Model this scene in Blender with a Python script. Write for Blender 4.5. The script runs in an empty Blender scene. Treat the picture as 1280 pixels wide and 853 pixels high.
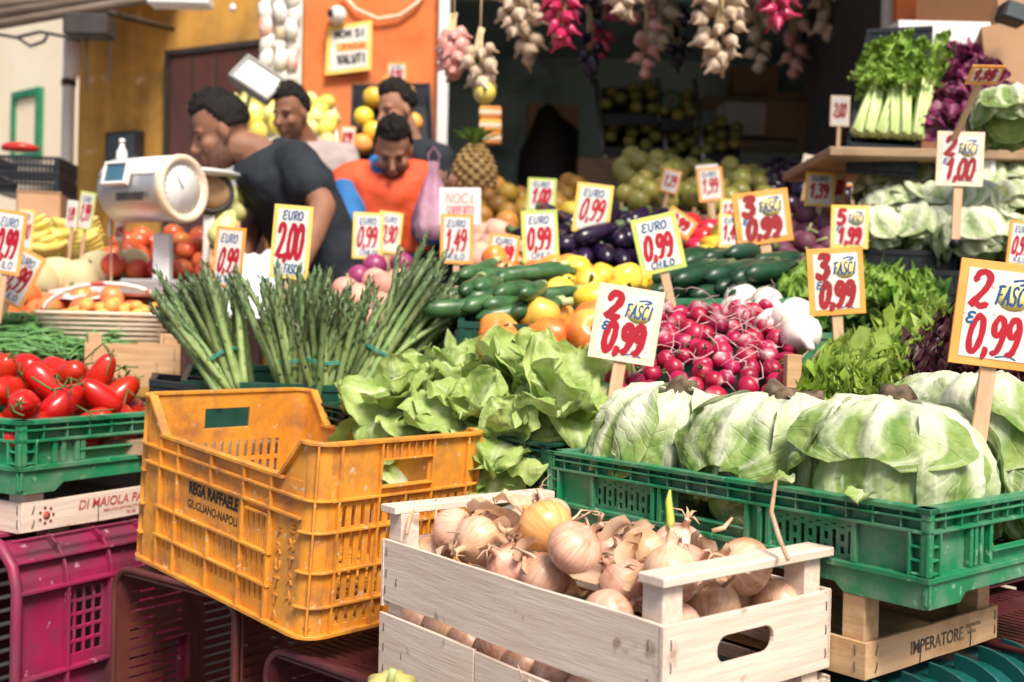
import bpy, bmesh, math, random
from mathutils import Vector, Matrix, noise
R = math.radians
PI = math.pi
SC = bpy.context.scene
COL = SC.collection
rnd = random.Random(7)

# ------------------------------------------------------------------ camera, sky, sun, exposure
CAM_H = 1.05
FPX = 1350.0
CAM_ROT = Matrix.Rotation(R(90 - 0.7), 4, 'X') @ Matrix.Rotation(R(1.3), 4, 'Z')
cam_d = bpy.data.cameras.new('camera')
cam = bpy.data.objects.new('camera', cam_d)
COL.objects.link(cam)
cam.matrix_world = Matrix.Translation((0, 0, CAM_H)) @ CAM_ROT
cam_d.sensor_width = 36.0
cam_d.lens = 36.0 * FPX / 1280.0
cam_d.clip_start = 0.05
cam_d.clip_end = 300.0
cam_d.dof.use_dof = True
cam_d.dof.focus_distance = 1.40
cam_d.dof.aperture_fstop = 4.6
cam_d.dof.aperture_blades = 9
SC.camera = cam

SUN_EL, SUN_AZ = 52.0, 158.0        # azimuth measured from +Y towards +X: behind the camera, over the right shoulder
world = bpy.data.worlds.new('World')
SC.world = world
world.use_nodes = True
wn = world.node_tree
for n in list(wn.nodes):
    wn.nodes.remove(n)
wo = wn.nodes.new('ShaderNodeOutputWorld')
wb = wn.nodes.new('ShaderNodeBackground')
sky = wn.nodes.new('ShaderNodeTexSky')
sky.sky_type = 'NISHITA'
sky.sun_disc = False
sky.sun_elevation = R(SUN_EL)
sky.sun_rotation = R(SUN_AZ)
sky.dust_density = 4.0
sky.air_density = 0.8
wb.inputs['Strength'].default_value = 0.095
wn.links.new(sky.outputs[0], wb.inputs['Color'])
wn.links.new(wb.outputs[0], wo.inputs['Surface'])
sun_d = bpy.data.lights.new('sun', 'SUN')
sun = bpy.data.objects.new('sun', sun_d)
COL.objects.link(sun)
sun_d.energy = 3.3
sun_d.angle = R(18)
sun_d.color = (1.0, 0.91, 0.79)
_sd = Vector((math.sin(R(SUN_AZ)) * math.cos(R(SUN_EL)), math.cos(R(SUN_AZ)) * math.cos(R(SUN_EL)), math.sin(R(SUN_EL))))
sun.rotation_euler = (-_sd).to_track_quat('-Z', 'Y').to_euler()
SC.view_settings.view_transform = 'Standard'
SC.view_settings.look = 'None'
SC.view_settings.exposure = 0.70
SC.view_settings.gamma = 1.0
SC.view_settings.use_curve_mapping = False
SC.render.engine = 'CYCLES'
SC.cycles.max_bounces = 6
SC.cycles.diffuse_bounces = 3
SC.cycles.glossy_bounces = 2
SC.cycles.transmission_bounces = 3
SC.cycles.transparent_max_bounces = 6
SC.cycles.use_denoising = True
SC.cycles.caustics_reflective = False
SC.cycles.caustics_refractive = False


def P(px, py, d):
    """the point of the place that the photograph's pixel shows, at distance d along the street"""
    v = CAM_ROT.to_3x3() @ Vector(((px - 640) / FPX, (426.5 - py) / FPX, -1.0))
    return v * (d / v.y) + Vector((0, 0, CAM_H))


# ------------------------------------------------------------------ objects
def link(o):
    COL.objects.link(o)
    return o


def thing(name, label, cat, mw=None, group=None):
    o = bpy.data.objects.new(name, None)
    o.empty_display_size = .02
    link(o)
    if mw is not None:
        o.matrix_world = mw if isinstance(mw, Matrix) else Matrix.Translation(mw)
    o['label'] = label
    o['category'] = cat
    if group:
        o['group'] = group
    return o


def tag(o, label, cat, group=None, kind=None):
    if label:
        o['label'] = label
    if cat:
        o['category'] = cat
    if group:
        o['group'] = group
    if kind:
        o['kind'] = kind
    return o


KIDS = {}


def copy_tree(o, label=None, group=None, mw=None):
    c = o.copy()
    COL.objects.link(c)
    if mw is not None:
        c.matrix_world = mw
    if label:
        c['label'] = label
    if group:
        c['group'] = group
    KIDS[c.name] = []
    for ch in list(KIDS.get(o.name, [])):
        k = ch.copy()
        COL.objects.link(k)
        k.parent = c
        KIDS[c.name].append(k)
        KIDS[k.name] = []
        for g in list(KIDS.get(ch.name, [])):
            q = g.copy()
            COL.objects.link(q)
            q.parent = k
            KIDS[k.name].append(q)
    return c


def frame(o, x, z):
    """4x4 with origin o, x axis along x, z axis as near z as may be"""
    x = Vector(x).normalized()
    y = Vector(z).cross(x).normalized()
    z = x.cross(y)
    m = Matrix((x, y, z)).transposed().to_4x4()
    m.translation = Vector(o)
    return m


def TR(x=0, y=0, z=0):
    return Matrix.Translation((x, y, z))


def RZ(a):
    return Matrix.Rotation(a, 4, 'Z')


def RX(a):
    return Matrix.Rotation(a, 4, 'X')


def RY(a):
    return Matrix.Rotation(a, 4, 'Y')


def rand_rot(r=rnd):
    return Matrix.Rotation(r.uniform(0, 2 * PI), 4, 'Z') @ Matrix.Rotation(math.acos(r.uniform(-1, 1)), 4, 'X') @ Matrix.Rotation(r.uniform(0, 2 * PI), 4, 'Z')


class MB:
    """collects shapes into one mesh"""

    def __init__(s):
        s.v, s.f, s.sm, s.mi, s.uv, s.c = [], [], [], [], {}, {}

    def add(s, vs, fs, smooth=False, mi=0, m=None, uv=None, col=None):
        o = len(s.v)
        s.v += [m @ Vector(p) for p in vs] if m is not None else [Vector(p) for p in vs]
        s.f += [tuple(i + o for i in f) for f in fs]
        s.sm += [smooth] * len(fs)
        s.mi += [mi] * len(fs)
        if uv:
            for i, t in enumerate(uv):
                s.uv[o + i] = t
        if col:
            for i, t in enumerate(col):
                s.c[o + i] = t
        return s

    def box(s, a, b, m=None, mi=0):
        x0, y0, z0 = a
        x1, y1, z1 = b
        vs = [(x0, y0, z0), (x1, y0, z0), (x1, y1, z0), (x0, y1, z0), (x0, y0, z1), (x1, y0, z1), (x1, y1, z1), (x0, y1, z1)]
        return s.add(vs, [(0, 3, 2, 1), (4, 5, 6, 7), (0, 1, 5, 4), (1, 2, 6, 5), (2, 3, 7, 6), (3, 0, 4, 7)], False, mi, m)

    def cbox(s, c, d, m=None, mi=0):
        return s.box([c[i] - d[i] / 2 for i in range(3)], [c[i] + d[i] / 2 for i in range(3)], m, mi)

    def prism(s, poly, y0, y1, m=None, mi=0, smooth=False):
        """polygon in xz (counter-clockwise seen from -y) pulled along y"""
        n = len(poly)
        vs = [(p[0], y0, p[1]) for p in poly] + [(p[0], y1, p[1]) for p in poly]
        fs = [tuple(range(n)), tuple(range(2 * n - 1, n - 1, -1))]
        o = [(i, i + n, (i + 1) % n + n, (i + 1) % n) for i in range(n)]
        s.add(vs, fs + o, False, mi, m)
        return s

    def tube(s, pts, rad, n=8, m=None, mi=0, cap=True, flat=1.0, uvs=False):
        pts = [Vector(p) for p in pts]
        k = len(pts)
        if not isinstance(rad, (list, tuple)):
            rad = [rad] * k
        vs, fs, uv = [], [], []
        t0 = (pts[1] - pts[0]).normalized()
        up = Vector((0, 0, 1)) if abs(t0.z) < .9 else Vector((1, 0, 0))
        a = t0.cross(up).normalized()
        for i in range(k):
            t = (pts[min(i + 1, k - 1)] - pts[max(i - 1, 0)])
            t = t.normalized() if t.length > 1e-9 else t0
            a = (a - t * a.dot(t))
            a = a.normalized() if a.length > 1e-6 else t.orthogonal().normalized()
            b = t.cross(a)
            for j in range(n):
                w = 2 * PI * j / n
                vs.append(pts[i] + a * (math.cos(w) * rad[i]) + b * (math.sin(w) * rad[i] * flat))
                uv.append((j / n, i / (k - 1)))
        for i in range(k - 1):
            for j in range(n):
                q = (j + 1) % n
                fs.append((i * n + j, i * n + q, (i + 1) * n + q, (i + 1) * n + j))
        if cap:
            fs.append(tuple(range(n - 1, -1, -1)))
            fs.append(tuple(range((k - 1) * n, k * n)))
        return s.add(vs, fs, True, mi, m, uv)

    def lathe(s, prof, n=20, m=None, mi=0, warp=None):
        """prof: (radius, z) from bottom to top; warp(point, angle, t) -> point"""
        k = len(prof)
        vs, fs, uv = [], [], []
        for i, (r, z) in enumerate(prof):
            for j in range(n):
                a = 2 * PI * j / n
                p = Vector((r * math.cos(a), r * math.sin(a), z))
                if warp:
                    p = warp(p, a, i / (k - 1))
                vs.append(p)
                uv.append((j / n, i / (k - 1)))
        for i in range(k - 1):
            for j in range(n):
                q = (j + 1) % n
                fs.append((i * n + j, i * n + q, (i + 1) * n + q, (i + 1) * n + j))
        fs.append(tuple(range(n - 1, -1, -1)))
        fs.append(tuple(range((k - 1) * n, k * n)))
        return s.add(vs, fs, True, mi, m, uv)

    def grid(s, fn, nu, nv, m=None, mi=0, colf=None):
        """fn(u, v) with u, v in 0..1"""
        vs, uv, cs, fs = [], [], [], []
        for j in range(nv):
            for i in range(nu):
                u, v = i / (nu - 1), j / (nv - 1)
                vs.append(fn(u, v))
                uv.append((u, v))
                if colf:
                    cs.append(colf(u, v))
        for j in range(nv - 1):
            for i in range(nu - 1):
                a = j * nu + i
                fs.append((a, a + 1, a + nu + 1, a + nu))
        return s.add(vs, fs, True, mi, m, uv, cs if colf else None)

    def plate(s, L, H, holes, t, m=None, mi=0, poly=None):
        """an upright plate x 0..L, z 0..H, y 0..t with rectangular holes (x0, z0, x1, z1)"""
        q = lambda a: round(a, 5)
        xs, zs = {0, q(L)}, {0, q(H)}
        hs = []
        for h in holes:
            x0, z0, x1, z1 = max(0, h[0]), max(0, h[1]), min(L, h[2]), min(H, h[3])
            if x1 - x0 < 1e-4 or z1 - z0 < 1e-4:
                continue
            hs.append((x0, z0, x1, z1))
            xs |= {q(x0), q(x1)}
            zs |= {q(z0), q(z1)}
        xs, zs = sorted(xs), sorted(zs)
        nx, nz = len(xs) - 1, len(zs) - 1
        full = [[True] * nz for _ in range(nx)]
        for x0, z0, x1, z1 in hs:
            for i in range(nx):
                if xs[i] >= x0 - 1e-5 and xs[i + 1] <= x1 + 1e-5:
                    for k in range(nz):
                        if zs[k] >= z0 - 1e-5 and zs[k + 1] <= z1 + 1e-5:
                            full[i][k] = False
        W = nz + 1
        vs = [(x, 0, z) for x in xs for z in zs] + [(x, t, z) for x in xs for z in zs]
        o = (nx + 1) * W
        I = lambda i, k: i * W + k
        fs = []
        for i in range(nx):
            for k in range(nz):
                if not full[i][k]:
                    continue
                a, b, c, d = I(i, k), I(i + 1, k), I(i + 1, k + 1), I(i, k + 1)
                fs += [(a, b, c, d), (d + o, c + o, b + o, a + o)]
                if k == 0 or not full[i][k - 1]:
                    fs.append((a, a + o, b + o, b))
                if k == nz - 1 or not full[i][k + 1]:
                    fs.append((d, c, c + o, d + o))
                if i == 0 or not full[i - 1][k]:
                    fs.append((a, d, d + o, a + o))
                if i == nx - 1 or not full[i + 1][k]:
                    fs.append((b, b + o, c + o, c))
        used = sorted({x for f in fs for x in f})
        ix = {x: n for n, x in enumerate(used)}
        return s.add([vs[x] for x in used], [tuple(ix[x] for x in f) for f in fs], False, mi, m)

    def build(s, name, mats, parent=None, bevel=0, mw=None, subsurf=0, bseg=1):
        me = bpy.data.meshes.new(name)
        me.from_pydata([tuple(v) for v in s.v], [], s.f)
        mats = mats if isinstance(mats, (list, tuple)) else [mats]
        for x in mats:
            me.materials.append(x)
        me.polygons.foreach_set('use_smooth', s.sm)
        me.polygons.foreach_set('material_index', s.mi)
        if s.uv:
            ul = me.uv_layers.new(name='UVMap')
            for l in me.loops:
                ul.data[l.index].uv = s.uv.get(l.vertex_index, (0, 0))
        if s.c:
            at = me.attributes.new('tone', 'FLOAT_COLOR', 'POINT')
            for i in range(len(s.v)):
                c = s.c.get(i, 0.0)
                at.data[i].color = (c, c, c, 1) if not isinstance(c, tuple) else (*c, 1)
        me.update()
        o = bpy.data.objects.new(name, me)
        COL.objects.link(o)
        if parent is not None:
            o.parent = parent
            KIDS.setdefault(parent.name, []).append(o)
        if mw is not None:
            if parent is not None:
                o.matrix_basis = mw
            else:
                o.matrix_world = mw
        if bevel:
            b = o.modifiers.new('edge', 'BEVEL')
            b.width = bevel
            b.segments = bseg
            b.limit_method = 'ANGLE'
            b.angle_limit = R(40)
        if subsurf:
            b = o.modifiers.new('smooth', 'SUBSURF')
            b.levels = b.render_levels = subsurf
        return o


def text_mesh(name, text, mat, parent, m, size=.05, ext=.0004, sx=1.0, bold=0.0, align='CENTER', shear=0.0, space=1.0):
    cu = bpy.data.curves.new(name, 'FONT')
    cu.body = text
    cu.size = size
    cu.extrude = ext
    cu.offset = bold
    cu.align_x = align
    cu.align_y = 'CENTER'
    cu.shear = shear
    cu.space_character = space
    cu.resolution_u = 3
    t = bpy.data.objects.new(name, cu)
    COL.objects.link(t)
    dg = bpy.context.evaluated_depsgraph_get()
    me = bpy.data.meshes.new_from_object(t.evaluated_get(dg))
    bpy.data.objects.remove(t)
    bpy.data.curves.remove(cu)
    me.materials.clear()
    me.materials.append(mat)
    o = bpy.data.objects.new(name, me)
    COL.objects.link(o)
    o.parent = parent
    KIDS.setdefault(parent.name, []).append(o)
    o.matrix_basis = m @ Matrix.Diagonal((sx, 1, 1, 1))
    return o


# ------------------------------------------------------------------ materials
class NT:
    def __init__(s, m):
        m.use_nodes = True
        s.t = m.node_tree
        s.n = s.t.nodes
        s.p = s.n['Principled BSDF']
        s.out = s.n['Material Output']

    def new(s, k, **kw):
        n = s.n.new(k)
        for a, b in kw.items():
            setattr(n, a, b)
        return n

    def l(s, a, b):
        s.t.links.new(a, b)

    def mix(s, a, b, fac, mode='MIX'):
        n = s.new('ShaderNodeMix', data_type='RGBA', blend_type=mode)
        for sock, v in ((n.inputs[6], a), (n.inputs[7], b)):
            if hasattr(v, 'links'):
                s.l(v, sock)
            else:
                sock.default_value = (*v, 1)
        if hasattr(fac, 'links'):
            s.l(fac, n.inputs[0])
        else:
            n.inputs[0].default_value = fac
        return n.outputs[2]

    def ramp(s, fac, a, b):
        n = s.new('ShaderNodeMapRange')
        n.inputs[1].default_value = a
        n.inputs[2].default_value = b
        s.l(fac, n.inputs[0])
        return n.outputs[0]

    def math(s, op, a, b=0.0):
        n = s.new('ShaderNodeMath', operation=op)
        for i, v in enumerate((a, b)):
            if hasattr(v, 'links'):
                s.l(v, n.inputs[i])
            else:
                n.inputs[i].default_value = v
        return n.outputs[0]

    def coord(s, kind='Object', scale=(1, 1, 1), shift=True):
        tc = s.new('ShaderNodeTexCoord')
        v = tc.outputs[kind]
        if shift:
            oi = s.new('ShaderNodeObjectInfo')
            sc = s.math('MULTIPLY', oi.outputs['Random'], 37.0)
            a = s.new('ShaderNodeVectorMath', operation='ADD')
            s.l(v, a.inputs[0])
            s.l(sc, a.inputs[1])
            v = a.outputs[0]
        mp = s.new('ShaderNodeMapping')
        mp.inputs['Scale'].default_value = scale
        s.l(v, mp.inputs[0])
        return mp.outputs[0]

    def noise(s, vec, scale, detail=4, rough=.55, dist=0.0):
        n = s.new('ShaderNodeTexNoise')
        n.inputs['Scale'].default_value = scale
        n.inputs['Detail'].default_value = detail
        n.inputs['Roughness'].default_value = rough
        n.inputs['Distortion'].default_value = dist
        s.l(vec, n.inputs['Vector'])
        return n.outputs['Fac']

    def bump(s, h, strength=.3, dist=.002):
        n = s.new('ShaderNodeBump')
        n.inputs['Strength'].default_value = strength
        n.inputs['Distance'].default_value = dist
        s.l(h, n.inputs['Height'])
        s.l(n.outputs[0], s.p.inputs['Normal'])


def pm(name, col, col2=None, scale=6.0, lo=.35, hi=.65, rough=.5, dirt=None, dscale=3.0, dlo=.5, dhi=.75, bump=0.0, bscale=60.0, bdist=.002,
       stretch=(1, 1, 1), coord='Object', spec=.5, vary=0.0, sss=0.0, transl=0.0, tone=None, metal=0.0, coat=0.0, hue=0.0, speck=None, sscale=90.0):
    """one procedural material: two tones through noise, dirt patches, specks, bump, a per-object shift of value and hue"""
    m = bpy.data.materials.new(name)
    t = NT(m)
    c = None
    vec = t.coord(coord, stretch)
    if col2 is not None:
        c = t.mix(col, col2, t.ramp(t.noise(vec, scale, 5), lo, hi))
    else:
        c = t.mix(col, col, 0.0)
    if tone is not None:
        at = t.new('ShaderNodeAttribute')
        at.attribute_name = 'tone'
        c = t.mix(c, tone, at.outputs['Fac'])
    if dirt is not None:
        c = t.mix(c, dirt, t.ramp(t.noise(t.coord('Object', (1, 1, 1)), dscale, 8, .65), dlo, dhi))
    if speck is not None:
        c = t.mix(c, speck, t.ramp(t.noise(t.coord('Object', (1, 1, 1)), sscale, 2, .5), .66, .72))
    if vary or hue:
        oi = t.new('ShaderNodeObjectInfo')
        hs = t.new('ShaderNodeHueSaturation')
        t.l(c, hs.inputs['Color'])
        if vary:
            v = t.new('ShaderNodeMapRange')
            v.inputs[3].default_value = 1 - vary
            v.inputs[4].default_value = 1 + vary
            t.l(oi.outputs['Random'], v.inputs[0])
            t.l(v.outputs[0], hs.inputs['Value'])
        if hue:
            w = t.new('ShaderNodeMapRange')
            w.inputs[3].default_value = .5 - hue
            w.inputs[4].default_value = .5 + hue
            fr = t.math('FRACT', t.math('MULTIPLY', oi.outputs['Random'], 7.31))
            t.l(fr, w.inputs[0])
            t.l(w.outputs[0], hs.inputs['Hue'])
        c = hs.outputs[0]
    t.l(c, t.p.inputs['Base Color'])
    t.p.inputs['Roughness'].default_value = rough
    t.p.inputs['Specular IOR Level'].default_value = spec
    t.p.inputs['Metallic'].default_value = metal
    if coat:
        t.p.inputs['Coat Weight'].default_value = coat
        t.p.inputs['Coat Roughness'].default_value = .15
    if sss:
        t.p.inputs['Subsurface Weight'].default_value = sss
        t.p.inputs['Subsurface Radius'].default_value = (.01, .005, .003)
        t.p.inputs['Subsurface Scale'].default_value = .5
    if bump:
        t.bump(t.noise(vec, bscale, 4), bump, bdist)
    if transl:
        tr = t.new('ShaderNodeBsdfTranslucent')
        t.l(c, tr.inputs['Color'])
        mx = t.new('ShaderNodeMixShader')
        mx.inputs[0].default_value = transl
        t.l(t.p.outputs[0], mx.inputs[1])
        t.l(tr.outputs[0], mx.inputs[2])
        t.l(mx.outputs[0], t.out.inputs['Surface'])
    return m


M = {}
M['orange'] = pm('orange_plastic', (.66, .255, .024), (.74, .32, .04), 9, rough=.5, dirt=(.24, .10, .055), dscale=19, dlo=.46, dhi=.76, speck=(.62, .45, .26), sscale=70, bump=.12, bscale=120)
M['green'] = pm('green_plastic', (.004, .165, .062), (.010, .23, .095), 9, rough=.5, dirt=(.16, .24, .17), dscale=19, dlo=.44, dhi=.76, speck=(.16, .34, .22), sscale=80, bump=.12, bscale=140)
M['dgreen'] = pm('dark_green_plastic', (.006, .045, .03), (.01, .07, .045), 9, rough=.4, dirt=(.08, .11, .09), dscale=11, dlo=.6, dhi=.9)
M['teal'] = pm('teal_plastic', (.004, .06, .06), (.006, .085, .08), 9, rough=.38, dirt=(.05, .1, .1), dscale=11, dlo=.6, dhi=.9)
M['black'] = pm('black_plastic', (.006, .008, .012), (.012, .015, .02), 9, rough=.4, dirt=(.06, .06, .06), dscale=12, dlo=.6, dhi=.9)
M['magenta'] = pm('magenta_plastic', (.36, .014, .085), (.20, .010, .05), 8, rough=.5, dirt=(.09, .05, .06), dscale=12, dlo=.42, dhi=.72, speck=(.40, .20, .24), sscale=60, bump=.15, bscale=90)
M['maroon'] = pm('maroon_plastic', (.075, .012, .014), (.05, .01, .014), 8, rough=.45, dirt=(.12, .045, .04), dscale=10, dlo=.55, dhi=.85)
M['brown'] = pm('brown_red_plastic', (.13, .035, .025), (.085, .02, .018), 8, rough=.45, dirt=(.16, .07, .06), dscale=10, dlo=.55, dhi=.85)
M['wood'] = pm('pale_poplar_wood', (.63, .49, .39), (.74, .62, .52), 7, stretch=(1.2, 22, 22), rough=.8, dirt=(.42, .28, .18), dscale=5, dlo=.60, dhi=.95, bump=.25, bscale=22, speck=(.40, .29, .21), sscale=26)
M['wood2'] = pm('tan_pine_wood', (.46, .27, .13), (.58, .38, .21), 5, stretch=(1.5, 14, 14), rough=.75, dirt=(.16, .08, .04), dscale=7, dlo=.55, dhi=.8, bump=.25, bscale=22)
M['wood3'] = pm('old_brown_wood', (.30, .19, .11), (.38, .26, .16), 5, stretch=(2, 14, 14), rough=.8, dirt=(.10, .06, .04), dscale=7, dlo=.5, dhi=.8, bump=.3, bscale=22)
M['stick'] = pm('sign_stick_wood', (.56, .35, .20), (.66, .45, .28), 7, stretch=(14, 14, 2), rough=.75, dirt=(.18, .10, .06), dscale=12, dlo=.6, dhi=.85)
M['staple'] = pm('steel_staple', (.05, .05, .055), (.12, .1, .09), 40, rough=.45, metal=.6)
M['ink'] = pm('black_ink', (.012, .012, .014), (.03, .025, .02), 60, rough=.6)
M['inkfaded'] = pm('faded_black_stamp', (.06, .045, .035), (.20, .13, .08), 90, lo=.45, hi=.7, rough=.7)
M['redstamp'] = pm('faded_red_stamp', (.42, .05, .05), (.55, .25, .18), 90, lo=.45, hi=.75, rough=.7)
# ------------------------------------------------------------------ the ground and the street
mb = MB()
mb.grid(lambda u, v: ((u - .5) * 120, -20 + v * 120, 0), 2, 2)
tag(mb.build('pavement', pm('grey_paving', (.16, .15, .14), (.22, .2, .185), 3, rough=.85, dirt=(.07, .065, .06), dscale=1.5, bump=.3, bscale=30)), None, None, kind='structure')

CUR = 'crate_wall'


def walls(root, mw_list, builder, mat, bevel=.0007):
    for nm, m, ln in mw_list:
        mb = builder(nm, ln)
        mb.build(nm, mat, root, bevel, m)


def four(L, W):
    return [('side_wall', TR(0, 0, 0), L), ('side_wall', TR(L, W, 0) @ RZ(PI), L), ('end_wall', TR(L, 0, 0) @ RZ(PI / 2), W), ('end_wall', TR(0, W, 0) @ RZ(-PI / 2), W)]


def slots(x0, x1, z0, z1, pitch, w):
    """a row of upright slots"""
    n = max(1, int((x1 - x0) / pitch))
    p = (x1 - x0) / n
    return [(x0 + (i + .5) * p - w / 2, z0, x0 + (i + .5) * p + w / 2, z1) for i in range(n)]


# ------------------------------------------------------------------ low ribbed stacking crate
def low_wall(kind, L, H, seed=0):
    r = random.Random(seed)
    mb = MB()
    base = .031
    holes = []
    mid = L / 2
    hw = .055 if L > .45 else .06
    hz0, hz1 = base + .018, H - .030
    # the hand hole, and the pierced fields left and right of it
    holes.append((mid - hw, hz0, mid + hw, hz1))
    cols = [.02, .055, .085]
    fx0, fx1 = .095, mid - hw - .045
    for a, b in ((fx0, fx1), (L - fx1, L - fx0)):
        if b - a < .03:
            continue
        n = int((b - a) / .0105)
        for i in range(n):
            x = a + (i + .5) * (b - a) / n
            if i % 2:
                holes.append((x - .0026, base + .010, x + .0026, base + .034))
                holes.append((x - .0026, base + .040, x + .0026, H - .033))
            else:
                holes.append((x - .0026, base + .008, x + .0026, base + .016))
                holes.append((x - .0026, base + .022, x + .0026, base + .030))
                holes.append((x - .0026, base + .037, x + .0026, H - .036))
    mb.plate(L - .008, H - base - .001, [(h[0] - .004, h[1] - base, h[2] - .004, h[3] - base) for h in holes], .003, TR(.004, .011, base))
    # rim: two rails with little bridges
    mb.box((0, 0, H - .0055), (L, .0185, H))
    mb.box((.001, .001, H - .0135), (L - .001, .0108, H - .011))
    mb.box((.001, .001, H - .027), (L - .001, .0108, H - .0235))
    n = int(L / .032)
    for i in range(n + 1):
        x = .0012 + (L - .0044) * i / n
        mb.box((x, .0025, H - .0236), (x + .002, .0108, H - .0054))
    # uprights
    for x in (fx0 - .006, fx1 + .004, fx1 + .016, mid - hw - .009, mid + hw + .003, L - fx1 - .022, L - fx1 - .010, L - fx0):
        mb.box((x, .0035, base + .0032), (x + .006, .0108, H - .0268))
    # ladder posts at both ends
    for x in (.0015, L - .0255):
        for z in (base + .004, base + .018, base + .032, base + .046, base + .058):
            if z < H - .03:
                mb.box((x + .001, .002, z), (x + .023, .0107, z + .0025))
        mb.box((x, .0005, base + .003), (x + .003, .0109, H - .0268))
        mb.box((x + .021, .0005, base + .003), (x + .024, .0109, H - .0268))
    # hand hole lip
    mb.box((mid - hw - .0028, .002, hz0 - .003), (mid + hw + .0028, .0105, hz0 - .0005))
    # foot: ledge, skirt and its notch
    mb.box((-.0015, -.0015, base - .003), (L + .0015, .0145, base + .003))
    nt = L * .17
    mb.prism([(0.006, 0.0), (nt, 0.0), (nt + .012, .010), (L - nt - .012, .010), (L - nt, 0.0), (L - .006, 0.0), (L, .006), (L, base - .0032), (0, base - .0032), (0, .006)], .0025, .006)
    return mb


def low_crate(name, label, mw, L=.6, W=.4, H=.105, mat='green', group=None, cat='crate'):
    t = thing(name, label, cat, mw, group)
    for k, (nm, m, ln) in enumerate(four(L, W)):
        low_wall(nm, ln, H, k).build(nm, M[mat], t, .0006, m)
    mb = MB()
    mb.plate(L - .03, W - .03, [(x, y, x + .018, y + .018) for x in [i * .028 + .02 for i in range(int((L - .06) / .028))] for y in [j * .028 + .02 for j in range(int((W - .06) / .028))]], .004, TR(.015, .015, .026) @ RX(-PI / 2))
    mb.build('floor', M[mat], t)
    return t


Z = (0, 0, 1)
A_C = Vector((.430, 1.10, .874))
A_B = Vector((.054, 1.566, .874))
GX = (A_C - A_B).normalized()
GY = Vector(Z).cross(GX)
low_h = .105
green_front = low_crate('plastic_crate', 'bright green crate full of upturned pale lettuces, standing on a wooden tray', frame(A_B - Vector((0, 0, low_h)), GX, Z), .6, .40, low_h, 'green', 'green stacking crates')

# the crate of round lettuces behind the yellow one, tipped like it
b_r = Vector((.052, 1.66, .872))
b_l = P(395, 503, 2.0)
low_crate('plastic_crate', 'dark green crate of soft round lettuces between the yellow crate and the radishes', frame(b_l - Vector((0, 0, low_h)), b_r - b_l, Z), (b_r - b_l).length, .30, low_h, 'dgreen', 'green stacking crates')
BL_FRAME = frame(b_l, b_r - b_l, Z)
BL_LEN = (b_r - b_l).length

# the crate of plum tomatoes
TS = 1.46
t_c = P(25, 527, 1.84)
t_x = Vector((.5, .866, 0))
TOM = frame(t_c - Vector((0, 0, .088 * TS)), t_x, Z) @ Matrix.Scale(TS, 4)
# its corner post is the left end: the crate runs to the back right and to the left
tomato_crate = low_crate('plastic_crate', 'bright green crate heaped with red plum tomatoes', TOM, .30, .40, .088, 'green', 'green stacking crates')


# ------------------------------------------------------------------ wooden trays
def staple(mb, x, z, y=-.0006, h=.011, m=None, tilt=0.0):
    mb.tube([(x, y, z), (x + tilt * h * .5, y - .0008, z + h * .5), (x + tilt * h, y, z + h)], .0007, 5, m, 1)


def board(L, H, t=.005, hole=None, st=(), m=None, warp=.0):
    """a thin board x 0..L; hole = hand hole (x0, z0, x1, z1); staples at the given spots"""
    mb = MB()
    if hole:
        x0, z0, x1, z1 = hole
        r = (z1 - z0) / 2
        n = 8
        ring = [(x1 - r + r * math.cos(a), z0 + r + r * math.sin(a)) for a in [-PI / 2 + PI * i / n for i in range(n + 1)]] + [(x0 + r + r * math.cos(a), z0 + r + r * math.sin(a)) for a in [PI / 2 + PI * i / n for i in range(n + 1)]]
        xm = (x0 + x1) / 2
        # two halves round the hole
        right = [(xm, 0), (L, 0), (L, H), (xm, H), (xm, z1)] + [p for p in reversed(ring[:n + 1])] + [(xm, z0)]
        left = [(xm, z0)] + [p for p in reversed(ring[n + 1:])] + [(xm, z1), (xm, H), (0, H), (0, 0), (xm, 0)]
        mb.prism(right, 0, t)
        mb.prism(left, 0, t)
    else:
        k = max(1, int(L / .06))
        e = lambda x: warp * math.sin(PI * x / L) ** 2
        xs = [L * i / k for i in range(k + 1)]
        vs, fs = [], []
        rr = random.Random(int(L * 1000 + H * 777))
        for x in xs:
            dz, dzb = rr.uniform(-.0008, .0008), rr.uniform(-.0008, .0008)
            for y, z in ((0, dzb), (t, dzb), (t, H + dz), (0, H + dz)):
                vs.append((x, y - e(x), z))
        for i in range(k):
            a = i * 4
            for q in range(4):
                b = (q + 1) % 4
                fs.append((a + q, a + 4 + q, a + 4 + b, a + b)[::-1])
        fs += [(0, 1, 2, 3)[::-1], tuple(k * 4 + q for q in (0, 1, 2, 3))]
        mb.add(vs, [f[::-1] for f in fs])
    for s in st:
        staple(mb, *s)
    return mb


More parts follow.
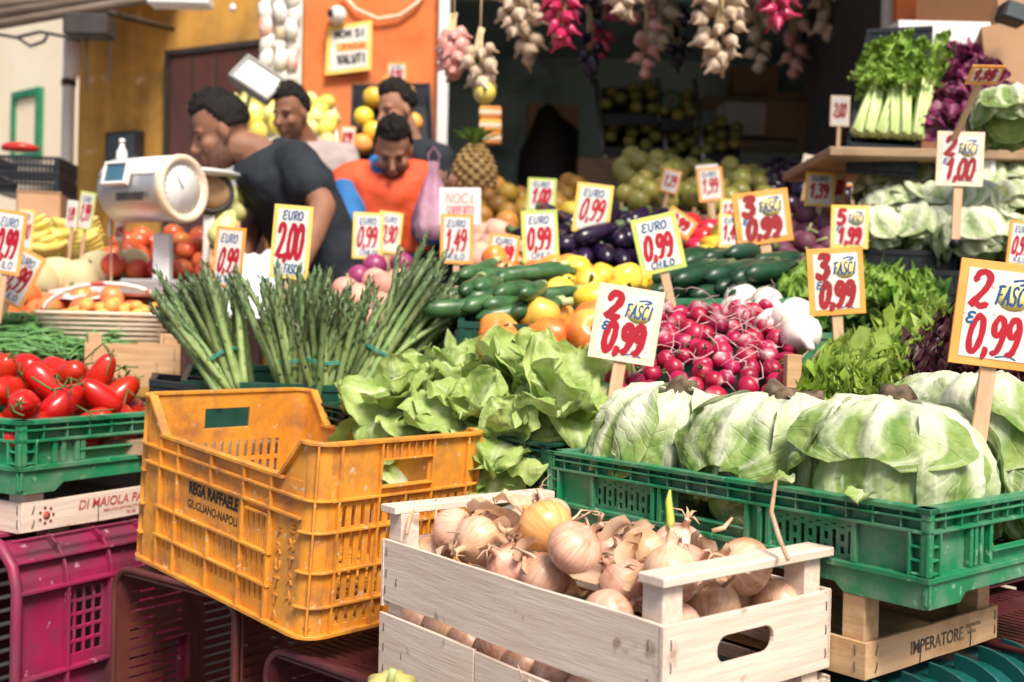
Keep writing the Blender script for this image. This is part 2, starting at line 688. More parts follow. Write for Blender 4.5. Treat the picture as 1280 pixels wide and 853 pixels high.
ON_K = P(830, 785, 1.02)
ON_B = P(478, 672, 1.408)
on_z = (ON_K.z + ON_B.z) / 2
ONX = GX
ON_L, ON_W, ON_H = .50, .266, .185
ON_O = Vector((ON_B.x, ON_B.y, on_z - ON_H))
ONF = frame(ON_O, ONX, Z)
t = thing('wooden_crate', 'pale new wooden crate of onions with raised corner posts and end bars', 'crate', ONF, 'wooden crates')
wd = [M['wood'], M['staple']]
for side, m in ((0, TR(0, 0, 0)), (1, TR(ON_L, ON_W, 0) @ RZ(PI))):
    st = [(.012, .058), (.012, .03), (.010, .008), (.036, .022), (ON_L - .02, .05, -.0006, .011), (ON_L - .02, .012)]
    board(ON_L, .078, .005, None, st, None, .004).build('board', wd, t, .0008, m @ TR(0, 0, ON_H - .078))
    board(.205, .083, .005, None, [(.012, .06), (.012, .034), (.012, .006), (.055, .03, -.0006, .016)], None, .002).build('board', wd, t, .0008, m @ TR(-.001, -.0015, .007))
    board(ON_L - .207, .083, .005, None, [(.28, .06), (.28, .03)], None, .002).build('board', wd, t, .0008, m @ TR(.2065, -.0015, .0055))
for side, m in ((0, TR(ON_L - .0055, -.001, 0) @ RZ(PI / 2) @ TR(0, -.0055, 0)), (1, TR(0.0055, ON_W + .001, 0) @ RZ(-PI / 2) @ TR(0, -.0055, 0))):
    st = [(.010, .062), (.010, .040), (.010, .014), (ON_W - .008, .064), (ON_W - .008, .038), (ON_W - .008, .012)]
    board(ON_W + .002, .086, .005, (.078, .036, .168, .064), st).build('end_board', wd, t, .0008, m @ TR(0, 0, ON_H - .087))
    board(ON_W + .002, .080, .005, None, [(.010, .05), (ON_W - .01, .05)]).build('end_board', wd, t, .0008, m @ TR(0, 0, .006))
    bar = MB()
    bar.box((-.002, -.001, ON_H + .036), (ON_W + .004, .034, ON_H + .046))
    bar.build('end_bar', M['wood'], t, .0012, m)
for x, y in ((.0065, .0065), (ON_L - .0365, .0065), (.0065, ON_W - .0365), (ON_L - .0365, ON_W - .0365)):
    MB().box((0, 0, 0), (.028, .028, ON_H + .035)).build('corner_post', M['wood'], t, .001, TR(x, y, .001))
fl = MB()
for i in range(4):
    fl.box((.006, .012 + i * .062, .002), (ON_L - .006, .062 + i * .062, .0055))
fl.build('floor', M['wood'], t)
# a printed mark low on its end board
mk = MB()
for i in range(7):
    mk.cbox((rnd.uniform(.10, .17), 0, rnd.uniform(.02, .05)), (rnd.uniform(.006, .02), .0003, rnd.uniform(.004, .012)))
mk.build('printed_mark', M['redstamp'], t, 0, TR(ON_L + .0003, 0, 0) @ RZ(PI / 2))
onion_crate = t


def tray(name, label, mw, L, W, H, mat, post_h=.05, texts=(), group='wooden crates'):
    t = thing(name, label, 'crate', mw, group)
    ms = [M[mat], M['staple']]
    for nm, m, ln in four(L, W):
        st = [(.013, H * .60, -.0006, H * .3, None, .3), (.013, H * .12, -.0006, H * .3, None, .3), (ln - .013, H * .6, -.0006, H * .3), (ln - .013, H * .15, -.0006, H * .3), (ln * .36, 0.0, -.0006, H * .55), (ln * .75, 0, -.0006, H * .6)]
        off = .0 if nm == 'side_wall' else .0052
        board(ln - 2 * off, H, .005, None, st).build('board', ms, t, .0006, m @ TR(off, 0, 0))
    for x, y in ((.007, .007), (L - .035, .007), (.007, W - .035), (L - .035, W - .035)):
        MB().box((0, 0, 0), (.028, .028, H + post_h)).build('corner_post', M[mat], t, .001, TR(x, y, .001))
    MB().box((.006, .006, .001), (L - .006, W - .006, .005)).build('floor', M[mat], t)
    for (txt, side, x, z, size, mk_, bold, sx) in texts:
        m = TR(L, 0, 0) @ RZ(PI / 2) if side == 'end' else TR(0, 0, 0)
        text_mesh('lettering', txt, M[mk_], t, m @ TR(x, -.0006, z) @ RX(PI / 2), size, .0001, sx, bold, shear=.18 if mk_ == 'redstamp' else 0)
    return t


# IMPERATORE tray under the front crate: its near corner lies 7 cm in from the crate's corner
im_c = A_C + (-GX) * .069
im_top = P(1093, 805, 1.154).z
IMH = .040
imf = frame(Vector((im_c.x, im_c.y, im_top - IMH)) - GX * .5, GX, Z)
tray('wooden_tray', 'shallow brown wooden tray printed IMPERATORE under the front green crate', imf, .5, .285, IMH, 'wood2', (A_C.z - low_h) - im_top - .002,
     [('IMPERATORE', 'end', .145, .019, .0215, 'inkfaded', .0003, .92), ('ORTOFRUTTA', 'end', .225, .026, .006, 'inkfaded', 0, .9), ('NAPOLI', 'end', .222, .018, .006, 'inkfaded', 0, .9)])
# DI MAIOLA tray under the tomatoes
dm_c = P(27, 668, 1.86)
dmH = .036
dmf = frame(dm_c, t_x, Z) @ Matrix.Scale(TS, 4)
tray('wooden_tray', 'shallow pale wooden tray with red print DI MAIOLA under the tomato crate', dmf, .30, .36, dmH, 'wood', ((t_c.z - .088 * TS) - dm_c.z) / TS - dmH - .002,
     [('DI MAIOLA PAOLO', 'side', .145, .0235, .0165, 'redstamp', .0002, .95), ('MERCATO ORTOFRUTTICOLO', 'side', .15, .0125, .0055, 'redstamp', 0, .9), ('TEL 081', 'side', .16, .006, .0055, 'redstamp', 0, .9)])
mk = MB()
for i in range(14):
    a = 2 * PI * i / 14
    mk.cbox((math.cos(a) * .0095, 0, math.sin(a) * .0095), (.0032, .0002, .0032), RY(-a))
mk.lathe([(.0001, 0), (.005, 0), (.005, .0002), (.0001, .0002)], 12, RX(PI / 2))
o = mk.build('stamped_emblem', M['redstamp'], bpy.data.objects['wooden_tray.001'] if 'wooden_tray.001' in bpy.data.objects else None, 0, TR(.033, -.0007, .018))

# ------------------------------------------------------------------ the yellow-orange crate
OA = P(398, 557, 1.45)
OB = P(172, 490, 1.793)
OC = P(617, 541, 1.685)
ox = (OA - OB).normalized()
oy = (OC - OA)
oy = (oy - ox * oy.dot(ox)).normalized()
oz = ox.cross(oy)
OL, OW, OH, OLOW = .50, .335, .275, .218
omat = Matrix((ox, oy, oz)).transposed().to_4x4()
omat.translation = OB - oz * OH
t = thing('fruit_crate', 'empty yellow orange plastic crate with cut down sides and black name print', 'crate', omat)
orange_crate = t
CR = .034                                # corner radius


def orange_side(L, inner=False):
    mb = MB()
    H = OLOW
    sl = lambda a, b, z0, z1: slots(a * L, b * L, z0, z1, .0135, .0052)
    holes = sl(.185, .27, .062, .148) + sl(.285, .46, .058, .094) + sl(.48, .64, .058, .094) + sl(.66, .77, .098, .150) + sl(.66, .77, .056, .092) + sl(.185, .27, .034, .050) + sl(.285, .64, .030, .048) + sl(.66, .77, .024, .048)
    mb.plate(L - 2 * CR, H - .001, [(h[0] - CR, h[1], h[2] - CR, h[3]) for h in holes], .0032, TR(CR, .008, 0))
    rib = lambda x0, x1, z, d=.0075, th=.0034: mb.box((x0, .0082 - d, z - th / 2), (x1, .0083, z + th / 2))
    for z in (H - .024, H - .052):
        rib(CR, L - CR, z)
    rib(.145 * L, .80 * L, .100)
    rib(.145 * L, .80 * L, .053)
    rib(.67 * L, .78 * L, .154)
    rib(CR, L - CR, .0025, .009, .005)
    mb.box((CR + .045, 0, H - .0045), (L - CR - .045, .0145, H))
    for x in (.165, .275, .47, .65, .79):
        top = H - .0046
        bot = H - .052 if x == .47 else .0052
        mb.box((x * L - .002, .0012, bot), (x * L + .002, .0081, top))
    mb.box((.47 * L - .002, .0012, .0052), (.47 * L + .002, .0081, .0982))
    # sloping shoulders up to the tall ends
    for s in (0, 1):
        pts = [(CR, H - .0012), (CR + .05, H - .0012), (CR + .004, OH - .004), (CR, OH - .004)]
        rim = [(CR + .0505, H - .0012), (CR + .0555, H), (CR + .008, OH), (CR, OH), (CR, OH - .0038), (CR + .004, OH - .0038)]
        if s:
            pts = [(L - x, z) for x, z in reversed(pts)]
            rim = [(L - x, z) for x, z in reversed(rim)]
        mb.prism(pts, .0085, .0115)
        mb.prism(rim, .0004, .0145)
    return mb


def orange_end(W):
    mb = MB()
    H = OH
    hx0, hx1 = W * .5 - .045, W * .5 + .045
    holes = [(hx0, H - .068, hx1, H - .032)]
    for z0, z1 in ((H - .122, H - .092), (H - .178, H - .130), (H - .226, H - .186), (.014, .036)):
        holes += slots(CR + .018, W - CR - .018, z0, z1, .0165, .0068)
    mb.plate(W - 2 * CR, H - .001, [(h[0] - CR, h[1], h[2] - CR, h[3]) for h in holes], .0032, TR(CR, .008, 0))
    for z in (H - .082, H - .126, H - .182, H - .231):
        mb.box((CR, .0012, z - .0017), (W - CR, .0081, z + .0017))
    mb.box((CR, -.001, .0), (W - CR, .0081, .005))
    mb.box((CR, 0, H - .0048), (W - CR, .0145, H))
    for x in (CR + .012, W * .5 - .05, W * .5 + .05, W - CR - .012, W * .5):
        if x == W * .5:
            mb.box((x - .0016, .0016, .0052), (x + .0016, .0081, H - .1278))
            mb.box((x - .0016, .0016, H - .1242), (x + .0016, .0081, H - .0838))
        else:
            mb.box((x - .0017, .0014, .0052), (x + .0017, .0081, H - .005))
    for i in range(7):                       # short ribs above the hand hole
        x = hx0 + .004 + i * .0137
        mb.box((x - .0012, .003, H - .030), (x + .0012, .0079, H - .005))
    mb.box((hx0 - .003, .0016, H - .0312), (hx1 + .003, .0078, H - .0288))
    mb.box((hx0 - .003, .0005, H - .0712), (hx1 + .003, .0078, H - .0684))
    return mb


def orange_corner():
    """quarter column round the origin of the corner, centre at (CR, CR)"""
    mb = MB()
    n = 8
    arc = [PI + PI / 2 * i / n for i in range(n + 1)]

    def sector(r0, r1, z0, z1):
        vs, fs = [], []
        for a in arc:
            for r, z in ((r0, z0), (r1, z0), (r1, z1), (r0, z1)):
                vs.append((CR + r * math.cos(a), CR + r * math.sin(a), z))
        for i in range(n):
            a = i * 4
            for q in range(4):
                b = (q + 1) % 4
                fs.append((a + q, a + b, a + 4 + b, a + 4 + q))
        fs += [(3, 2, 1, 0), tuple(n * 4 + q for q in range(4))]
        mb.add(vs, fs)
    sector(CR - .0112, CR - .008, 0.001, OH - .002)
    for z in (OH - .0812, OH - .126, OH - .182, OH - .231):
        sector(CR - .0082, CR - .0005, z - .0017, z + .0017)
    sector(CR - .0082, CR + .001, 0, .005)
    sector(CR - .0145, CR, OH - .0048, OH)
    for a in (PI * 1.25,):
        m = TR(CR, CR, 0) @ RZ(a)
        mb.box((CR - .0083, -.0017, .0051), (CR - .0003, .0017, OH - .0049), m)
    return mb


for nm, m, ln in four(OL, OW):
    o = (orange_side(ln) if nm == 'side_wall' else orange_end(ln)).build(nm, M['orange'], t, .0007, m)
for m in (TR(0, 0, 0), TR(OL, 0, 0) @ RZ(PI / 2), TR(OL, OW, 0) @ RZ(PI), TR(0, OW, 0) @ RZ(-PI / 2)):
    orange_corner().build('corner_column', M['orange'], t, .0007, m)
fl = MB()
fl.plate(OL - .024, OW - .024, [(x, y, x + .02, y + .02) for x in [.02 + i * .03 for i in range(14)] for y in [.02 + j * .03 for j in range(9)]], .004, TR(.012, .012, .016) @ RX(-PI / 2))
fl.build('floor', M['orange'], t)
text_mesh('printed_name', 'REGA RAFFAELE', M['ink'], t, TR(.475 * OL, .0074, .148) @ RX(PI / 2), .0245, .0001, .80, .0011)
text_mesh('printed_name', 'GIUGLIANO-NAPOLI', M['ink'], t, TR(.475 * OL, .0074, .123) @ RX(PI / 2), .0185, .0001, .83, .0002)
for col, (word, z0) in enumerate((('FRUTTA', .136), ('EXTRA', .148))):
    for i, ch in enumerate(word):
        text_mesh('embossed_letter', ch, M['orange'], t, TR((.832 + col * .062) * OL, .0078, z0 - i * .0245) @ RX(PI / 2), .021, .0014, 1.0, .0006)


# ------------------------------------------------------------------ big crates lying on their sides below
def lying_crate(name, label, mw, L, D, H, mat, group=None, rimw=.018, thick=.004, slot=True):
    """mouth in the xz plane facing -y; x 0..L, z 0..H, running back to y = D"""
    t = thing(name, label, 'crate', mw, group)
    sl = lambda a, b, z0, z1, p=.016, w=.006: slots(a, b, z0, z1, p, w)

    def pat(A, B):
        h = []
        k = max(2, int(A / .11))
        for i in range(k):
            a, b = A * (i + .15) / k, A * (i + .85) / k
            z = .03
            while z < B - .03:
                h.append((a, z, b, z + .005))
                z += .016
        return h
    back = MB().plate(L, H, pat(L, H), thick, TR(0, D, 0))
    back.build('base_panel', M[mat], t)
    top = MB().plate(L, D, pat(L, D), thick, TR(0, 0, H) @ RX(-PI / 2))
    top.build('side_wall', M[mat], t)
    MB().plate(L, D, pat(L, D), thick, TR(0, 0, thick) @ RX(-PI / 2)).build('side_wall', M[mat], t)
    for x in (0, L - thick):
        h = pat(D, H) + [(D * .30, H * .38, D * .48, H * .62)]
        MB().plate(D, H, h, thick, TR(x, 0, 0) @ RZ(PI / 2) @ Matrix.Scale(-1, 4, (0, 1, 0))).build('end_wall', M[mat], t)
    rim = MB()
    r = rimw

    def ring(z):
        pts = []
        c = .035
        for cx, cz, a0 in ((L - c, c, -PI / 2), (L - c, H - c, 0), (c, H - c, PI / 2), (c, c, PI)):
            for i in range(6):
                a = a0 + PI / 2 * i / 5
                pts.append(Vector((cx + (c + r * .4) * math.cos(a), z, cz + (c + r * .4) * math.sin(a))))
        return pts
    pts = ring(0.0)
    pts.append(pts[0])
    pts.append(pts[1])
    rim.tube(pts, .0055, 8)
    pts2 = ring(.012)
    rim.tube(pts2 + pts2[:2], .003, 6)
    rim.build('rim', M[mat], t)
    return t


# brown one under the far end of the yellow crate, maroon one under its near end
c0 = omat @ Vector((0, 0, 0))
bx = Vector((ox.x, ox.y, 0)).normalized()
bz = c0.z - .012
pb = P(147, 716, 1.80)
lying_crate('lying_crate', 'brown red plastic crate on its side, mouth to the street, under the yellow crate', frame(Vector((pb.x, pb.y, bz - .36)) , Vector((.80, -.6, 0)), Z), .30, .3, .345, 'brown', 'big crates stacked on their sides')
pm_ = P(338, 795, 1.55)
lying_crate('lying_crate', 'dark maroon plastic crate at the bottom, under the near corner of the yellow crate', frame(Vector((pm_.x, pm_.y, .60 - .36)), Vector((.75, -.66, 0)), Z), .33, .34, .335, 'maroon', 'big crates stacked on their sides')


# magenta crate on its side under the DI MAIOLA tray
def magenta_crate():
    L, D, H = .29, .34, .44
    # the wall runs from the near left corner to the back right
    top = dm_c.z - .002
    c = P(24, 722, 1.80)
    mw = frame(Vector((c.x, c.y, top - H * TS)), t_x, Z) @ Matrix.Scale(TS, 4)
    t = thing('lying_crate', 'magenta pink plastic crate with a rounded ribbed top below the wooden tray', 'crate', mw, 'big crates stacked on their sides')
    mat = M['magenta']
    r = .06
    n = 8
    # rounded shoulder: a quarter round running along x
    sh = MB()
    arc = [PI / 2 * i / n for i in range(n + 1)]

    def band(x0, x1, ra, rb):
        vs, fs = [], []
        for a in arc:
            for q in (ra, rb):
                for x in (x0, x1):
                    vs.append((x, r - q * math.cos(a), H - r + q * math.sin(a)))
        for i in range(n):
            a = i * 4
            fs += [(a, a + 1, a + 5, a + 4)[::-1], (a + 2, a + 6, a + 7, a + 3)[::-1], (a, a + 4, a + 6, a + 2)[::-1], (a + 1, a + 3, a + 7, a + 5)[::-1]]
        e = n * 4
        fs += [(0, 2, 3, 1)[::-1], (e, e + 1, e + 3, e + 2)[::-1]]
        sh.add(vs, [f[::-1] for f in fs])
    band(0, L, r - .012, r - .009)
    for x in (0.0, .065, .13, .195, .24, L - .003):
        band(x, x + .003, r - .0095, r)
    sh.box((0, .012, H - .003), (L, .016, H + .0))
    sh.box((.0031, .0175 - .012, H - .028), (L - .0031, .0165, H - .025))
    sh.box((0, -.002, H - r - .003), (L, .012, H - r + .001))
    sh.build('rounded_shoulder', mat, t, .0006)
    tp = MB().plate(L, D - r, [], .004, TR(0, r, H) @ RX(-PI / 2))
    tp.build('side_wall', mat, t)
    hs = []
    for i in range(4):
        for j in range(5):
            hs.append((.072 + i * .0135, H - r - .09 + j * .0165, .072 + i * .0135 + .0105, H - r - .09 + j * .0165 + .0125))
    for x0, x1 in ((.14, .185), (.205, .25)):
        for j in range(9):
            hs.append((x0, H - r - .095 + j * .0095, x1, H - r - .095 + j * .0095 + .0055))
        for j in range(10):
            hs.append((x0, H - r - .205 + j * .0095, x1, H - r - .205 + j * .0095 + .0055))
    hs.append((.035, H - r - .30, .058, H - r - .125))
    wl = MB().plate(L, H - r - .002, hs, .004, TR(0, .009, 0))
    for x in (.0, .066, .128, .194, .26, L - .004):
        wl.box((x, -.001, 0), (x + .004, .0088, H - r - .0032))
    for z in (H - r - .105, H - r - .222, H - r - .31):
        wl.box((.0042, -.002, z), (L - .0042, .0086, z + .004))
    wl.build('side_wall', mat, t, .0005)
    # mouth on the left end: a rounded frame
    fr = MB()
    fr.tube([(0, .004, 0), (0, .004, H - .055), (0, .012, H - .03), (0, .035, H - .008), (0, .07, H + .002), (0, D, H + .002)], .0065, 8)
    fr.build('rim', mat, t)
    MB().plate(L, H, [(x, z, x + .05, z + .006) for x in (.04, .12, .2) for z in [i * .02 + .02 for i in range(18)]], .004, TR(0, D, 0)).build('side_wall', M['maroon'], t)
    MB().plate(D - .016, H - .01, [], .004, TR(L - .004, .014, 0) @ RZ(PI / 2) @ Matrix.Scale(-1, 4, (0, 1, 0))).build('base_panel', M['maroon'], t)
    return t


magenta_crate()

# teal crate under the IMPERATORE tray, ribbed like the magenta one
def teal_crate():
    top = im_top - IMH - .002
    c = im_c + GY * -.02
    L, H, D = .40, .36, .5
    mw = frame(Vector((c.x, c.y, top - H)) - GX * .04 - GY * .08, GY, Z)
    t = thing('lying_crate', 'dark teal plastic crate with deep curved ribs below the IMPERATORE tray', 'crate', mw, 'big crates stacked on their sides')
    sh = MB()
    r, n = .09, 8
    arc = [PI / 2 * i / n for i in range(n + 1)]

    def band(x0, x1, ra, rb):
        vs, fs = [], []
        for a in arc:
            for q in (ra, rb):
                for x in (x0, x1):
                    vs.append((x, -.13 + r - q * math.cos(a), H - r + q * math.sin(a)))
        for i in range(n):
            a = i * 4
            fs += [(a, a + 1, a + 5, a + 4), (a + 2, a + 6, a + 7, a + 3), (a, a + 4, a + 6, a + 2), (a + 1, a + 3, a + 7, a + 5)]
        e = n * 4
        sh.add(vs, fs + [(0, 2, 3, 1), (e, e + 1, e + 3, e + 2)])
    band(0, L, r - .022, r - .018)
    for i in range(8):
        band(i * (L - .004) / 7, i * (L - .004) / 7 + .004, r - .0185, r)
    sh.box((0, -.13 + r * .26, H - r * .36), (L, -.13 + r * .30, H - r * .30))
    sh.build('rounded_shoulder', M['teal'], t, .0006)
    MB().plate(L, H - r, slots(.02, L - .02, .03, H - r - .03, .03, .014), .004, TR(0, -.112, 0)).build('side_wall', M['teal'], t)
    MB().box((0, -.13 + r, H - .022), (L, D - .13, H - .018)).build('side_wall', M['teal'], t)
    return t


teal_crate()
# ------------------------------------------------------------------ produce: meshes of each kind
M['onion'] = pm('onion_skin', (.60, .30, .175), (.75, .50, .38), 2.2, .3, .7, stretch=(26, 1.6, 1), coord='UV', rough=.36, vary=.16, hue=.014, bump=.12, bscale=5, dirt=(.38, .13, .045), dscale=24, dlo=.50, dhi=.72, sss=.08)
M['onion_gold'] = pm('golden_onion_skin', (.66, .30, .08), (.78, .48, .20), 2.0, .3, .7, stretch=(22, 1.6, 1), coord='UV', rough=.25, bump=.08, bscale=5, dirt=(.5, .20, .05), dscale=22, dlo=.55, dhi=.8, sss=.08)
M['husk'] = pm('dry_onion_husk', (.62, .38, .20), (.74, .56, .42), 14, rough=.6, vary=.25, transl=.35, dirt=(.25, .11, .05), dscale=40, dlo=.55, dhi=.72)
M['straw'] = pm('dry_stem', (.36, .24, .14), (.60, .46, .33), 30, rough=.8, vary=.3)
M['soil'] = pm('soil_and_root', (.055, .035, .022), (.20, .14, .09), 60, rough=.95, bump=.6, bscale=160)
M['tomato'] = pm('tomato_skin', (.46, .012, .008), (.54, .035, .012), 14, .35, .75, rough=.24, vary=.16, hue=.004, sss=.08)
M['calyx'] = pm('green_calyx', (.05, .11, .02), (.10, .16, .04), 40, rough=.7)
M['radish'] = pm('radish_skin', tone=(.74, .52, .52), col=(.30, .004, .033), col2=(.42, .012, .068), scale=18, rough=.33, vary=.2, hue=.008, sss=.05, dirt=(.66, .36, .38), dscale=50, dlo=.60, dhi=.8)
M['rootlet'] = pm('pale_root', (.66, .50, .45), (.55, .25, .30), 60, rough=.7)


def leafmat(name, green, pale, dark, rough=.42, transl=.28, vein=14.0, bump=.35, sk=.30, vk=.20):
    """leaf: pale rib and veins by the tone attribute and by streaks along the leaf, mottled green elsewhere"""
    m = bpy.data.materials.new(name)
    t = NT(m)
    uv = t.coord('UV', (vein, 1.8, 1))
    ob = t.coord('Object', (1, 1, 1))
    base = t.mix(dark, green, t.ramp(t.noise(ob, 22, 4), .35, .65))
    at = t.new('ShaderNodeAttribute')
    at.attribute_name = 'tone'
    streak = t.ramp(t.noise(uv, 1.0, 3, .5, .3), .52, .68)
    f = t.math('ADD', at.outputs['Fac'], t.math('MULTIPLY', t.math('SUBTRACT', streak, .35), sk))
    sx = t.new('ShaderNodeSeparateXYZ')
    tcv = t.new('ShaderNodeTexCoord')
    t.l(tcv.outputs['UV'], sx.inputs[0])
    ab = t.math('ABSOLUTE', t.math('SUBTRACT', sx.outputs[0], .5))
    s_ = t.math('SUBTRACT', t.math('MULTIPLY', sx.outputs[1], 9.0), t.math('MULTIPLY', ab, 7.0))
    s_ = t.math('ADD', s_, t.math('MULTIPLY', t.noise(t.coord('UV', (5, 5, 1)), 1.0, 3), 1.6))
    fr_ = t.math('ABSOLUTE', t.math('SUBTRACT', t.math('FRACT', s_), .5))
    vl = t.ramp(fr_, .13, .02)
    mid = t.ramp(ab, .035, .012)
    vl = t.math('MAXIMUM', vl, mid)
    f = t.math('ADD', f, t.math('MULTIPLY', vl, vk))
    f = t.math('MAXIMUM', t.math('MINIMUM', f, 1.0), 0.0)
    c = t.mix(base, pale, f)
    c = t.mix(c, (.20, .13, .05), t.ramp(t.noise(ob, 34, 3), .74, .80))
    t.l(c, t.p.inputs['Base Color'])
    t.p.inputs['Roughness'].default_value = rough
    t.p.inputs['Specular IOR Level'].default_value = .28
    vo = t.new('ShaderNodeTexVoronoi', feature='SMOOTH_F1')
    vo.inputs['Scale'].default_value = 70
    vo.inputs['Smoothness'].default_value = .6
    t.l(ob, vo.inputs['Vector'])
    h = t.math('ADD', t.math('MULTIPLY', vl, .14), t.math('ADD', t.math('MULTIPLY', t.noise(ob, 60, 3), .6), t.math('MULTIPLY', vo.outputs['Distance'], -.9)))
    t.bump(h, bump, .004)
    tr = t.new('ShaderNodeBsdfTranslucent')
    t.l(c, tr.inputs['Color'])
    mx = t.new('ShaderNodeMixShader')
    mx.inputs[0].default_value = transl
    t.l(t.p.outputs[0], mx.inputs[1])
    t.l(tr.outputs[0], mx.inputs[2])
    t.l(mx.outputs[0], t.out.inputs['Surface'])
    return m


M['iceberg'] = leafmat('pale_head_lettuce_leaf', (.31, .41, .12), (.76, .78, .60), (.14, .26, .05), .55, .2, 22, .9, .40, .12)
M['butter'] = leafmat('round_lettuce_leaf', (.47, .58, .19), (.76, .80, .58), (.30, .44, .10), .48, .28, 9, .8, .3)
M['curly'] = leafmat('curly_lettuce_leaf', (.42, .55, .11), (.58, .68, .28), (.24, .40, .05), .45, .34, 8)
M['parsley'] = leafmat('dark_green_leaf', (.13, .27, .05), (.30, .44, .14), (.06, .17, .025), .45, .25, 8)
M['redleaf'] = leafmat('red_lettuce_leaf', (.07, .018, .025), (.16, .10, .07), (.03, .008, .015), .36, .18, 8)
M['radicchio'] = leafmat('radicchio_leaf', (.28, .03, .13), (.62, .45, .50), (.15, .014, .07), .38, .2, 12)
M['celery_leaf'] = leafmat('celery_leaf', (.33, .50, .09), (.58, .68, .28), (.15, .32, .03), .42, .3, 8)
M['celery'] = pm('celery_stalk', (.42, .56, .16), (.60, .70, .34), 10, stretch=(12, 12, 1), rough=.35)


def nz(p, s, k=0.0):
    return noise.noise(Vector((p[0] * s + k, p[1] * s - k, p[2] * s + k * .7)))


def smooth(a, b, x):
    t = max(0.0, min(1.0, (x - a) / (b - a)))
    return t * t * (3 - 2 * t)


def leaf(mb, L, W, m, seed, bend=1.2, bend0=0.0, cup=.3, ruffle=.25, freq=3.0, nu=11, nv=12, tip=.75, stalk=.18, rib=.35):
    """an open leaf from its base at the origin along +y, its upper face to +z; bend = how far it curls back over its length"""
    r = random.Random(seed)
    k = r.uniform(0, 90)
    line = []
    p, a = Vector((0, 0, 0)), bend0
    st = L / (nv - 1)
    for j in range(nv):
        line.append((p.copy(), a))
        t = j / (nv - 1)
        a += bend / (nv - 1) * (.5 + t)
        p = p + Vector((0, math.cos(a), -math.sin(a))) * st

    def fn(u, v):
        j = min(nv - 1, int(round(v * (nv - 1))))
        o, a = line[j]
        x = (u - .5) * 2
        w = W * (stalk + (1 - stalk) * math.sin(PI * min(1, v ** .8 * .5 / tip)) ** .9) * (1.0 if v < tip else math.sqrt(max(.02, 1 - ((v - tip) / (1 - tip)) ** 2 * .98)))
        w *= 1 + .14 * noise.noise(Vector((v * 5 + k, x * 1.5, k)))
        n = Vector((0, math.sin(a), math.cos(a)))
        e = abs(x) ** 1.7 * (0.25 + .75 * v) + .55 * smooth(.7, 1, v)
        h = cup * w * x * x + ruffle * W * e * noise.noise(Vector((x * freq * .8 + k, v * freq * 1.6, k * .3))) * 1.6 + .10 * ruffle * W * noise.noise(Vector((x * 5 + k, v * 9, 3)))
        return o + Vector((x * w, 0, 0)) + n * h

    def cf(u, v):
        x = abs(u - .5) * 2
        return max(0.0, min(1.0, (1 - smooth(.0, .35, x)) * (1.1 - v * .9) * (rib / .35) * .8 + (1 - smooth(0, .45, v)) * .7))
    mb.grid(fn, nu, nv, m, 0, cf)


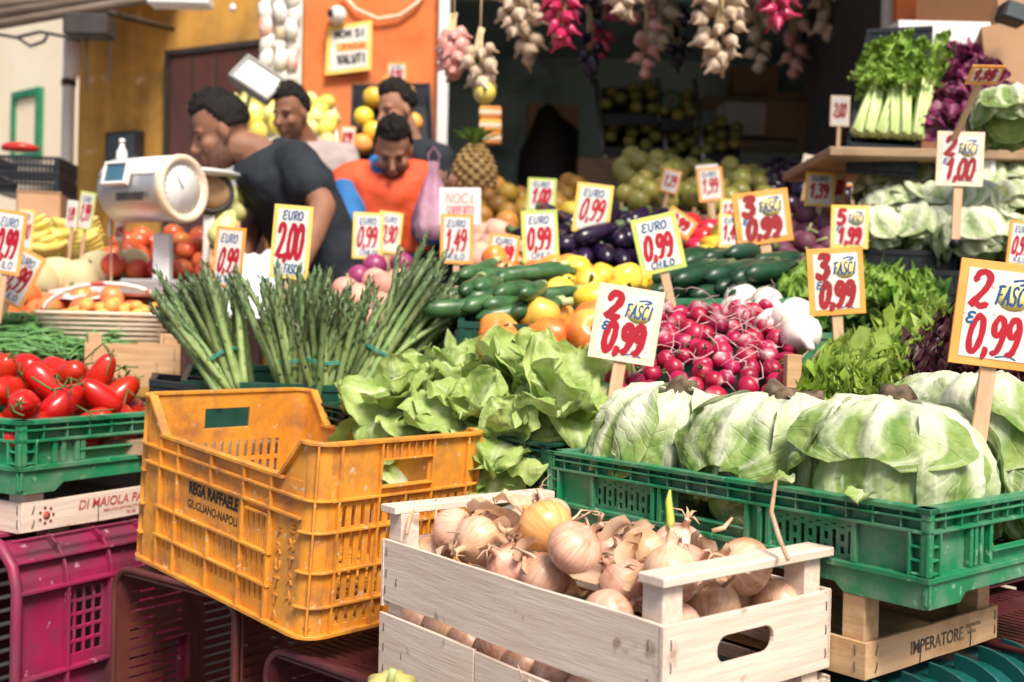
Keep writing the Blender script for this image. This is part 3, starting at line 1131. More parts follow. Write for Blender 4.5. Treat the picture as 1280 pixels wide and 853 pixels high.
def head_lettuce(name, label, mw, rad, height, seed, group, nleaf=16, flare=.16, tone_up=0.08):
    """a head lying upside down: the cut stump on top, the leaves hanging down all round it"""
    r = random.Random(seed)
    t = thing(name, label, 'lettuce', mw, group)
    mb = MB()
    core = [(.001, .0)] + [(rad * .84 * math.sin(a), height * .86 * (1 - math.cos(a)) * .5) for a in [PI * i / 9 for i in range(1, 9)]] + [(.001, height * .86)]
    mb.lathe(core, 18)
    for i in range(nleaf):
        lay = i / (nleaf - 1)
        phi0 = i * 2.399 + r.uniform(-.3, .3)
        half = r.uniform(.62, .95)
        th1 = r.uniform(1.9, 2.3) if lay < .6 else r.uniform(1.3, 2.0)
        off = .005 + .024 * lay + r.uniform(0, .006)
        k = r.uniform(0, 99)
        fl = flare * r.uniform(.2, 1.3)
        amp = r.uniform(.8, 1.3)

        def fn(u, v, lay=lay, phi0=phi0, half=half, th1=th1, off=off, k=k, fl=fl, amp=amp):
            x = (u - .5) * 2
            wid = half * (.45 + .55 * smooth(0, .35, v)) * (1 if v < .78 else math.sqrt(max(.05, 1 - ((v - .78) / .22) ** 2 * .9)))
            wid *= 1 + .12 * noise.noise(Vector((v * 4 + k, x, k)))
            phi = phi0 + x * wid
            th = .10 + (th1 - .1) * v + .10 * x * x * v
            rr = 1 + off / rad
            rr += fl * smooth(.72, 1, v) * .35 * (1 + .8 * noise.noise(Vector((x * 3 + k, 2, k))))
            edge = abs(x) ** 2.5
            rr += amp * (.035 + .075 * edge + .05 * smooth(.5, 1, v)) * noise.noise(Vector((phi * 3.2 + k, th * 2.6, k)))
            rr += .040 * amp * math.sin(phi * 13 + 4 * noise.noise(Vector((k, v * 1.2, x)))) * smooth(.02, .4, v)
            rr += .045 * noise.noise(Vector((phi * 7, th * 6, k))) + .02 * noise.noise(Vector((phi * 15, th * 13, k)))
            rr += .03 * (1 - smooth(0, .14, abs(x))) * (1 - .6 * v)
            rr += (.03 + .07 * lay) * edge
            rr += .05 * math.exp(-(x / .07) ** 2) * (1 - .7 * v)
            th2 = min(th, 2.6)
            st = max(0.0, math.sin(th2)) ** .72
            ct = math.cos(th2)
            ct = math.copysign(abs(ct) ** .85, ct)
            return Vector((rad * rr * st * math.cos(phi), rad * rr * st * math.sin(phi), height * .5 * (1 + ct * (1 + (rr - 1) * .7))))

        def cf(u, v, k=k, phi0=phi0, half=half):
            xs_ = (u - .5) * 2
            x = abs(xs_)
            ph = phi0 + xs_ * half * (.45 + .55 * smooth(0, .35, v))
            pl = math.sin(ph * 13 + 4 * noise.noise(Vector((k, v * 1.2, xs_))))
            base = 1 - smooth(.18, .85, v + .38 * noise.noise(Vector((x * 2.2 + k, v * 2.5, k))))
            ribv = (1 - smooth(.05, .32, x)) * (1 - .55 * v)
            return max(0.0, min(1.0, .80 * base + .5 * ribv + .30 * pl * smooth(.15, .6, v) + tone_up))
        mb.grid(fn, 27, 26, None, 0, cf)
    mb.build('leaves', M['iceberg'], t)
    st = MB()
    st.lathe([(.001, -.006), (.020, -.004), (.021, .006), (.017, .014), (.019, .022), (.014, .030), (.001, .027)], 12, TR(0, 0, height * 1.0) @ RX(r.uniform(-.3, .3)) @ Matrix.Scale(1.15, 4), 0,
             lambda p, a, q: p * (1 + .35 * noise.noise(p * 90 + Vector((seed, 0, 0)))))
    for i in range(10):
        a, l = r.uniform(0, 6.28), r.uniform(.008, .024)
        st.tube([(0.013 * math.cos(a), .013 * math.sin(a), height + .006), ((.013 + l * .6) * math.cos(a), (.013 + l * .6) * math.sin(a), height + .006 + r.uniform(-.006, .010)), ((.012 + l) * math.cos(a + .3), (.012 + l) * math.sin(a + .3), height + r.uniform(-.010, .012))], [.0016, .001, .0004], 5)
    st.build('stump', M['soil'], t)
    return t


FRONT = frame(A_B - Vector((0, 0, low_h)), GX, Z)
FLOORZ = .026
# six heads in the front crate: (along, across, radius, height, floor, tilt)
heads = [
    (.118, .125, .081, .158, .020, (-.08, .05), 'pale head of lettuce behind the onions, next to the round lettuces'),
    (.290, .125, .083, .160, .018, (-.10, .04), 'pale head of lettuce in the middle of the crate, brown stump upright'),
    (.462, .135, .093, .172, .012, (-.12, .00), 'broad head of lettuce with fanning ribbed leaves nearest the crate corner'),
    (.470, .300, .092, .165, .050, (-.45, -.1), 'head of lettuce propped high behind the broad ribbed one, beside the red salad'),
    (.200, .290, .078, .140, .026, (-.2, .1), 'lettuce head half hidden below the radishes'),
    (.345, .285, .080, .140, .022, (-.25, -.1), 'lettuce head with a dark earthy stump between the radishes and the curly salad'),
]
for i, (x, y, rd, h, fz, tl, lab) in enumerate(heads):
    head_lettuce('lettuce', lab, FRONT @ TR(x, y, fz) @ RX(tl[0]) @ RY(tl[1]) @ RZ(i * 1.3), rd, h, 40 + i, 'upturned head lettuces')
# a last one half out of the frame beyond the sign stick
head_lettuce('lettuce', 'lettuce head at the street edge beyond the big sign stick', FRONT @ TR(.535, .325, .02) @ RX(-.2), .055, .12, 61, 'upturned head lettuces', 12)


# ------------------------------------------------------------------ round lettuces
def round_lettuce(name, label, mw, size, seed, group, mat='butter', n=17, ruffle=.30, big=1.3):
    """a soft open head: the outer leaves droop, the inner ones stand and curl"""
    r = random.Random(seed)
    t = thing(name, label, 'lettuce', mw, group)
    mb = MB()
    for i in range(n):
        q = i / (n - 1)
        az = i * 2.399 + r.uniform(-.5, .5)
        el = -.25 + 1.55 * q ** .8 + r.uniform(-.3, .3)          # elevation of the leaf at its foot
        L = size * big * (1.0 - .25 * q) * r.uniform(.8, 1.1)
        W = L * r.uniform(.46, .60)
        m = RZ(az) @ TR(0, .022 * (1 - q), .012 * q) @ RX(el) @ RY(r.uniform(-.5, .5))
        leaf(mb, L, W, m, seed * 100 + i, bend=r.choice((.4, .9, 1.4, 2.0)) + r.uniform(-.2, .3), cup=r.uniform(-.35, .45), ruffle=ruffle * r.uniform(.8, 1.7), freq=r.uniform(2.2, 3.6), nu=19, nv=19, tip=.58, rib=.3, stalk=.42)
    mb.build('leaves', M[mat], t)
    s = MB()
    s.lathe([(.001, -.022), (.014, -.020), (.017, 0), (.012, .012), (.001, .016)], 10)
    s.build('stump', M['soil'], t)
    return t


def at(p, tiltx=0.0, tilty=0.0, rz=0.0):
    return Matrix.Translation(p) @ RX(tiltx) @ RY(tilty) @ RZ(rz)


rl = [
    (P(500, 508, 1.90), .105, (.45, -.35), 'soft round lettuce with broad pale outer leaves nearest the yellow crate'),
    (P(592, 525, 1.80), .100, (.55, .1), 'soft round lettuce crumpled in the middle of its row'),
    (P(690, 520, 1.78), .118, (.5, .25), 'tall round lettuce with long yellow green leaves below the two bunch sign'),
    (P(655, 482, 1.92), .105, (.4, .1), 'round lettuce on top of the row under the peppers'),
    (P(565, 482, 2.00), .100, (.4, -.2), 'pale round lettuce at the back beside the asparagus'),
    (P(640, 548, 1.72), .080, (.7, -.1), 'small ragged round lettuce low against the green crate rim'),
    (P(732, 500, 1.86), .095, (.4, .3), 'round lettuce at the end of its row against the radishes'),
]
for i, (p, s, tl, lab) in enumerate(rl):
    round_lettuce('round_lettuce', lab, at(p + Vector((0, .02, -.01)), tl[0], tl[1], i * 1.1), s, 300 + i, 'round lettuces')
# torn leaves seen through the hand hole of the yellow crate
for i, (px, py, d) in enumerate(((508, 590, 1.80), (535, 585, 1.82))):
    mb = MB()
    leaf(mb, .10, .05, at(P(px, py, d) + Vector((0, 0, -.03)), .9, .2, .3 + i), 900 + i, 1.0, 0, .2, .3)
    tag(mb.build('lettuce_leaf', M['butter']), ('torn green lettuce leaf hanging by the yellow crate', 'second torn lettuce leaf caught behind the yellow crate end')[i], 'leaf', 'loose lettuce leaves')


# ------------------------------------------------------------------ heaps
def settle(n, sample, rfn, tries=10, seed=1, first=(), most=1.0):
    """drop balls one after another; each takes the lowest of a few places"""
    r = random.Random(seed)
    out = list(first)
    for _ in range(n):
        rad = rfn(r)
        best = None
        for _t in range(tries):
            x, y, zb = sample(r)
            z = zb
            for (a, b, c, q) in out:
                dd = (a - x) ** 2 + (b - y) ** 2
                s = (rad + q) * .97
                if dd < s * s:
                    z = max(z, c + math.sqrt(s * s - dd))
            if best is None or z - zb < best[4]:
                best = (x, y, z, rad, z - zb)
        if best[4] < most * rad:
            out.append(best[:4])
    return out[len(first):]


def quad(c):
    """c = four points front left, front right, back right, back left; returns sampler of points on that patch"""
    c = [Vector(p) for p in c]

    def pt(s, t):
        return (c[0] * (1 - s) + c[1] * s) * (1 - t) + (c[3] * (1 - s) + c[2] * s) * t
    return pt


def qsample(c, mound=0.0, dz=0.0, m0=.0):
    f = quad(c)

    def sm(r):
        s, t = r.uniform(m0, 1 - m0), r.uniform(m0, 1 - m0)
        p = f(s, t)
        return p.x, p.y, p.z + dz + mound * (1 - (2 * s - 1) ** 2) * (1 - (2 * t - 1) ** 2)
    return sm


# onions -------------------------------------------------------------
def onion_obj(seed, mat, r=.03, long=1.0):
    rr = random.Random(seed)
    k = rr.uniform(0, 90)
    prof = []
    for i in range(15):
        a = -PI / 2 + PI * i / 14
        rad = math.cos(a) * r
        z = math.sin(a) * r * .90 * long
        if a > .95:
            rad = max(rad * (1 - .2 * (a - .95)), .0040)
            z += (a - .95) ** 2 * r * .35
        prof.append((max(rad, .0012), z))
    zt = prof[-1][1]
    prof += [(.0044, zt + .004), (.0036, zt + .008), (.0046, zt + .012), (.0026, zt + .014)]
    o = MB()
    o.lathe(prof, 22, None, 0, lambda p, a, t: Vector((p.x * (1 + .05 * noise.noise(Vector((math.cos(a) * 2, math.sin(a) * 2, k)))), p.y * (1 + .05 * noise.noise(Vector((math.cos(a) * 2, math.sin(a) * 2, k + 5)))), p.z)) + Vector((noise.noise(Vector((t * 4, k, 0))), noise.noise(Vector((t * 4, k, 7))), 0)) * (.006 * smooth(.7, 1, t)))
    return o


def onion(label, mw, seed, mat='onion', r=.03, group=None):
    t = thing('onion', label, 'onion', mw, group)
    onion_obj(seed, mat, r).build('bulb', M[mat], t)
    rr = random.Random(seed)
    rt = MB()
    for i in range(9):
        a, l = rr.uniform(0, 6.28), rr.uniform(.004, .011)
        rt.tube([(.002 * math.cos(a), .002 * math.sin(a), -r * .9), ((.003 + l) * math.cos(a), (.003 + l) * math.sin(a), -r * .92 - rr.uniform(0, .006))], [.0006, .0003], 4)
    rt.build('root', M['straw'], t)
    nk = MB()
    z0 = r * .9 + .014
    for i in range(4):
        a = rr.uniform(0, 6.28)
        l = rr.uniform(.010, .024)
        nk.tube([(0, 0, z0), (.4 * l * math.cos(a), .4 * l * math.sin(a), z0 + l * .5), (l * math.cos(a), l * math.sin(a), z0 + l * .6 + rr.uniform(-.008, .004))], [.0030, .0020, .0006], 5, None, 0, True, .4)
    nk.build('dry_neck', M['husk'], t)
    return t


on_inner = [ONF @ Vector(p) for p in ((.03, .03, ON_H - .030), (ON_L - .03, .03, ON_H - .030), (ON_L - .03, ON_W - .03, ON_H - .030), (.03, ON_W - .03, ON_H - .030))]
gold_p = P(682, 660, 1.30)
protos = [onion('pinkish tan onion lying in the new wooden crate', TR(0, 0, 0), 11 + i, 'onion', (.0285, .0305, .0265, .0325)[i], 'onions in the wooden crate') for i in range(4)]
spots = settle(76, qsample(on_inner, .030, .008, .0), lambda r: r.choice((.0265, .0285, .0305, .0325)), 14, 5, (), 1.25)
og = thing('onion', 'big shiny golden onion standing out on top of the heap', 'onion', Matrix.Translation(gold_p) @ RX(-1.1) @ RY(-.5), 'onions in the wooden crate')
onion_obj(77, 'onion_gold', .0345).build('bulb', M['onion_gold'], og)
# low ones seen between the boards
for i in range(9):
    spots.append((*(ONF @ Vector((.035 + i * .054, .036, .075 + .006 * (i % 2)))), .0285))
for i in range(4):
    spots.append((*(ONF @ Vector((ON_L - .04, .05 + i * .055, .072))), .0285))
used = 0
for i, (x, y, z, rr_) in enumerate(spots):
    if (Vector((x, y, z)) - gold_p).length < .055:
        continue
    pr = {.0285: 0, .0305: 1, .0265: 2, .0325: 3}[rr_]
    m = TR(x, y, z) @ RZ(rnd.uniform(0, 6.28)) @ RX(rnd.uniform(.3, 2.2)) @ RZ(rnd.uniform(0, 6.28)) @ Matrix.Diagonal((1, 1, rnd.uniform(.88, 1.06), 1))
    if used < 4 and protos[pr].location.length == 0:
        protos[pr].matrix_world = m
        used += 1
    else:
        copy_tree(protos[pr], mw=m)
# sprouting onion
sp = onion('onion with a bright yellow green sprout above the handle bar', Matrix.Translation(P(838, 712, 1.12)) @ RX(-.1) @ RY(-.05), 33, 'onion', .028, 'onions in the wooden crate')
MB().tube([(0, 0, .04), (.002, 0, .052), (.001, .001, .070), (.003, .001, .082)], [.0042, .0045, .0036, .0010], 7).build('sprout', pm('yellow_green_sprout', (.45, .55, .05), (.55, .62, .12), 20, rough=.4), sp)
# loose husks, stalks and strings on the heap
for i in range(64):
    mb = MB()
    leaf(mb, rnd.uniform(.022, .050), rnd.uniform(.010, .020), Matrix.Identity(4), 700 + i, rnd.uniform(.6, 2.0), 0, .5, .5, 3, 7, 8, .6, .5)
    f = quad(on_inner)(rnd.uniform(.05, .95), rnd.uniform(.05, .95))
    tag(mb.build('onion_husk', M['husk'], None, 0, TR(f.x, f.y, f.z + rnd.uniform(.030, .050)) @ rand_rot()), 'dry papery onion husk loose on the onion heap', 'husk', 'loose onion husks')
for i, (px, py, d, l) in enumerate(((655, 643, 1.34, .05), (628, 650, 1.36, .05), (640, 668, 1.30, .035))):
    mb = MB()
    leaf(mb, l, l * .42, Matrix.Identity(4), 760 + i, 1.0, 0, .6, .4, 3, 9, 10, .6, .5)
    tag(mb.build('onion_husk', M['husk'], None, 0, Matrix.Translation(P(px, py, d)) @ RZ(.9 + i) @ RX(.7)), 'large curled orange husk leaning on the golden onion', 'husk', 'curled husks by the golden onion')
for i in range(26):
    f = quad(on_inner)(rnd.uniform(.02, .98), rnd.uniform(.02, .98))
    p = Vector((f.x, f.y, f.z + rnd.uniform(.038, .055)))
    a, l = rnd.uniform(0, 6.28), rnd.uniform(.03, .06)
    d = Vector((math.cos(a), math.sin(a), rnd.uniform(-.1, .5)))
    mb = MB()
    mb.tube([p, p + d * l * .4 + Vector((0, 0, .004)), p + d * l * .7 + Vector((rnd.uniform(-.01, .01), 0, .006)), p + d * l], [.0022, .0018, .0015, .0007], 6)
    tag(mb.build('dry_stalk', M['straw']), 'dry brown onion stalk lying on the onion heap', 'stalk', 'dry onion stalks')
for i, pts in enumerate((((970, 600, 1.17), (964, 640, 1.16), (973, 670, 1.13), (985, 700, 1.10)), ((520, 632, 1.41), (512, 648, 1.38), (508, 668, 1.365)), ((915, 648, 1.22), (905, 660, 1.20), (890, 664, 1.2)))):
    mb = MB()
    mb.tube([P(*p) for p in pts], [.0018, .0028, .0026, .002][:len(pts)], 6)
    tag(mb.build('dry_stalk', M['husk']), ('long dry onion stalk hanging over the green crate rim', 'dry fibres hanging from the far end bar of the onion crate', 'crooked dry stalk sticking out against the green crate')[i], 'stalk')

# tomatoes -----------------------------------------------------------
def tomato_proto(seed, label, group, L=.033, r=.0215):
    t = thing('plum_tomato', label, 'tomato', TR(0, 0, 0), group)
    k = seed * 3.7
    prof = [(max(.0012, r * (max(0.0, math.cos(a)) ** .72) * (1 - .12 * math.sin(a))), L * math.sin(a)) for a in [-PI / 2 + PI * i / 13 for i in range(14)]]
    MB().lathe(prof, 18, None, 0, lambda p, a, q: Vector((p.x * (1 + .05 * noise.noise(Vector((math.cos(a) * 1.4, math.sin(a) * 1.4, k)))), p.y * (1 + .05 * math.sin(a * 3 + k)), p.z))).build('fruit', M['tomato'], t)
    c = MB()
    rr = random.Random(seed)
    for i in range(5):
        a = 2 * PI * i / 5 + rr.uniform(-.2, .2)
        c.tube([(0, 0, L), (.007 * math.cos(a), .007 * math.sin(a), L + .001), (.014 * math.cos(a), .014 * math.sin(a), L + rr.uniform(-.001, .007))], [.0018, .0015, .0004], 5, None, 0, True, .5)
    c.tube([(0, 0, L - .001), (0, .001, L + .006), (rr.uniform(-.004, .004), .004, L + .014)], [.0014, .0012, .0014], 5)
    c.build('calyx', M['calyx'], t)
    return t


tq = [TOM @ Vector(p) for p in ((.02, .03, .075), (.28, .03, .075), (.28, .37, .10), (.02, .37, .10))]
tp = [tomato_proto(i, 'red plum tomato with a green stalk in the green crate', 'plum tomatoes in the green crate', (.047, .043, .050)[i], (.0255, .027, .0245)[i]) for i in range(3)]
ts = settle(120, qsample(tq, .06, -.02, .02), lambda r: .031, 16, 9, (), 1.8)
for i in range(5):
    q = TOM @ Vector((.12 + i * .03, .05, .056))
    ts.append((q.x, q.y, q.z, .03))
for i, (x, y, z, q) in enumerate(ts):
    m = TR(x, y, z) @ RZ(rnd.uniform(0, 6.28)) @ RX(rnd.uniform(.4, 2.4)) @ RZ(rnd.uniform(0, 6.28))
    if i < 3:
        tp[i].matrix_world = m
    else:
        copy_tree(tp[i % 3], mw=m)
for i, pts in enumerate((((8, 480, 2.02), (12, 500, 1.92), (18, 515, 1.86), (30, 520, 1.84)), ((100, 455, 2.23), (128, 430, 2.25), (140, 445, 2.19), (132, 470, 2.16)), ((92, 505, 2.02), (110, 515, 1.96), (142, 512, 1.99)), ((150, 470, 2.23), (160, 488, 2.16), (155, 505, 2.09)))):
    mb = MB()
    mb.tube([P(*p) for p in pts], [.0018, .0016, .0016, .0012][:len(pts)], 6)
    p = P(*pts[1])
    mb.tube([p, p + Vector((.012, -.008, -.006)), p + Vector((.018, -.006, -.016))], [.0016, .0013, .0012], 5)
    tag(mb.build('tomato_vine', M['calyx']), 'piece of dark green tomato vine on the plum tomatoes', 'vine', 'tomato vine pieces')

for i in range(9):
    p = quad(tq)(rnd.uniform(.1, .95), rnd.uniform(0, .6)) + Vector((0, 0, .075))
    mb = MB()
    a = rnd.uniform(0, 6.28)
    pts = [p + Vector((math.cos(a + j * .3) * j * .018, math.sin(a + j * .3) * j * .012, .012 * math.sin(j * 1.3 + i))) for j in range(6)]
    mb.tube(pts, [.0024, .0022, .0020, .0020, .0018, .0012], 6)
    for j in (2, 4):
        mb.tube([pts[j], pts[j] + Vector((.010, -.012, .004)), pts[j] + Vector((.014, -.020, -.012))], [.0020, .0018, .0016], 5)
    tag(mb.build('tomato_vine', M['calyx']), 'piece of dark green tomato vine on the plum tomatoes', 'vine', 'tomato vine pieces')

# radishes -----------------------------------------------------------
def radish_proto(seed, r):
    t = thing('radish', 'pink red radish in the heap behind the lettuces', 'radish', TR(0, 0, 0), 'radishes in the heap')
    prof = [(max(.0010, r * math.cos(a) * (1 - .1 * math.sin(a))), r * 1.02 * math.sin(a)) for a in [-PI / 2 + PI * i / 11 for i in range(12)]]
    prof[0] = (.0016, -r * 1.16)
    rb = MB()
    rb.c = {i: (1 - smooth(0, .28, (i // 16) / 11)) * .8 for i in range(192)}
    rb.lathe(prof, 16, None, 0, lambda p, a, q: p * (1 + .14 * noise.noise(p * 38 + Vector((seed, 0, 0))))).build('bulb', M['radish'], t)
    rr = random.Random(seed)
    l = rr.uniform(.03, .06)
    a = rr.uniform(0, 6.28)
    MB().tube([(0, 0, -r * 1.05), (.1 * l, 0, -r * 1.05 - l * .3), (.35 * l * math.cos(a), .3 * l * math.sin(a), -r - l * .65), (.7 * l * math.cos(a), .6 * l * math.sin(a), -r - l * .8)], [.0017, .0011, .0008, .0004], 5).build('root', M['rootlet'], t)
    s = MB()
    for i in range(3):
        b = i * 2.1
        s.tube([(.002 * math.cos(b), .002 * math.sin(b), r * .98), (.005 * math.cos(b), .005 * math.sin(b), r + .008)], [.0018, .0014], 5)
    s.build('stalk', M['calyx'], t)
    return t


rq = [P(768, 492, 1.80), P(985, 500, 1.72), P(990, 385, 2.12), P(772, 380, 2.16)]
rp = [radish_proto(3 + i, (.0175, .0190, .0160, .0180)[i]) for i in range(4)]
rs = settle(230, qsample(rq, .012, -.012), lambda r: r.choice((.0165, .0185)), 12, 4)
for i, (x, y, z, q) in enumerate(rs):
    m = TR(x, y, z) @ RZ(rnd.uniform(0, 6.28)) @ RX(rnd.uniform(.9, 2.8)) @ RZ(rnd.uniform(0, 6.28))
    m = m @ Matrix.Scale(rnd.uniform(.82, 1.14), 4)
    if i < 4:
        rp[i].matrix_world = m
    else:
        copy_tree(rp[i % 4], mw=m)
for i in range(34):
    p = quad(rq)(rnd.uniform(.2, .95), rnd.uniform(.2, .98)) + Vector((0, -.01, .034))
    mb = MB()
    a = rnd.uniform(0, 6.28)
    pts = [p + Vector((math.cos(a + j * .35) * j * .011, -.004 * j, math.sin(a * 1.7 + j * .5) * j * .006)) for j in range(6)]
    mb.tube(pts, [.0012, .001, .0009, .0008, .0006, .0003], 5)
    tag(mb.build('radish_root', M['rootlet']), 'thin pale radish root trailing over the radishes', 'root', 'loose radish roots')


# asparagus ----------------------------------------------------------
M['spear'] = pm('asparagus_spear', (.18, .28, .075), (.28, .37, .145), 60, rough=.5, tone=(.10, .155, .065), hue=.02, vary=.35, speck=(.42, .46, .25), sscale=300)
M['band'] = pm('teal_rubber_band', (.01, .20, .15), (.02, .28, .2), 40, rough=.5)


def spear_mesh(seed, L=.25, r=.0058, bend=.0):
    rr = random.Random(seed)
    mb = MB()
    n = 15
    az = rr.uniform(0, 6.28)
    pts, rad = [], []
    for i in range(n):
        t = i / (n - 1)
        b = bend * t ** 2.2 + .004 * math.sin(t * 5 + az)
        pts.append((b * math.cos(az), b * math.sin(az), L * t))
        q = 1 - .18 * t
        if t > .70:
            q = (.84 + .22 * math.sin((t - .70) / .30 * PI * .8)) * (1 if t < .88 else max(.12, 1 - (t - .88) / .12 * .9))
        rad.append(r * q)
    mb.tube(pts, rad, 8)
    mb.c = {i: smooth(.35, .95, (i // 8) / (n - 1)) for i in range(n * 8)}
    # bracts: sparse on the stem, crowded on the tip
    for i in range(26):
        t = (.12 + .50 * (i / 8)) if i < 8 else (.66 + .32 * (i - 8) / 17)
        a = i * 2.4
        j = min(n - 2, int(t * (n - 1)))
        p = Vector(pts[j]).lerp(Vector(pts[j + 1]), t * (n - 1) - j)
        q = rad[j]
        o = Vector((math.cos(a), math.sin(a), 0))
        s = Vector((-math.sin(a), math.cos(a), 0))
        w, h = (.0034, .012) if i < 8 else (.0040, .015)
        b0 = len(mb.v)
        mb.add([p + o * q * .9 - s * w, p + o * q * .9 + s * w, p + o * (q * .95 + .0032) + Vector((0, 0, h * .55)) + s * w * .7, p + o * (q * 1.0 + .0028) + Vector((0, 0, h)), p + o * (q * .95 + .0032) + Vector((0, 0, h * .55)) - s * w * .7], [(0, 1, 2, 3, 4)], True)
        for z in range(5):
            mb.c[b0 + z] = .35 + .6 * smooth(.5, .9, t)
    return mb


SPEARS = []


def asparagus(label, base, axis, n, seed, spread=1.0, rad=.044, L=(.20, .27), roll=0.0, tie=.30):
    r = random.Random(seed)
    ax = Vector(axis).normalized()
    mw = frame(base, Vector((1, .2, 0)) - ax * ax.x, ax)
    t = thing('asparagus_bunch', label, 'asparagus', mw, 'asparagus bunches')
    if not SPEARS:
        for k in range(9):
            o = spear_mesh(k, .25, (.0068, .0076, .0060)[k % 3], (0, .012, .03, .045, .006, .08, .02, .0, .055)[k]).build('spear', M['spear'], t)
            SPEARS.append(o.data)
            bpy.data.objects.remove(o)
        KIDS[t.name] = []
    for i in range(n):
        q = math.sqrt((i + .5) / n)
        a = i * 2.399
        x, y = q * rad * math.cos(a), q * rad * math.sin(a) * .8
        o = bpy.data.objects.new('spear', SPEARS[r.randrange(9)])
        COL.objects.link(o)
        o.parent = t
        ln = r.uniform(*L) / .25 * r.choice((1, 1, 1, .84, .92, 1.08))
        tilt = spread * q * r.uniform(.02, .38)
        o.matrix_basis = TR(x * .72, y * .72, r.uniform(-.006, .006)) @ Matrix.Rotation(tilt, 4, Vector((-math.sin(a), math.cos(a), 0))) @ RZ(r.uniform(0, 6.28)) @ Matrix.Diagonal((1, 1, ln, 1))
    b = MB()
    for zz in (tie * .25, tie * .25 + .004):
        b.tube([((rad * 1.0 + .004) * math.cos(2 * PI * i / 16), (rad * .85 + .004) * math.sin(2 * PI * i / 16), zz + .003 * math.sin(i)) for i in range(17)], .0017, 6, None, 0, False)
    b.build('rubber_band', M['band'], t)
    return t


asparagus('asparagus bunch leaning out over the black tray by the yellow tomatoes', P(292, 492, 2.14), (-.52, .15, 1), 36, 1, 1.0, .040)
asparagus('asparagus bunch standing close behind the first leaning one', P(302, 490, 2.26), (-.40, .12, 1), 34, 2, 1.0, .040, (.19, .25))
asparagus('asparagus bunch standing upright in the middle below the 2,00 sign', P(374, 500, 2.18), (-.06, .1, 1), 34, 3, 1.2, .040, (.22, .28))
asparagus('asparagus bunch fanned open behind the yellow crate corner', P(406, 502, 2.13), (.10, .05, 1), 36, 4, 1.3, .042, (.18, .24))
asparagus('asparagus bunch slanting towards the courgettes, tips up', P(452, 484, 2.16), (.62, .22, 1), 38, 5, .9, .045, (.22, .29))
asparagus('asparagus bunch slanting behind the round lettuces', P(478, 468, 2.28), (.66, .3, 1), 34, 6, 1.0, .045, (.20, .27))
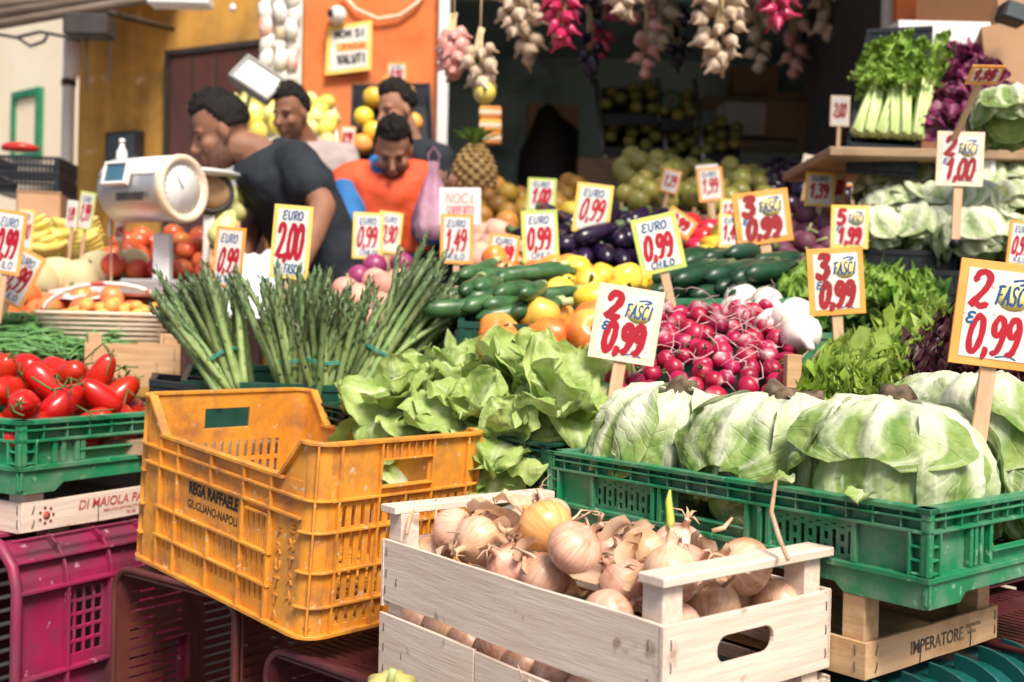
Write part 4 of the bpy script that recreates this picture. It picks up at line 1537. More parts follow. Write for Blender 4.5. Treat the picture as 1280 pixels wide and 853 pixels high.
# ------------------------------------------------------------------ hand painted price signs
GL = {
    '0': [[(.30, 1), (.10, .78), (.02, .40), (.10, .08), (.26, 0), (.44, .16), (.54, .55), (.48, .90), (.30, 1), (.24, .96)]],
    '1': [[(.04, .70), (.22, .84), (.36, 1), (.33, .5), (.28, 0)]],
    '2': [[(.06, .74), (.14, .94), (.36, 1), (.54, .84), (.46, .55), (.20, .22), (.03, .04), (.16, .10), (.36, .02), (.56, .08)]],
    '3': [[(.08, .90), (.24, 1), (.50, .94), (.40, .72), (.24, .58), (.44, .50), (.52, .26), (.36, .02), (.14, .02), (.02, .16)]],
    '4': [[(.40, 1), (.20, .66), (.02, .36), (.30, .38), (.58, .40)], [(.44, .74), (.40, .3), (.36, 0)]],
    '5': [[(.56, .97), (.34, .99), (.18, .95), (.12, .56), (.34, .60), (.52, .42), (.46, .12), (.24, 0), (.04, .10)]],
    '6': [[(.5, .95), (.25, .9), (.06, .5), (.12, .08), (.34, 0), (.52, .2), (.42, .45), (.2, .42), (.08, .25)]],
    '9': [[(.52, .74), (.40, .96), (.20, .98), (.06, .76), (.16, .52), (.36, .54), (.52, .76), (.50, .40), (.34, .06), (.14, .02)]],
    ',': [[(.10, .12), (.14, .06), (.08, -.12)]],
    '-': [[(.05, .45), (.45, .48)]],
    'E': [[(.52, .92), (.26, 1), (.08, .80), (.26, .56), (.40, .54)], [(.30, .56), (.04, .34), (.16, .02), (.50, .10)]],
    'U': [[(.06, .95), (.06, .4), (.18, .02), (.40, .06), (.50, .5), (.52, .98)]],
    'R': [[(.10, 0), (.14, .5), (.14, .96)], [(.02, .88), (.34, 1), (.54, .78), (.36, .52), (.14, .46), (.34, .30), (.58, .0)]],
    'O': [[(.30, .98), (.08, .75), (.04, .3), (.24, .02), (.48, .2), (.52, .7), (.30, .98), (.2, .9)]],
    'F': [[(.12, 0), (.16, .5), (.18, .96)], [(.02, .92), (.30, .98), (.58, .96)], [(.14, .52), (.46, .54)]],
    'A': [[(.02, 0), (.18, .5), (.32, 1)], [(.32, 1), (.42, .5), (.54, 0)], [(.12, .34), (.48, .36)]],
    'S': [[(.50, .88), (.30, 1), (.10, .84), (.20, .58), (.42, .42), (.46, .14), (.24, 0), (.04, .12)]],
    'C': [[(.52, .84), (.32, .99), (.08, .74), (.06, .30), (.26, .02), (.50, .14)]],
    'I': [[(.26, .98), (.24, .5), (.22, 0)]],
    'K': [[(.10, 1), (.10, .5), (.08, 0)], [(.52, .96), (.30, .62), (.12, .46)], [(.14, .48), (.34, .26), (.54, 0)]],
    'L': [[(.12, 1), (.10, .5), (.08, .04), (.30, .06), (.50, .04)]],
    'H': [[(.08, 1), (.08, .5), (.06, 0)], [(.50, 1), (.50, .5), (.48, 0)], [(.08, .5), (.50, .54)]],
    'N': [[(.06, 0), (.08, .5), (.10, 1)], [(.10, 1), (.30, .5), (.48, 0)], [(.48, 0), (.50, .5), (.52, 1)]],
    'T': [[(.02, .94), (.30, .98), (.56, .96)], [(.30, .96), (.28, .5), (.26, 0)]],
    'P': [[(.10, 0), (.12, .5), (.14, .96)], [(.04, .9), (.34, 1), (.52, .76), (.36, .48), (.12, .46)]],
    'M': [[(.02, 0), (.08, .5), (.12, 1)], [(.12, 1), (.28, .45), (.30, .4)], [(.30, .4), (.46, .75), (.52, 1)], [(.52, 1), (.56, .5), (.58, 0)]],
    'G': [[(.50, .86), (.30, 1), (.08, .7), (.08, .28), (.28, .02), (.50, .14), (.52, .42), (.34, .44)]],
    'V': [[(.04, 1), (.16, .5), (.28, 0)], [(.28, 0), (.42, .5), (.54, 1)]],
    'D': [[(.10, 0), (.12, .5), (.14, .97)], [(.04, .94), (.38, .92), (.54, .5), (.36, .06), (.04, .02)]],
    'Z': [[(.06, .94), (.3, .97), (.52, .95)], [(.52, .95), (.28, .5), (.04, .04)], [(.04, .04), (.3, .06), (.54, .04)]],
}


def spline(pts, k=6):
    if len(pts) < 3:
        return pts
    out = []
    q = [pts[0]] + list(pts) + [pts[-1]]
    for i in range(1, len(q) - 2):
        p0, p1, p2, p3 = q[i - 1], q[i], q[i + 1], q[i + 2]
        for j in range(k):
            t = j / k
            out.append(tuple(.5 * ((2 * p1[c]) + (-p0[c] + p2[c]) * t + (2 * p0[c] - 5 * p1[c] + 4 * p2[c] - p3[c]) * t * t + (-p0[c] + 3 * p1[c] - 3 * p2[c] + p3[c]) * t ** 3) for c in (0, 1)))
    out.append(tuple(pts[-1]))
    return out


def stroke(mb, pts, w, y, seed=0):
    """a brush stroke in the xz plane facing -y"""
    pts = [Vector(p) for p in pts]
    n = len(pts)
    vs, fs = [], []
    r = random.Random(seed)
    k = r.uniform(0, 50)
    for i, p in enumerate(pts):
        d = (pts[min(i + 1, n - 1)] - pts[max(i - 1, 0)])
        d = d.normalized() if d.length > 1e-9 else Vector((1, 0))
        nn = Vector((-d.y, d.x))
        h = w * .5 * (1 + .22 * noise.noise(Vector((i * .35, k, 0))))
        if i == 0 or i == n - 1:
            h *= .72
        yy = y - .00025 * i / max(1, n - 1)
        a, b = p + nn * h, p - nn * h
        vs += [(a.x, yy, a.y), (b.x, yy, b.y)]
    for i in range(n - 1):
        fs.append((2 * i, 2 * i + 1, 2 * i + 3, 2 * i + 2))
    for e, s in ((0, -1), (n - 1, 1)):
        d = (pts[1] - pts[0]) if e == 0 else (pts[-1] - pts[-2])
        d = d.normalized() * s
        h = w * .36
        nn = Vector((-d.y, d.x))
        yy = vs[2 * e][1]
        o = len(vs)
        for j in range(7):
            a = -PI / 2 + PI * j / 6
            c = pts[e] + nn * (h * math.sin(a)) + d * (h * math.cos(a))
            vs.append((c.x, yy, c.y))
        fs.append(tuple(range(o, o + 7)) if True else ())
    mb.add(vs, fs)


def word(mb, text, x0, x1, z0, h, w, y, slant=.16, seed=0, big_first=0.0):
    """letters of height h filled into x0..x1"""
    if not text.strip():
        return mb
    adv = sum(.30 if c in ',' else (.35 if c in ' I' else .68) for c in text)
    sx = (x1 - x0) / adv
    x = x0
    yy = y
    for i, c in enumerate(text):
        for s in GL.get(c, []):
            pts = [(x + (a * sx) + slant * b * h * .7, z0 + b * h) for a, b in spline(s)]
            stroke(mb, pts, w, yy, seed + i * 7)
            yy -= .00004
        x += (.30 if c in ',' else (.35 if c in ' I' else .68)) * sx
    return mb


M['s_red'] = pm('red_brush_paint', (.44, .004, .018), (.36, .005, .022), 30, rough=.45)
M['s_dred'] = pm('dark_red_brush_paint', (.26, .012, .014), (.34, .012, .02), 30, rough=.5)
M['s_blue'] = pm('blue_brush_paint', (.006, .11, .27), (.012, .06, .20), 30, rough=.5)
M['s_black'] = pm('black_brush_paint', (.03, .03, .035), (.06, .04, .04), 30, rough=.5)
M['s_pink'] = pm('thin_red_marker', (.68, .08, .12), (.75, .25, .26), 60, rough=.6)
M['paper'] = pm('white_card', (.68, .66, .62), (.74, .73, .70), 9, rough=.7, speck=(.4, .35, .28), sscale=120, dirt=(.52, .45, .32), dscale=18, dlo=.54, dhi=.82)
M['bo'] = pm('orange_card_border', (.82, .30, .045), (.88, .42, .10), 16, rough=.65, dirt=(.5, .2, .06), dscale=30, dlo=.62, dhi=.8)
M['by'] = pm('yellow_card_border', (.84, .54, .09), (.88, .66, .20), 16, rough=.65)
M['bg'] = pm('yellow_green_card_border', (.62, .62, .12), (.42, .60, .16), 22, rough=.65)
M['bc'] = pm('pale_cream_border', (.78, .62, .42), (.84, .72, .55), 16, rough=.65)
M['bw'] = pm('white_card_border', (.78, .74, .70), (.84, .80, .78), 16, rough=.65)
M['blob'] = pm('yellow_paint_patch', (.86, .62, .12), (.9, .72, .3), 20, rough=.6)
NS = [0]


def price_sign(px, py, w, h, tilt, d, tmpl, price, border, stick, label, yaw=0.0, first='', ink='s_red', word1='EURO', word2='KILO', lean=0.0, cat='price sign', group='hand painted price signs'):
    NS[0] += 1
    seed = NS[0] * 31
    hand_ = random.Random(seed)
    wf, sl = hand_.uniform(.82, 1.22), hand_.uniform(.4, 1.5)
    W, Hh = w * d / FPX, h * d / FPX
    c = P(px, py, d)
    t_ = R(tilt)
    mw = Matrix.Translation(c) @ RZ(R(yaw)) @ RX(R(lean)) @ RY(t_)
    base = mw @ TR(0, 0, -Hh / 2 - stick)
    t = thing('price_sign', label, cat, base, group)
    up = TR(0, 0, Hh / 2 + stick)
    card = MB()
    card.cbox((0, 0, 0), (W, .003, Hh))
    cd = card.build('card', M[border], t, .0006, up)
    bx, bz = W * .105, W * .10
    pp = MB()
    pp.cbox((0, -.0018, 0), (W - 2 * bx, .0008, Hh - 2 * bz))
    pp.build('paper', M['paper'], cd)
    y = -.0024
    x0, x1 = -W / 2 + bx * 1.5, W / 2 - bx * 1.5
    wi = x1 - x0
    a = MB()
    b = MB()
    if tmpl == 'euro':
        word(b, word1, x0 + wi * .06, x1 - wi * .12, Hh * .24, Hh * .14, W * .035, y, .2, seed)
        word(a, price, x0, x1 - wi * .08, -Hh * .24, Hh * hand_.uniform(.38, .44), W * .085 * wf, y, .16 * sl, seed)
        if word2:
            word(b, word2, x0 + wi * .12, x1 - wi * .12, -Hh * .41, Hh * .11, W * .03, y, .15, seed + 5)
    elif tmpl == 'fasci':
        word(a, first, x0, x0 + wi * .34, Hh * .06, Hh * .33, W * .095 * wf, y, .18 * sl, seed)
        word(b, 'FASCI', x0 + wi * .42, x1 - wi * .02, Hh * .10, Hh * .18, W * .030, y, .22, seed)
        e_, l1, l2 = MB(), MB(), MB()
        stroke(l1, spline([(x0 + wi * .70, Hh * .33), (x0 + wi * .86, Hh * .35), (x0 + wi * .97, Hh * .33), (x0 + wi * .82, Hh * .30)]), W * .025, y, seed)
        stroke(l2, spline([(x0 + wi * .55, -Hh * .40), (x0 + wi * .75, -Hh * .38), (x0 + wi * .9, -Hh * .405)]), W * .02, y, seed)
        word(e_, 'E', x0 - wi * .03, x0 + wi * .14, -Hh * .10, Hh * .10, W * .03, y, .2, seed + 3)
        e_.build('euro_mark', M['s_blue'], cd)
        l1.build('brush_line', M['s_blue'], cd)
        l2.build('brush_line', M['s_blue'], cd)
        word(a, price, x0 + wi * .05, x1 - wi * .06, -Hh * .37, Hh * hand_.uniform(.33, .37), W * .085 * wf, y, .18 * sl, seed)
        yb = MB()
        yb.lathe([(.0001, 0), (W * .20, 0), (W * .20, .0002), (.0001, .0002)], 14, TR(x0 + wi * .74, -.0021, Hh * .17) @ RX(PI / 2) @ Matrix.Diagonal((1, .8, 1, 1)))
        yb.build('painted_patch', M['blob'], cd)
    elif tmpl == 'asp':
        word(b, 'EURO', x0 + wi * .12, x1 - wi * .10, Hh * .30, Hh * .12, W * .04, y, .1, seed)
        word(a, price, x0 - wi * .02, x1 - wi * .04, -Hh * .22, Hh * .46, W * .105, y, .06, seed)
        word(b, 'AL FASCIO', x0, x1, -Hh * .42, Hh * .12, W * .035, y, .1, seed)
    elif tmpl == 'name':
        word(a, first, x0, x1 - wi * .05, Hh * .08, Hh * .26, W * .025, y, .1, seed)
        word(a, price, x0, x1 - wi * .02, -Hh * .28, Hh * .28, W * .03, y, .1, seed)
    elif tmpl == 'bare':
        word(a, price, x0, x1 - wi * .06, -Hh * .20, Hh * .44, W * .10 * wf, y, .16 * sl, seed)
        b = None
    a.build('price_lettering', M[ink], cd)
    if b is not None and b.v:
        b.build('word_lettering', M['s_blue'], cd)
    if stick > 0:
        sw = max(.011, W * .19)
        MB().box((-sw / 2, .0022, -.02), (sw / 2, .0075, stick + Hh * .62)).build('stick', M['stick'], t, .0008)
    return t


S = price_sign
S(1246, 394, 104, 132, 6, 1.24, 'fasci', '0,99', 'bo', .165, 'largest price sign, orange edged 2 FASCI 0,99, at the corner of the lettuce crate', -4, '2')
S(783, 406, 84, 94, 8, 1.80, 'fasci', '0,99', 'bc', .10, 'price sign 2 FASCI 0,99 with a pale border standing in the radishes', 3, '2')
S(1045, 352, 72, 84, -5, 2.02, 'fasci', '0,99', 'bo', .09, 'price sign 3 FASCI 0,99 with an orange border above the white onions', 4, '3', 's_dred')
S(953, 272, 72, 66, -9, 2.75, 'fasci', '0,99', 'bo', .14, 'dark red 3 FASCI 0,99 price sign standing before the beetroots', 5, '3', 's_dred')
S(1200, 199, 58, 68, 1, 2.45, 'fasci', '1,00', 'bc', .10, 'price sign 2 FASCI 1,00 hanging below the shelf of celery and radicchio', -3, '2', 's_dred')
S(1239, 259, 38, 48, -9, 2.75, 'fasci', '1,49', 'bg', .12, 'small 2 FASCI 1,49 price sign in the farther black crate of endives', -8, '2', 's_dred')
S(1062, 284, 48, 54, 0, 2.7, 'fasci', '1,99', 'by', .07, 'price sign 5 FASCI 1,99 with a yellow border by the black crates', 3, '5')
S(364, 303, 50, 92, 4, 2.25, 'asp', '2,00', 'by', .13, 'tall price sign EURO 2,00 AL FASCIO in the asparagus', -6)
S(286, 322, 41, 76, 5, 2.40, 'euro', '0,99', 'bo', .17, 'narrow orange edged price sign 0,99 behind the asparagus bunches', -14)
S(675, 296, 46, 66, -4, 2.75, 'euro', '0,99', 'bg', .12, 'price sign 0,99 with a green topped border over the courgettes', 4, word2='CHILO')
S(823, 305, 58, 72, -14, 2.25, 'euro', '0,99', 'bg', .13, 'tilted yellow green edged price sign 0,99 above the radishes', 3, word2='CHILO')
S(741, 261, 46, 62, 6, 3.0, 'euro', '0,99', 'by', .14, 'price sign 0,99 with a wide yellow border among the aubergines', -4, word2='')
S(460, 295, 38, 58, 1, 3.0, 'euro', '0,99', 'by', .08, 'price sign 0,99 standing before the man in the orange vest', 4, word2='CHILO')
S(487, 291, 30, 52, 5, 3.12, 'euro', '0,90', 'by', .10, 'darker price sign 0,90 half hidden behind another one before the vest', 14, word2='')
S(571, 299, 41, 62, 0, 2.8, 'euro', '1,49', 'bo', .09, 'orange edged price sign 1,49 at the tips of the slanting asparagus', 2)
S(575, 258, 52, 46, -1, 2.95, 'name', 'SORRENTO', 'bw', .09, 'plain white card with thin red writing behind the 1,49 sign', 0, 'NOCI', 's_pink')
S(629, 316, 38, 46, 6, 2.75, 'euro', '1,49', 'bo', .06, 'small orange edged price sign 1,49 among the courgettes', 4, word2='')
S(677, 244, 36, 42, 2, 3.7, 'euro', '1,00', 'bg', .12, 'dull shaded price sign 1,00 at the mouth of the shop', -5, word2='')
S(838, 227, 24, 30, 12, 3.9, 'bare', '1,29', 'bo', .12, 'tiny tilted orange price sign in front of the dark shop', 0)
S(888, 231, 32, 42, -7, 3.8, 'euro', '1,99', 'bo', .13, 'orange price sign 1,99 standing in the dark shop mouth', 0, word2='')
S(884, 216, 28, 20, -6, 3.9, 'bare', '', 'bw', .18, 'blank pinkish card behind the orange 1,99 sign in the shop', 0)
S(850, 279, 40, 26, 32, 2.9, 'bare', '0,99', 'bo', .08, 'orange card leaning over behind the tilted radish sign', 10)
S(915, 289, 35, 42, -1, 2.75, 'euro', '1,45', 'by', .09, 'yellow edged price sign 1,45 in the yellow peppers', 6, word2='')
S(912, 262, 24, 26, 3, 3.05, 'bare', '1,25', 'by', .10, 'small yellow card half hidden behind the 3 FASCI beetroot sign', 0)
S(1025, 237, 37, 43, 2, 3.1, 'euro', '1,39', 'by', .15, 'yellow edged price sign 1,39 behind the beetroots', 0, word2='')
S(1047, 235, 22, 40, 1, 3.2, 'bare', '1,00', 'bo', .15, 'orange card peeping out behind the 1,39 sign', 0)
S(1068, 217, 28, 32, 0, 3.6, 'bare', '1,99', 'bo', .12, 'shaded orange card against the shelf post', 0, ink='s_dred')
S(1050, 139, 24, 38, 1, 3.9, 'bare', '2,00', 'bc', .12, 'shaded cream card on a thin stick left of the celery', 0, ink='s_dred')
S(1012, 207, 20, 26, 10, 3.9, 'bare', '1,00', 'bc', .10, 'tiny shaded card deep in the shop behind the beetroots', 0, ink='s_dred')
S(1231, 94, 50, 26, -6, 2.35, 'bare', '1,15', 'bo', .12, 'tilted orange edged card 1,15 before the radicchio', 22, ink='s_dred', lean=38)
S(1276, 305, 34, 56, 5, 2.1, 'euro', '0,99', 'bo', .12, 'orange edged price sign cut by the picture edge above the big one', 4)
S(10, 303, 44, 80, 8, 2.6, 'euro', '0,99', 'bo', .10, 'orange edged price sign 0,99 cut off at the tomatoes end of the stall', -10)
S(24, 347, 42, 72, 27, 2.7, 'euro', '0,99', 'bo', .06, 'price sign 0,99 tipped over against its neighbour by the beans', -4)
S(32, 287, 26, 50, 6, 3.1, 'euro', '0,90', 'by', .10, 'yellow edged price sign 0,90 behind the two orange ones by the beans', -20, word2='')
S(108, 264, 26, 48, 9, 3.3, 'euro', '1,99', 'bg', .16, 'narrow green topped price sign 1,99 on a thin stick by the bananas', -24, word2='')
S(90, 268, 17, 34, 6, 3.3, 'bare', '1,49', 'bw', .12, 'small white price card behind the one by the bananas', -24)
S(137, 268, 14, 56, -4, 3.15, 'bare', '0,99', 'bc', .17, 'very narrow pinkish card turned side on under the scale', -60)
S(150, 290, 15, 26, 2, 3.2, 'bare', '0,99', 'bo', .06, 'tiny orange card under the scale drum', -20)
S(435, 173, 19, 30, 2, 5.0, 'bare', '0,99', 'bo', .10, 'tiny orange card in the fruit before the orange wall', 0)
S(496, 92, 24, 26, 0, 5.1, 'euro', '0,90', 'bo', .05, 'small orange card at the top of the crate leaning on the orange wall', 0, word2='')
# ------------------------------------------------------------------ stall tables and the middle and back rows
def table(name, label, x0, x1, y0, y1, z, rz=0.0, org=(0, 0)):
    mw = Matrix.Translation((org[0], org[1], 0)) @ RZ(rz)
    t = thing(name, label, 'table', mw, 'stall tables')
    n = max(3, int((y1 - y0) / .16))
    tb = MB()
    for i in range(n):
        a = y0 + (y1 - y0) * i / n
        tb.box((x0, a + .003, z - .03), (x1, a + (y1 - y0) / n - .003, z))
    tb.build('table_top', M['wood3'], t, .002)
    for x in (x0 + .06, x1 - .11):
        for y in (y0 + .06, y1 - .11):
            MB().box((x, y, 0), (x + .05, y + .05, z - .031)).build('leg', M['wood3'], t, .002)
    return t


table('trestle_table', 'rough wooden trestle table under the front row of crates', -1.0, .55, .02, .62, .60, math.atan2(GX.y, GX.x), (A_C.x - .05 + .0, A_C.y + .35))
table('trestle_table', 'rough wooden trestle table under the middle rows of produce', -1.2, 1.15, 2.05, 3.0, .82)
table('trestle_table', 'long wooden trestle table under the fruit by the scale', -2.6, -.9, 2.3, 3.5, .80)
table('trestle_table', 'high wooden trestle table at the back under the beetroots', .1, 1.5, 3.05, 3.6, .98)


def bin_(name, label, c, depth, mat, group='display crates', wall_t=.006, proud=.02, floor_z=None, slat=True):
    """a tilted display crate under the four corner points c (front left, front right, back right, back left)"""
    c = [Vector(p) for p in c]
    t = thing(name, label, 'crate', Matrix.Translation(sum(c, Vector()) / 4 - Vector((0, 0, depth))), group)
    inv = t.matrix_world.inverted()
    for i in range(4):
        a, b = c[i] + Vector((0, 0, proud)), c[(i + 1) % 4] + Vector((0, 0, proud))
        x = b - a
        L = x.length
        m = inv @ frame(a - Vector((0, 0, depth + proud)), x, Z)
        slope = (b.z - a.z)
        mb = MB()
        H = depth + proud
        xa = math.sqrt(max(1e-6, L * L - slope * slope))
        mw = inv @ frame(Vector((a.x, a.y, 0)), Vector((x.x, x.y, 0)), Z)
        k = 7
        mb.prism([(0, a.z - H), (xa, b.z - H), (xa, b.z - .014), (0, a.z - .014)], .003, .003 + wall_t)
        mb.prism([(0, a.z - .0138), (xa, b.z - .0138), (xa, b.z), (0, a.z)], 0, .012)
        for q in range(k):
            u = (q + .5) / k
            zc = a.z + slope * u
            mb.prism([(xa * u - .003, zc - H + .004), (xa * u + .003, zc - H + .004), (xa * u + .003, zc - .0142), (xa * u - .003, zc - .0142)], .0005, .0029)
        mb.build('side_wall', M[mat], t, .001, mw)
    f = MB()
    d = Vector((0, 0, -depth + .004))
    f.add([inv @ (p + d) for p in c] + [inv @ (p + d + Vector((0, 0, .004))) for p in c], [(3, 2, 1, 0), (4, 5, 6, 7), (0, 1, 5, 4), (1, 2, 6, 5), (2, 3, 7, 6), (3, 0, 4, 7)])
    f.build('floor', M[mat], t)
    return t


def Q(a, b, c, d):
    return [P(*a), P(*b), P(*c), P(*d)]


def lift(c, dz):
    return [p + Vector((0, 0, dz)) for p in c]


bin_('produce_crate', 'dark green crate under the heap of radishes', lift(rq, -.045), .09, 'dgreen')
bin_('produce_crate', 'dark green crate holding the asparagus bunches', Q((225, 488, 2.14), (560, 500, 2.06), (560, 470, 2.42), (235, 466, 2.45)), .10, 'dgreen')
bin_('produce_crate', 'low black tray at the foot of the leaning asparagus', Q((186, 474, 2.12), (350, 494, 2.16), (345, 480, 2.24), (192, 466, 2.24)), .09, 'black', proud=.0)

KIND = {}


def scatter(kind, protos, c, n, rfn, label, group, mound=.03, dz=-.01, seed=1, tilt=(.0, 3.1), squash=.08, m0=.04, tries=10):
    """settle n things of a kind on the patch c; protos are built at the origin"""
    sp = settle(n, qsample(c, mound, dz, m0), rfn, tries, seed)
    r = random.Random(seed)
    for i, (x, y, z, q) in enumerate(sp):
        p = protos[i % len(protos)]
        m = TR(x, y, z) @ RZ(r.uniform(0, 6.28)) @ RX(r.uniform(*tilt)) @ RZ(r.uniform(0, 6.28)) @ Matrix.Scale(r.uniform(1 - squash, 1 + squash), 4)
        if i < len(protos):
            p.matrix_world = m
        else:
            copy_tree(p, mw=m)


def ball(name, label, cat, group, mat, r, seed, sq=1.0, lob=0, dimple=.0, stem=None, stemr=.0025, steml=.014, prof=None, lobd=.06):
    t = thing(name, label, cat, TR(0, 0, 0), group)
    mb = MB()
    n = 14
    if prof is None:
        prof = []
        for i in range(n):
            a = -PI / 2 + PI * i / (n - 1)
            z = r * sq * math.sin(a)
            if dimple and a > .9:
                z -= dimple * r * ((a - .9) / .67) ** 2
            prof.append((max(.0012, r * math.cos(a)), z))

    def warp(p, a, q):
        k = 1 + .05 * noise.noise(p * (1.6 / r) * .5 + Vector((seed * 3.1, 0, 0)))
        if lob:
            k *= 1 + lobd * (abs(math.cos(a * lob / 2)) - .5) * 2
        return Vector((p.x * k, p.y * k, p.z))
    mb.lathe(prof, 20 if lob else 16, None, 0, warp)
    mb.build('fruit', M[mat], t)
    if stem:
        zt = prof[-1][1]
        s = MB()
        s.tube([(0, 0, zt - .002), (.001, 0, zt + steml * .5), (.004, .001, zt + steml)], [stemr * 1.4, stemr, stemr * 1.2], 7)
        s.build('stalk', M[stem], t)
    return t


def fruitmat(k, a, b, **kw):
    M[k] = pm(k, a, b, kw.pop('scale', 12), rough=kw.pop('rough', .32), vary=kw.pop('vary', .15), hue=kw.pop('hue', .012), sss=.06, **kw)


fruitmat('pepper_orange', (.80, .30, .04), (.72, .10, .03), scale=9)
fruitmat('pepper_yellow', (.82, .52, .03), (.86, .62, .08), scale=9, coat=.3)
fruitmat('pepper_mixed', (.80, .50, .08), (.74, .16, .03), scale=7, coat=.3)
fruitmat('zucchini', (.02, .07, .025), (.06, .15, .05), scale=30, rough=.35)
fruitmat('cucumber', (.006, .032, .016), (.015, .06, .028), scale=20, rough=.35)
fruitmat('aubergine', (.010, .006, .02), (.025, .01, .04), scale=9, rough=.22)
fruitmat('peach', (.82, .32, .10), (.72, .12, .06), scale=9, rough=.55)
fruitmat('salad_tomato', (.74, .10, .04), (.80, .26, .08), scale=8, rough=.3)
fruitmat('apricot', (.86, .42, .08), (.84, .30, .08), scale=9, rough=.5)
fruitmat('potato_red', (.62, .28, .22), (.72, .42, .30), scale=14, rough=.6)
fruitmat('apple', (.62, .03, .03), (.70, .20, .06), scale=8, rough=.25)
fruitmat('lemon', (.86, .68, .06), (.88, .74, .18), scale=20, rough=.4)
fruitmat('melon', (.58, .44, .24), (.50, .46, .26), scale=26, rough=.7)
fruitmat('white_onion', (.78, .74, .64), (.84, .80, .72), scale=12, rough=.4, dirt=(.45, .40, .25), dscale=26, dlo=.62, dhi=.85)
fruitmat('beet', (.10, .02, .05), (.18, .05, .09), scale=12, rough=.6)
fruitmat('red_onion', (.24, .02, .10), (.34, .06, .16), scale=12, rough=.35)
fruitmat('banana', (.82, .66, .12), (.84, .74, .24), scale=9, rough=.5)
fruitmat('redpepper', (.52, .012, .03), (.60, .03, .06), scale=9, rough=.22)
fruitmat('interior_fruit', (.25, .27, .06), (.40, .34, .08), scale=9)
fruitmat('pear', (.66, .66, .20), (.72, .70, .32), scale=12, rough=.45)

# big ribbed orange and yellow tomatoes / peppers behind the round lettuces
pq = Q((600, 425, 2.02), (752, 440, 1.98), (752, 384, 2.3), (618, 384, 2.32))
pp_ = [ball('beef_tomato', 'large ribbed orange red tomato between lettuces and courgettes', 'tomato', 'ribbed tomatoes', m, .046, i, .82, lob, .25, 'calyx') for i, (m, lob) in enumerate((('pepper_mixed', 6), ('pepper_orange', 7), ('pepper_mixed', 8)))]
scatter('beef_tomato', pp_, pq, 20, lambda r: .043, '', '', .03, -.02, 11, (.2, 1.2))
bin_('produce_crate', 'dark green crate under the ribbed tomatoes', lift(pq, -.04), .08, 'dgreen')


def stick_veg(name, label, cat, group, mat, L, r, seed, bend=.02, endm='calyx', taper=.75):
    t = thing(name, label, cat, TR(0, 0, 0), group)
    n = 12
    pts, rad = [], []
    for i in range(n):
        u = i / (n - 1)
        pts.append((bend * math.sin(PI * u), 0, L * (u - .5)))
        rad.append(max(.004, r * (1 - (1 - taper) * u) * math.sqrt(max(.03, 1 - abs(2 * u - 1) ** 5))))
    mb = MB()
    mb.tube(pts, rad, 12)
    mb.build('fruit', M[mat], t)
    s = MB()
    s.tube([(0, 0, L * .5 - .004), (0, 0, L * .5 + .010), (.002, 0, L * .5 + .022)], [r * .55 * taper + .002, r * .42, r * .46], 8)
    s.build('stalk', M[endm], t)
    return t


M['zstem'] = pm('courgette_stalk', (.36, .44, .14), (.46, .52, .24), 20, rough=.5)
M['estem'] = pm('aubergine_cap', (.06, .10, .03), (.10, .14, .05), 20, rough=.6)


def lay(protos, c, rows, n, group, rot, jit=.15, dz=0.0, seed=3, layer=1):
    """long vegetables side by side over the patch c, axis turned rot about z"""
    f = quad(c)
    r = random.Random(seed)
    k = 0
    for b in range(rows):
        for i in range(n):
            s, t = (i + .5 + r.uniform(-.2, .2)) / n, (b + .5 + r.uniform(-.15, .15)) / rows
            p = f(s, t)
            tilt = math.atan2((c[3] - c[0]).z, (c[3] - c[0]).to_2d().length)
            m = Matrix.Translation(p + Vector((0, 0, dz + r.uniform(-.004, .014)))) @ RZ(rot + r.uniform(-jit, jit)) @ RX(-PI / 2 + tilt * math.cos(rot) + r.uniform(-.08, .08)) @ RZ(r.uniform(-.6, .6) + (PI if r.random() < .0 else 0))
            q = protos[k % len(protos)]
            if k < len(protos):
                q.matrix_world = m
            else:
                copy_tree(q, mw=m)
            k += 1


zq = Q((572, 395, 2.12), (672, 400, 2.1), (690, 352, 2.6), (590, 346, 2.62))
zp = [stick_veg('courgette', 'speckled dark green courgette with a pale stalk behind the asparagus', 'courgette', 'courgettes', 'zucchini', L, .021, i, b, 'zstem') for i, (L, b) in enumerate(((.19, .010), (.17, .018)))]
lay(zp, zq, 3, 6, '', -.9, .35, 0, 4)
lay([copy_tree(zp[0])], lift(zq, .03), 2, 5, '', -.6, .5, 0, 5)
bin_('produce_crate', 'dark green crate under the courgettes', lift(zq, -.03), .08, 'dgreen')

yq = Q((690, 372, 2.35), (815, 378, 2.3), (815, 345, 2.62), (700, 342, 2.65))
ypr = [ball('yellow_pepper', 'glossy yellow pepper in the row behind the two bunch sign', 'pepper', 'yellow peppers in the middle row', 'pepper_yellow', .034, i, 1.25, 4, .3, 'calyx', .004, .02, lobd=.08) for i in range(3)]
scatter('yellow_pepper', ypr, yq, 30, lambda r: .033, '', '', .02, -.01, 12, (.6, 2.4))
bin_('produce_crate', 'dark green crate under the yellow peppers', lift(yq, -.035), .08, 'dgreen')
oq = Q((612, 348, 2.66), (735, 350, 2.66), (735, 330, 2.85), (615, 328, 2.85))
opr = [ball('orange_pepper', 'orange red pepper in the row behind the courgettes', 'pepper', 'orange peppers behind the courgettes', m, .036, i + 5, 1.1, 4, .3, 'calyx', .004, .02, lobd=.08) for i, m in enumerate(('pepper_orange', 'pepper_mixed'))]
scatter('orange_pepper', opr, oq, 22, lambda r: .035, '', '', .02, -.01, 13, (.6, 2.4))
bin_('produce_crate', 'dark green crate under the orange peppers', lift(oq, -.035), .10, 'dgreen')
eq = Q((655, 330, 2.9), (838, 332, 2.85), (835, 280, 3.35), (670, 282, 3.35))
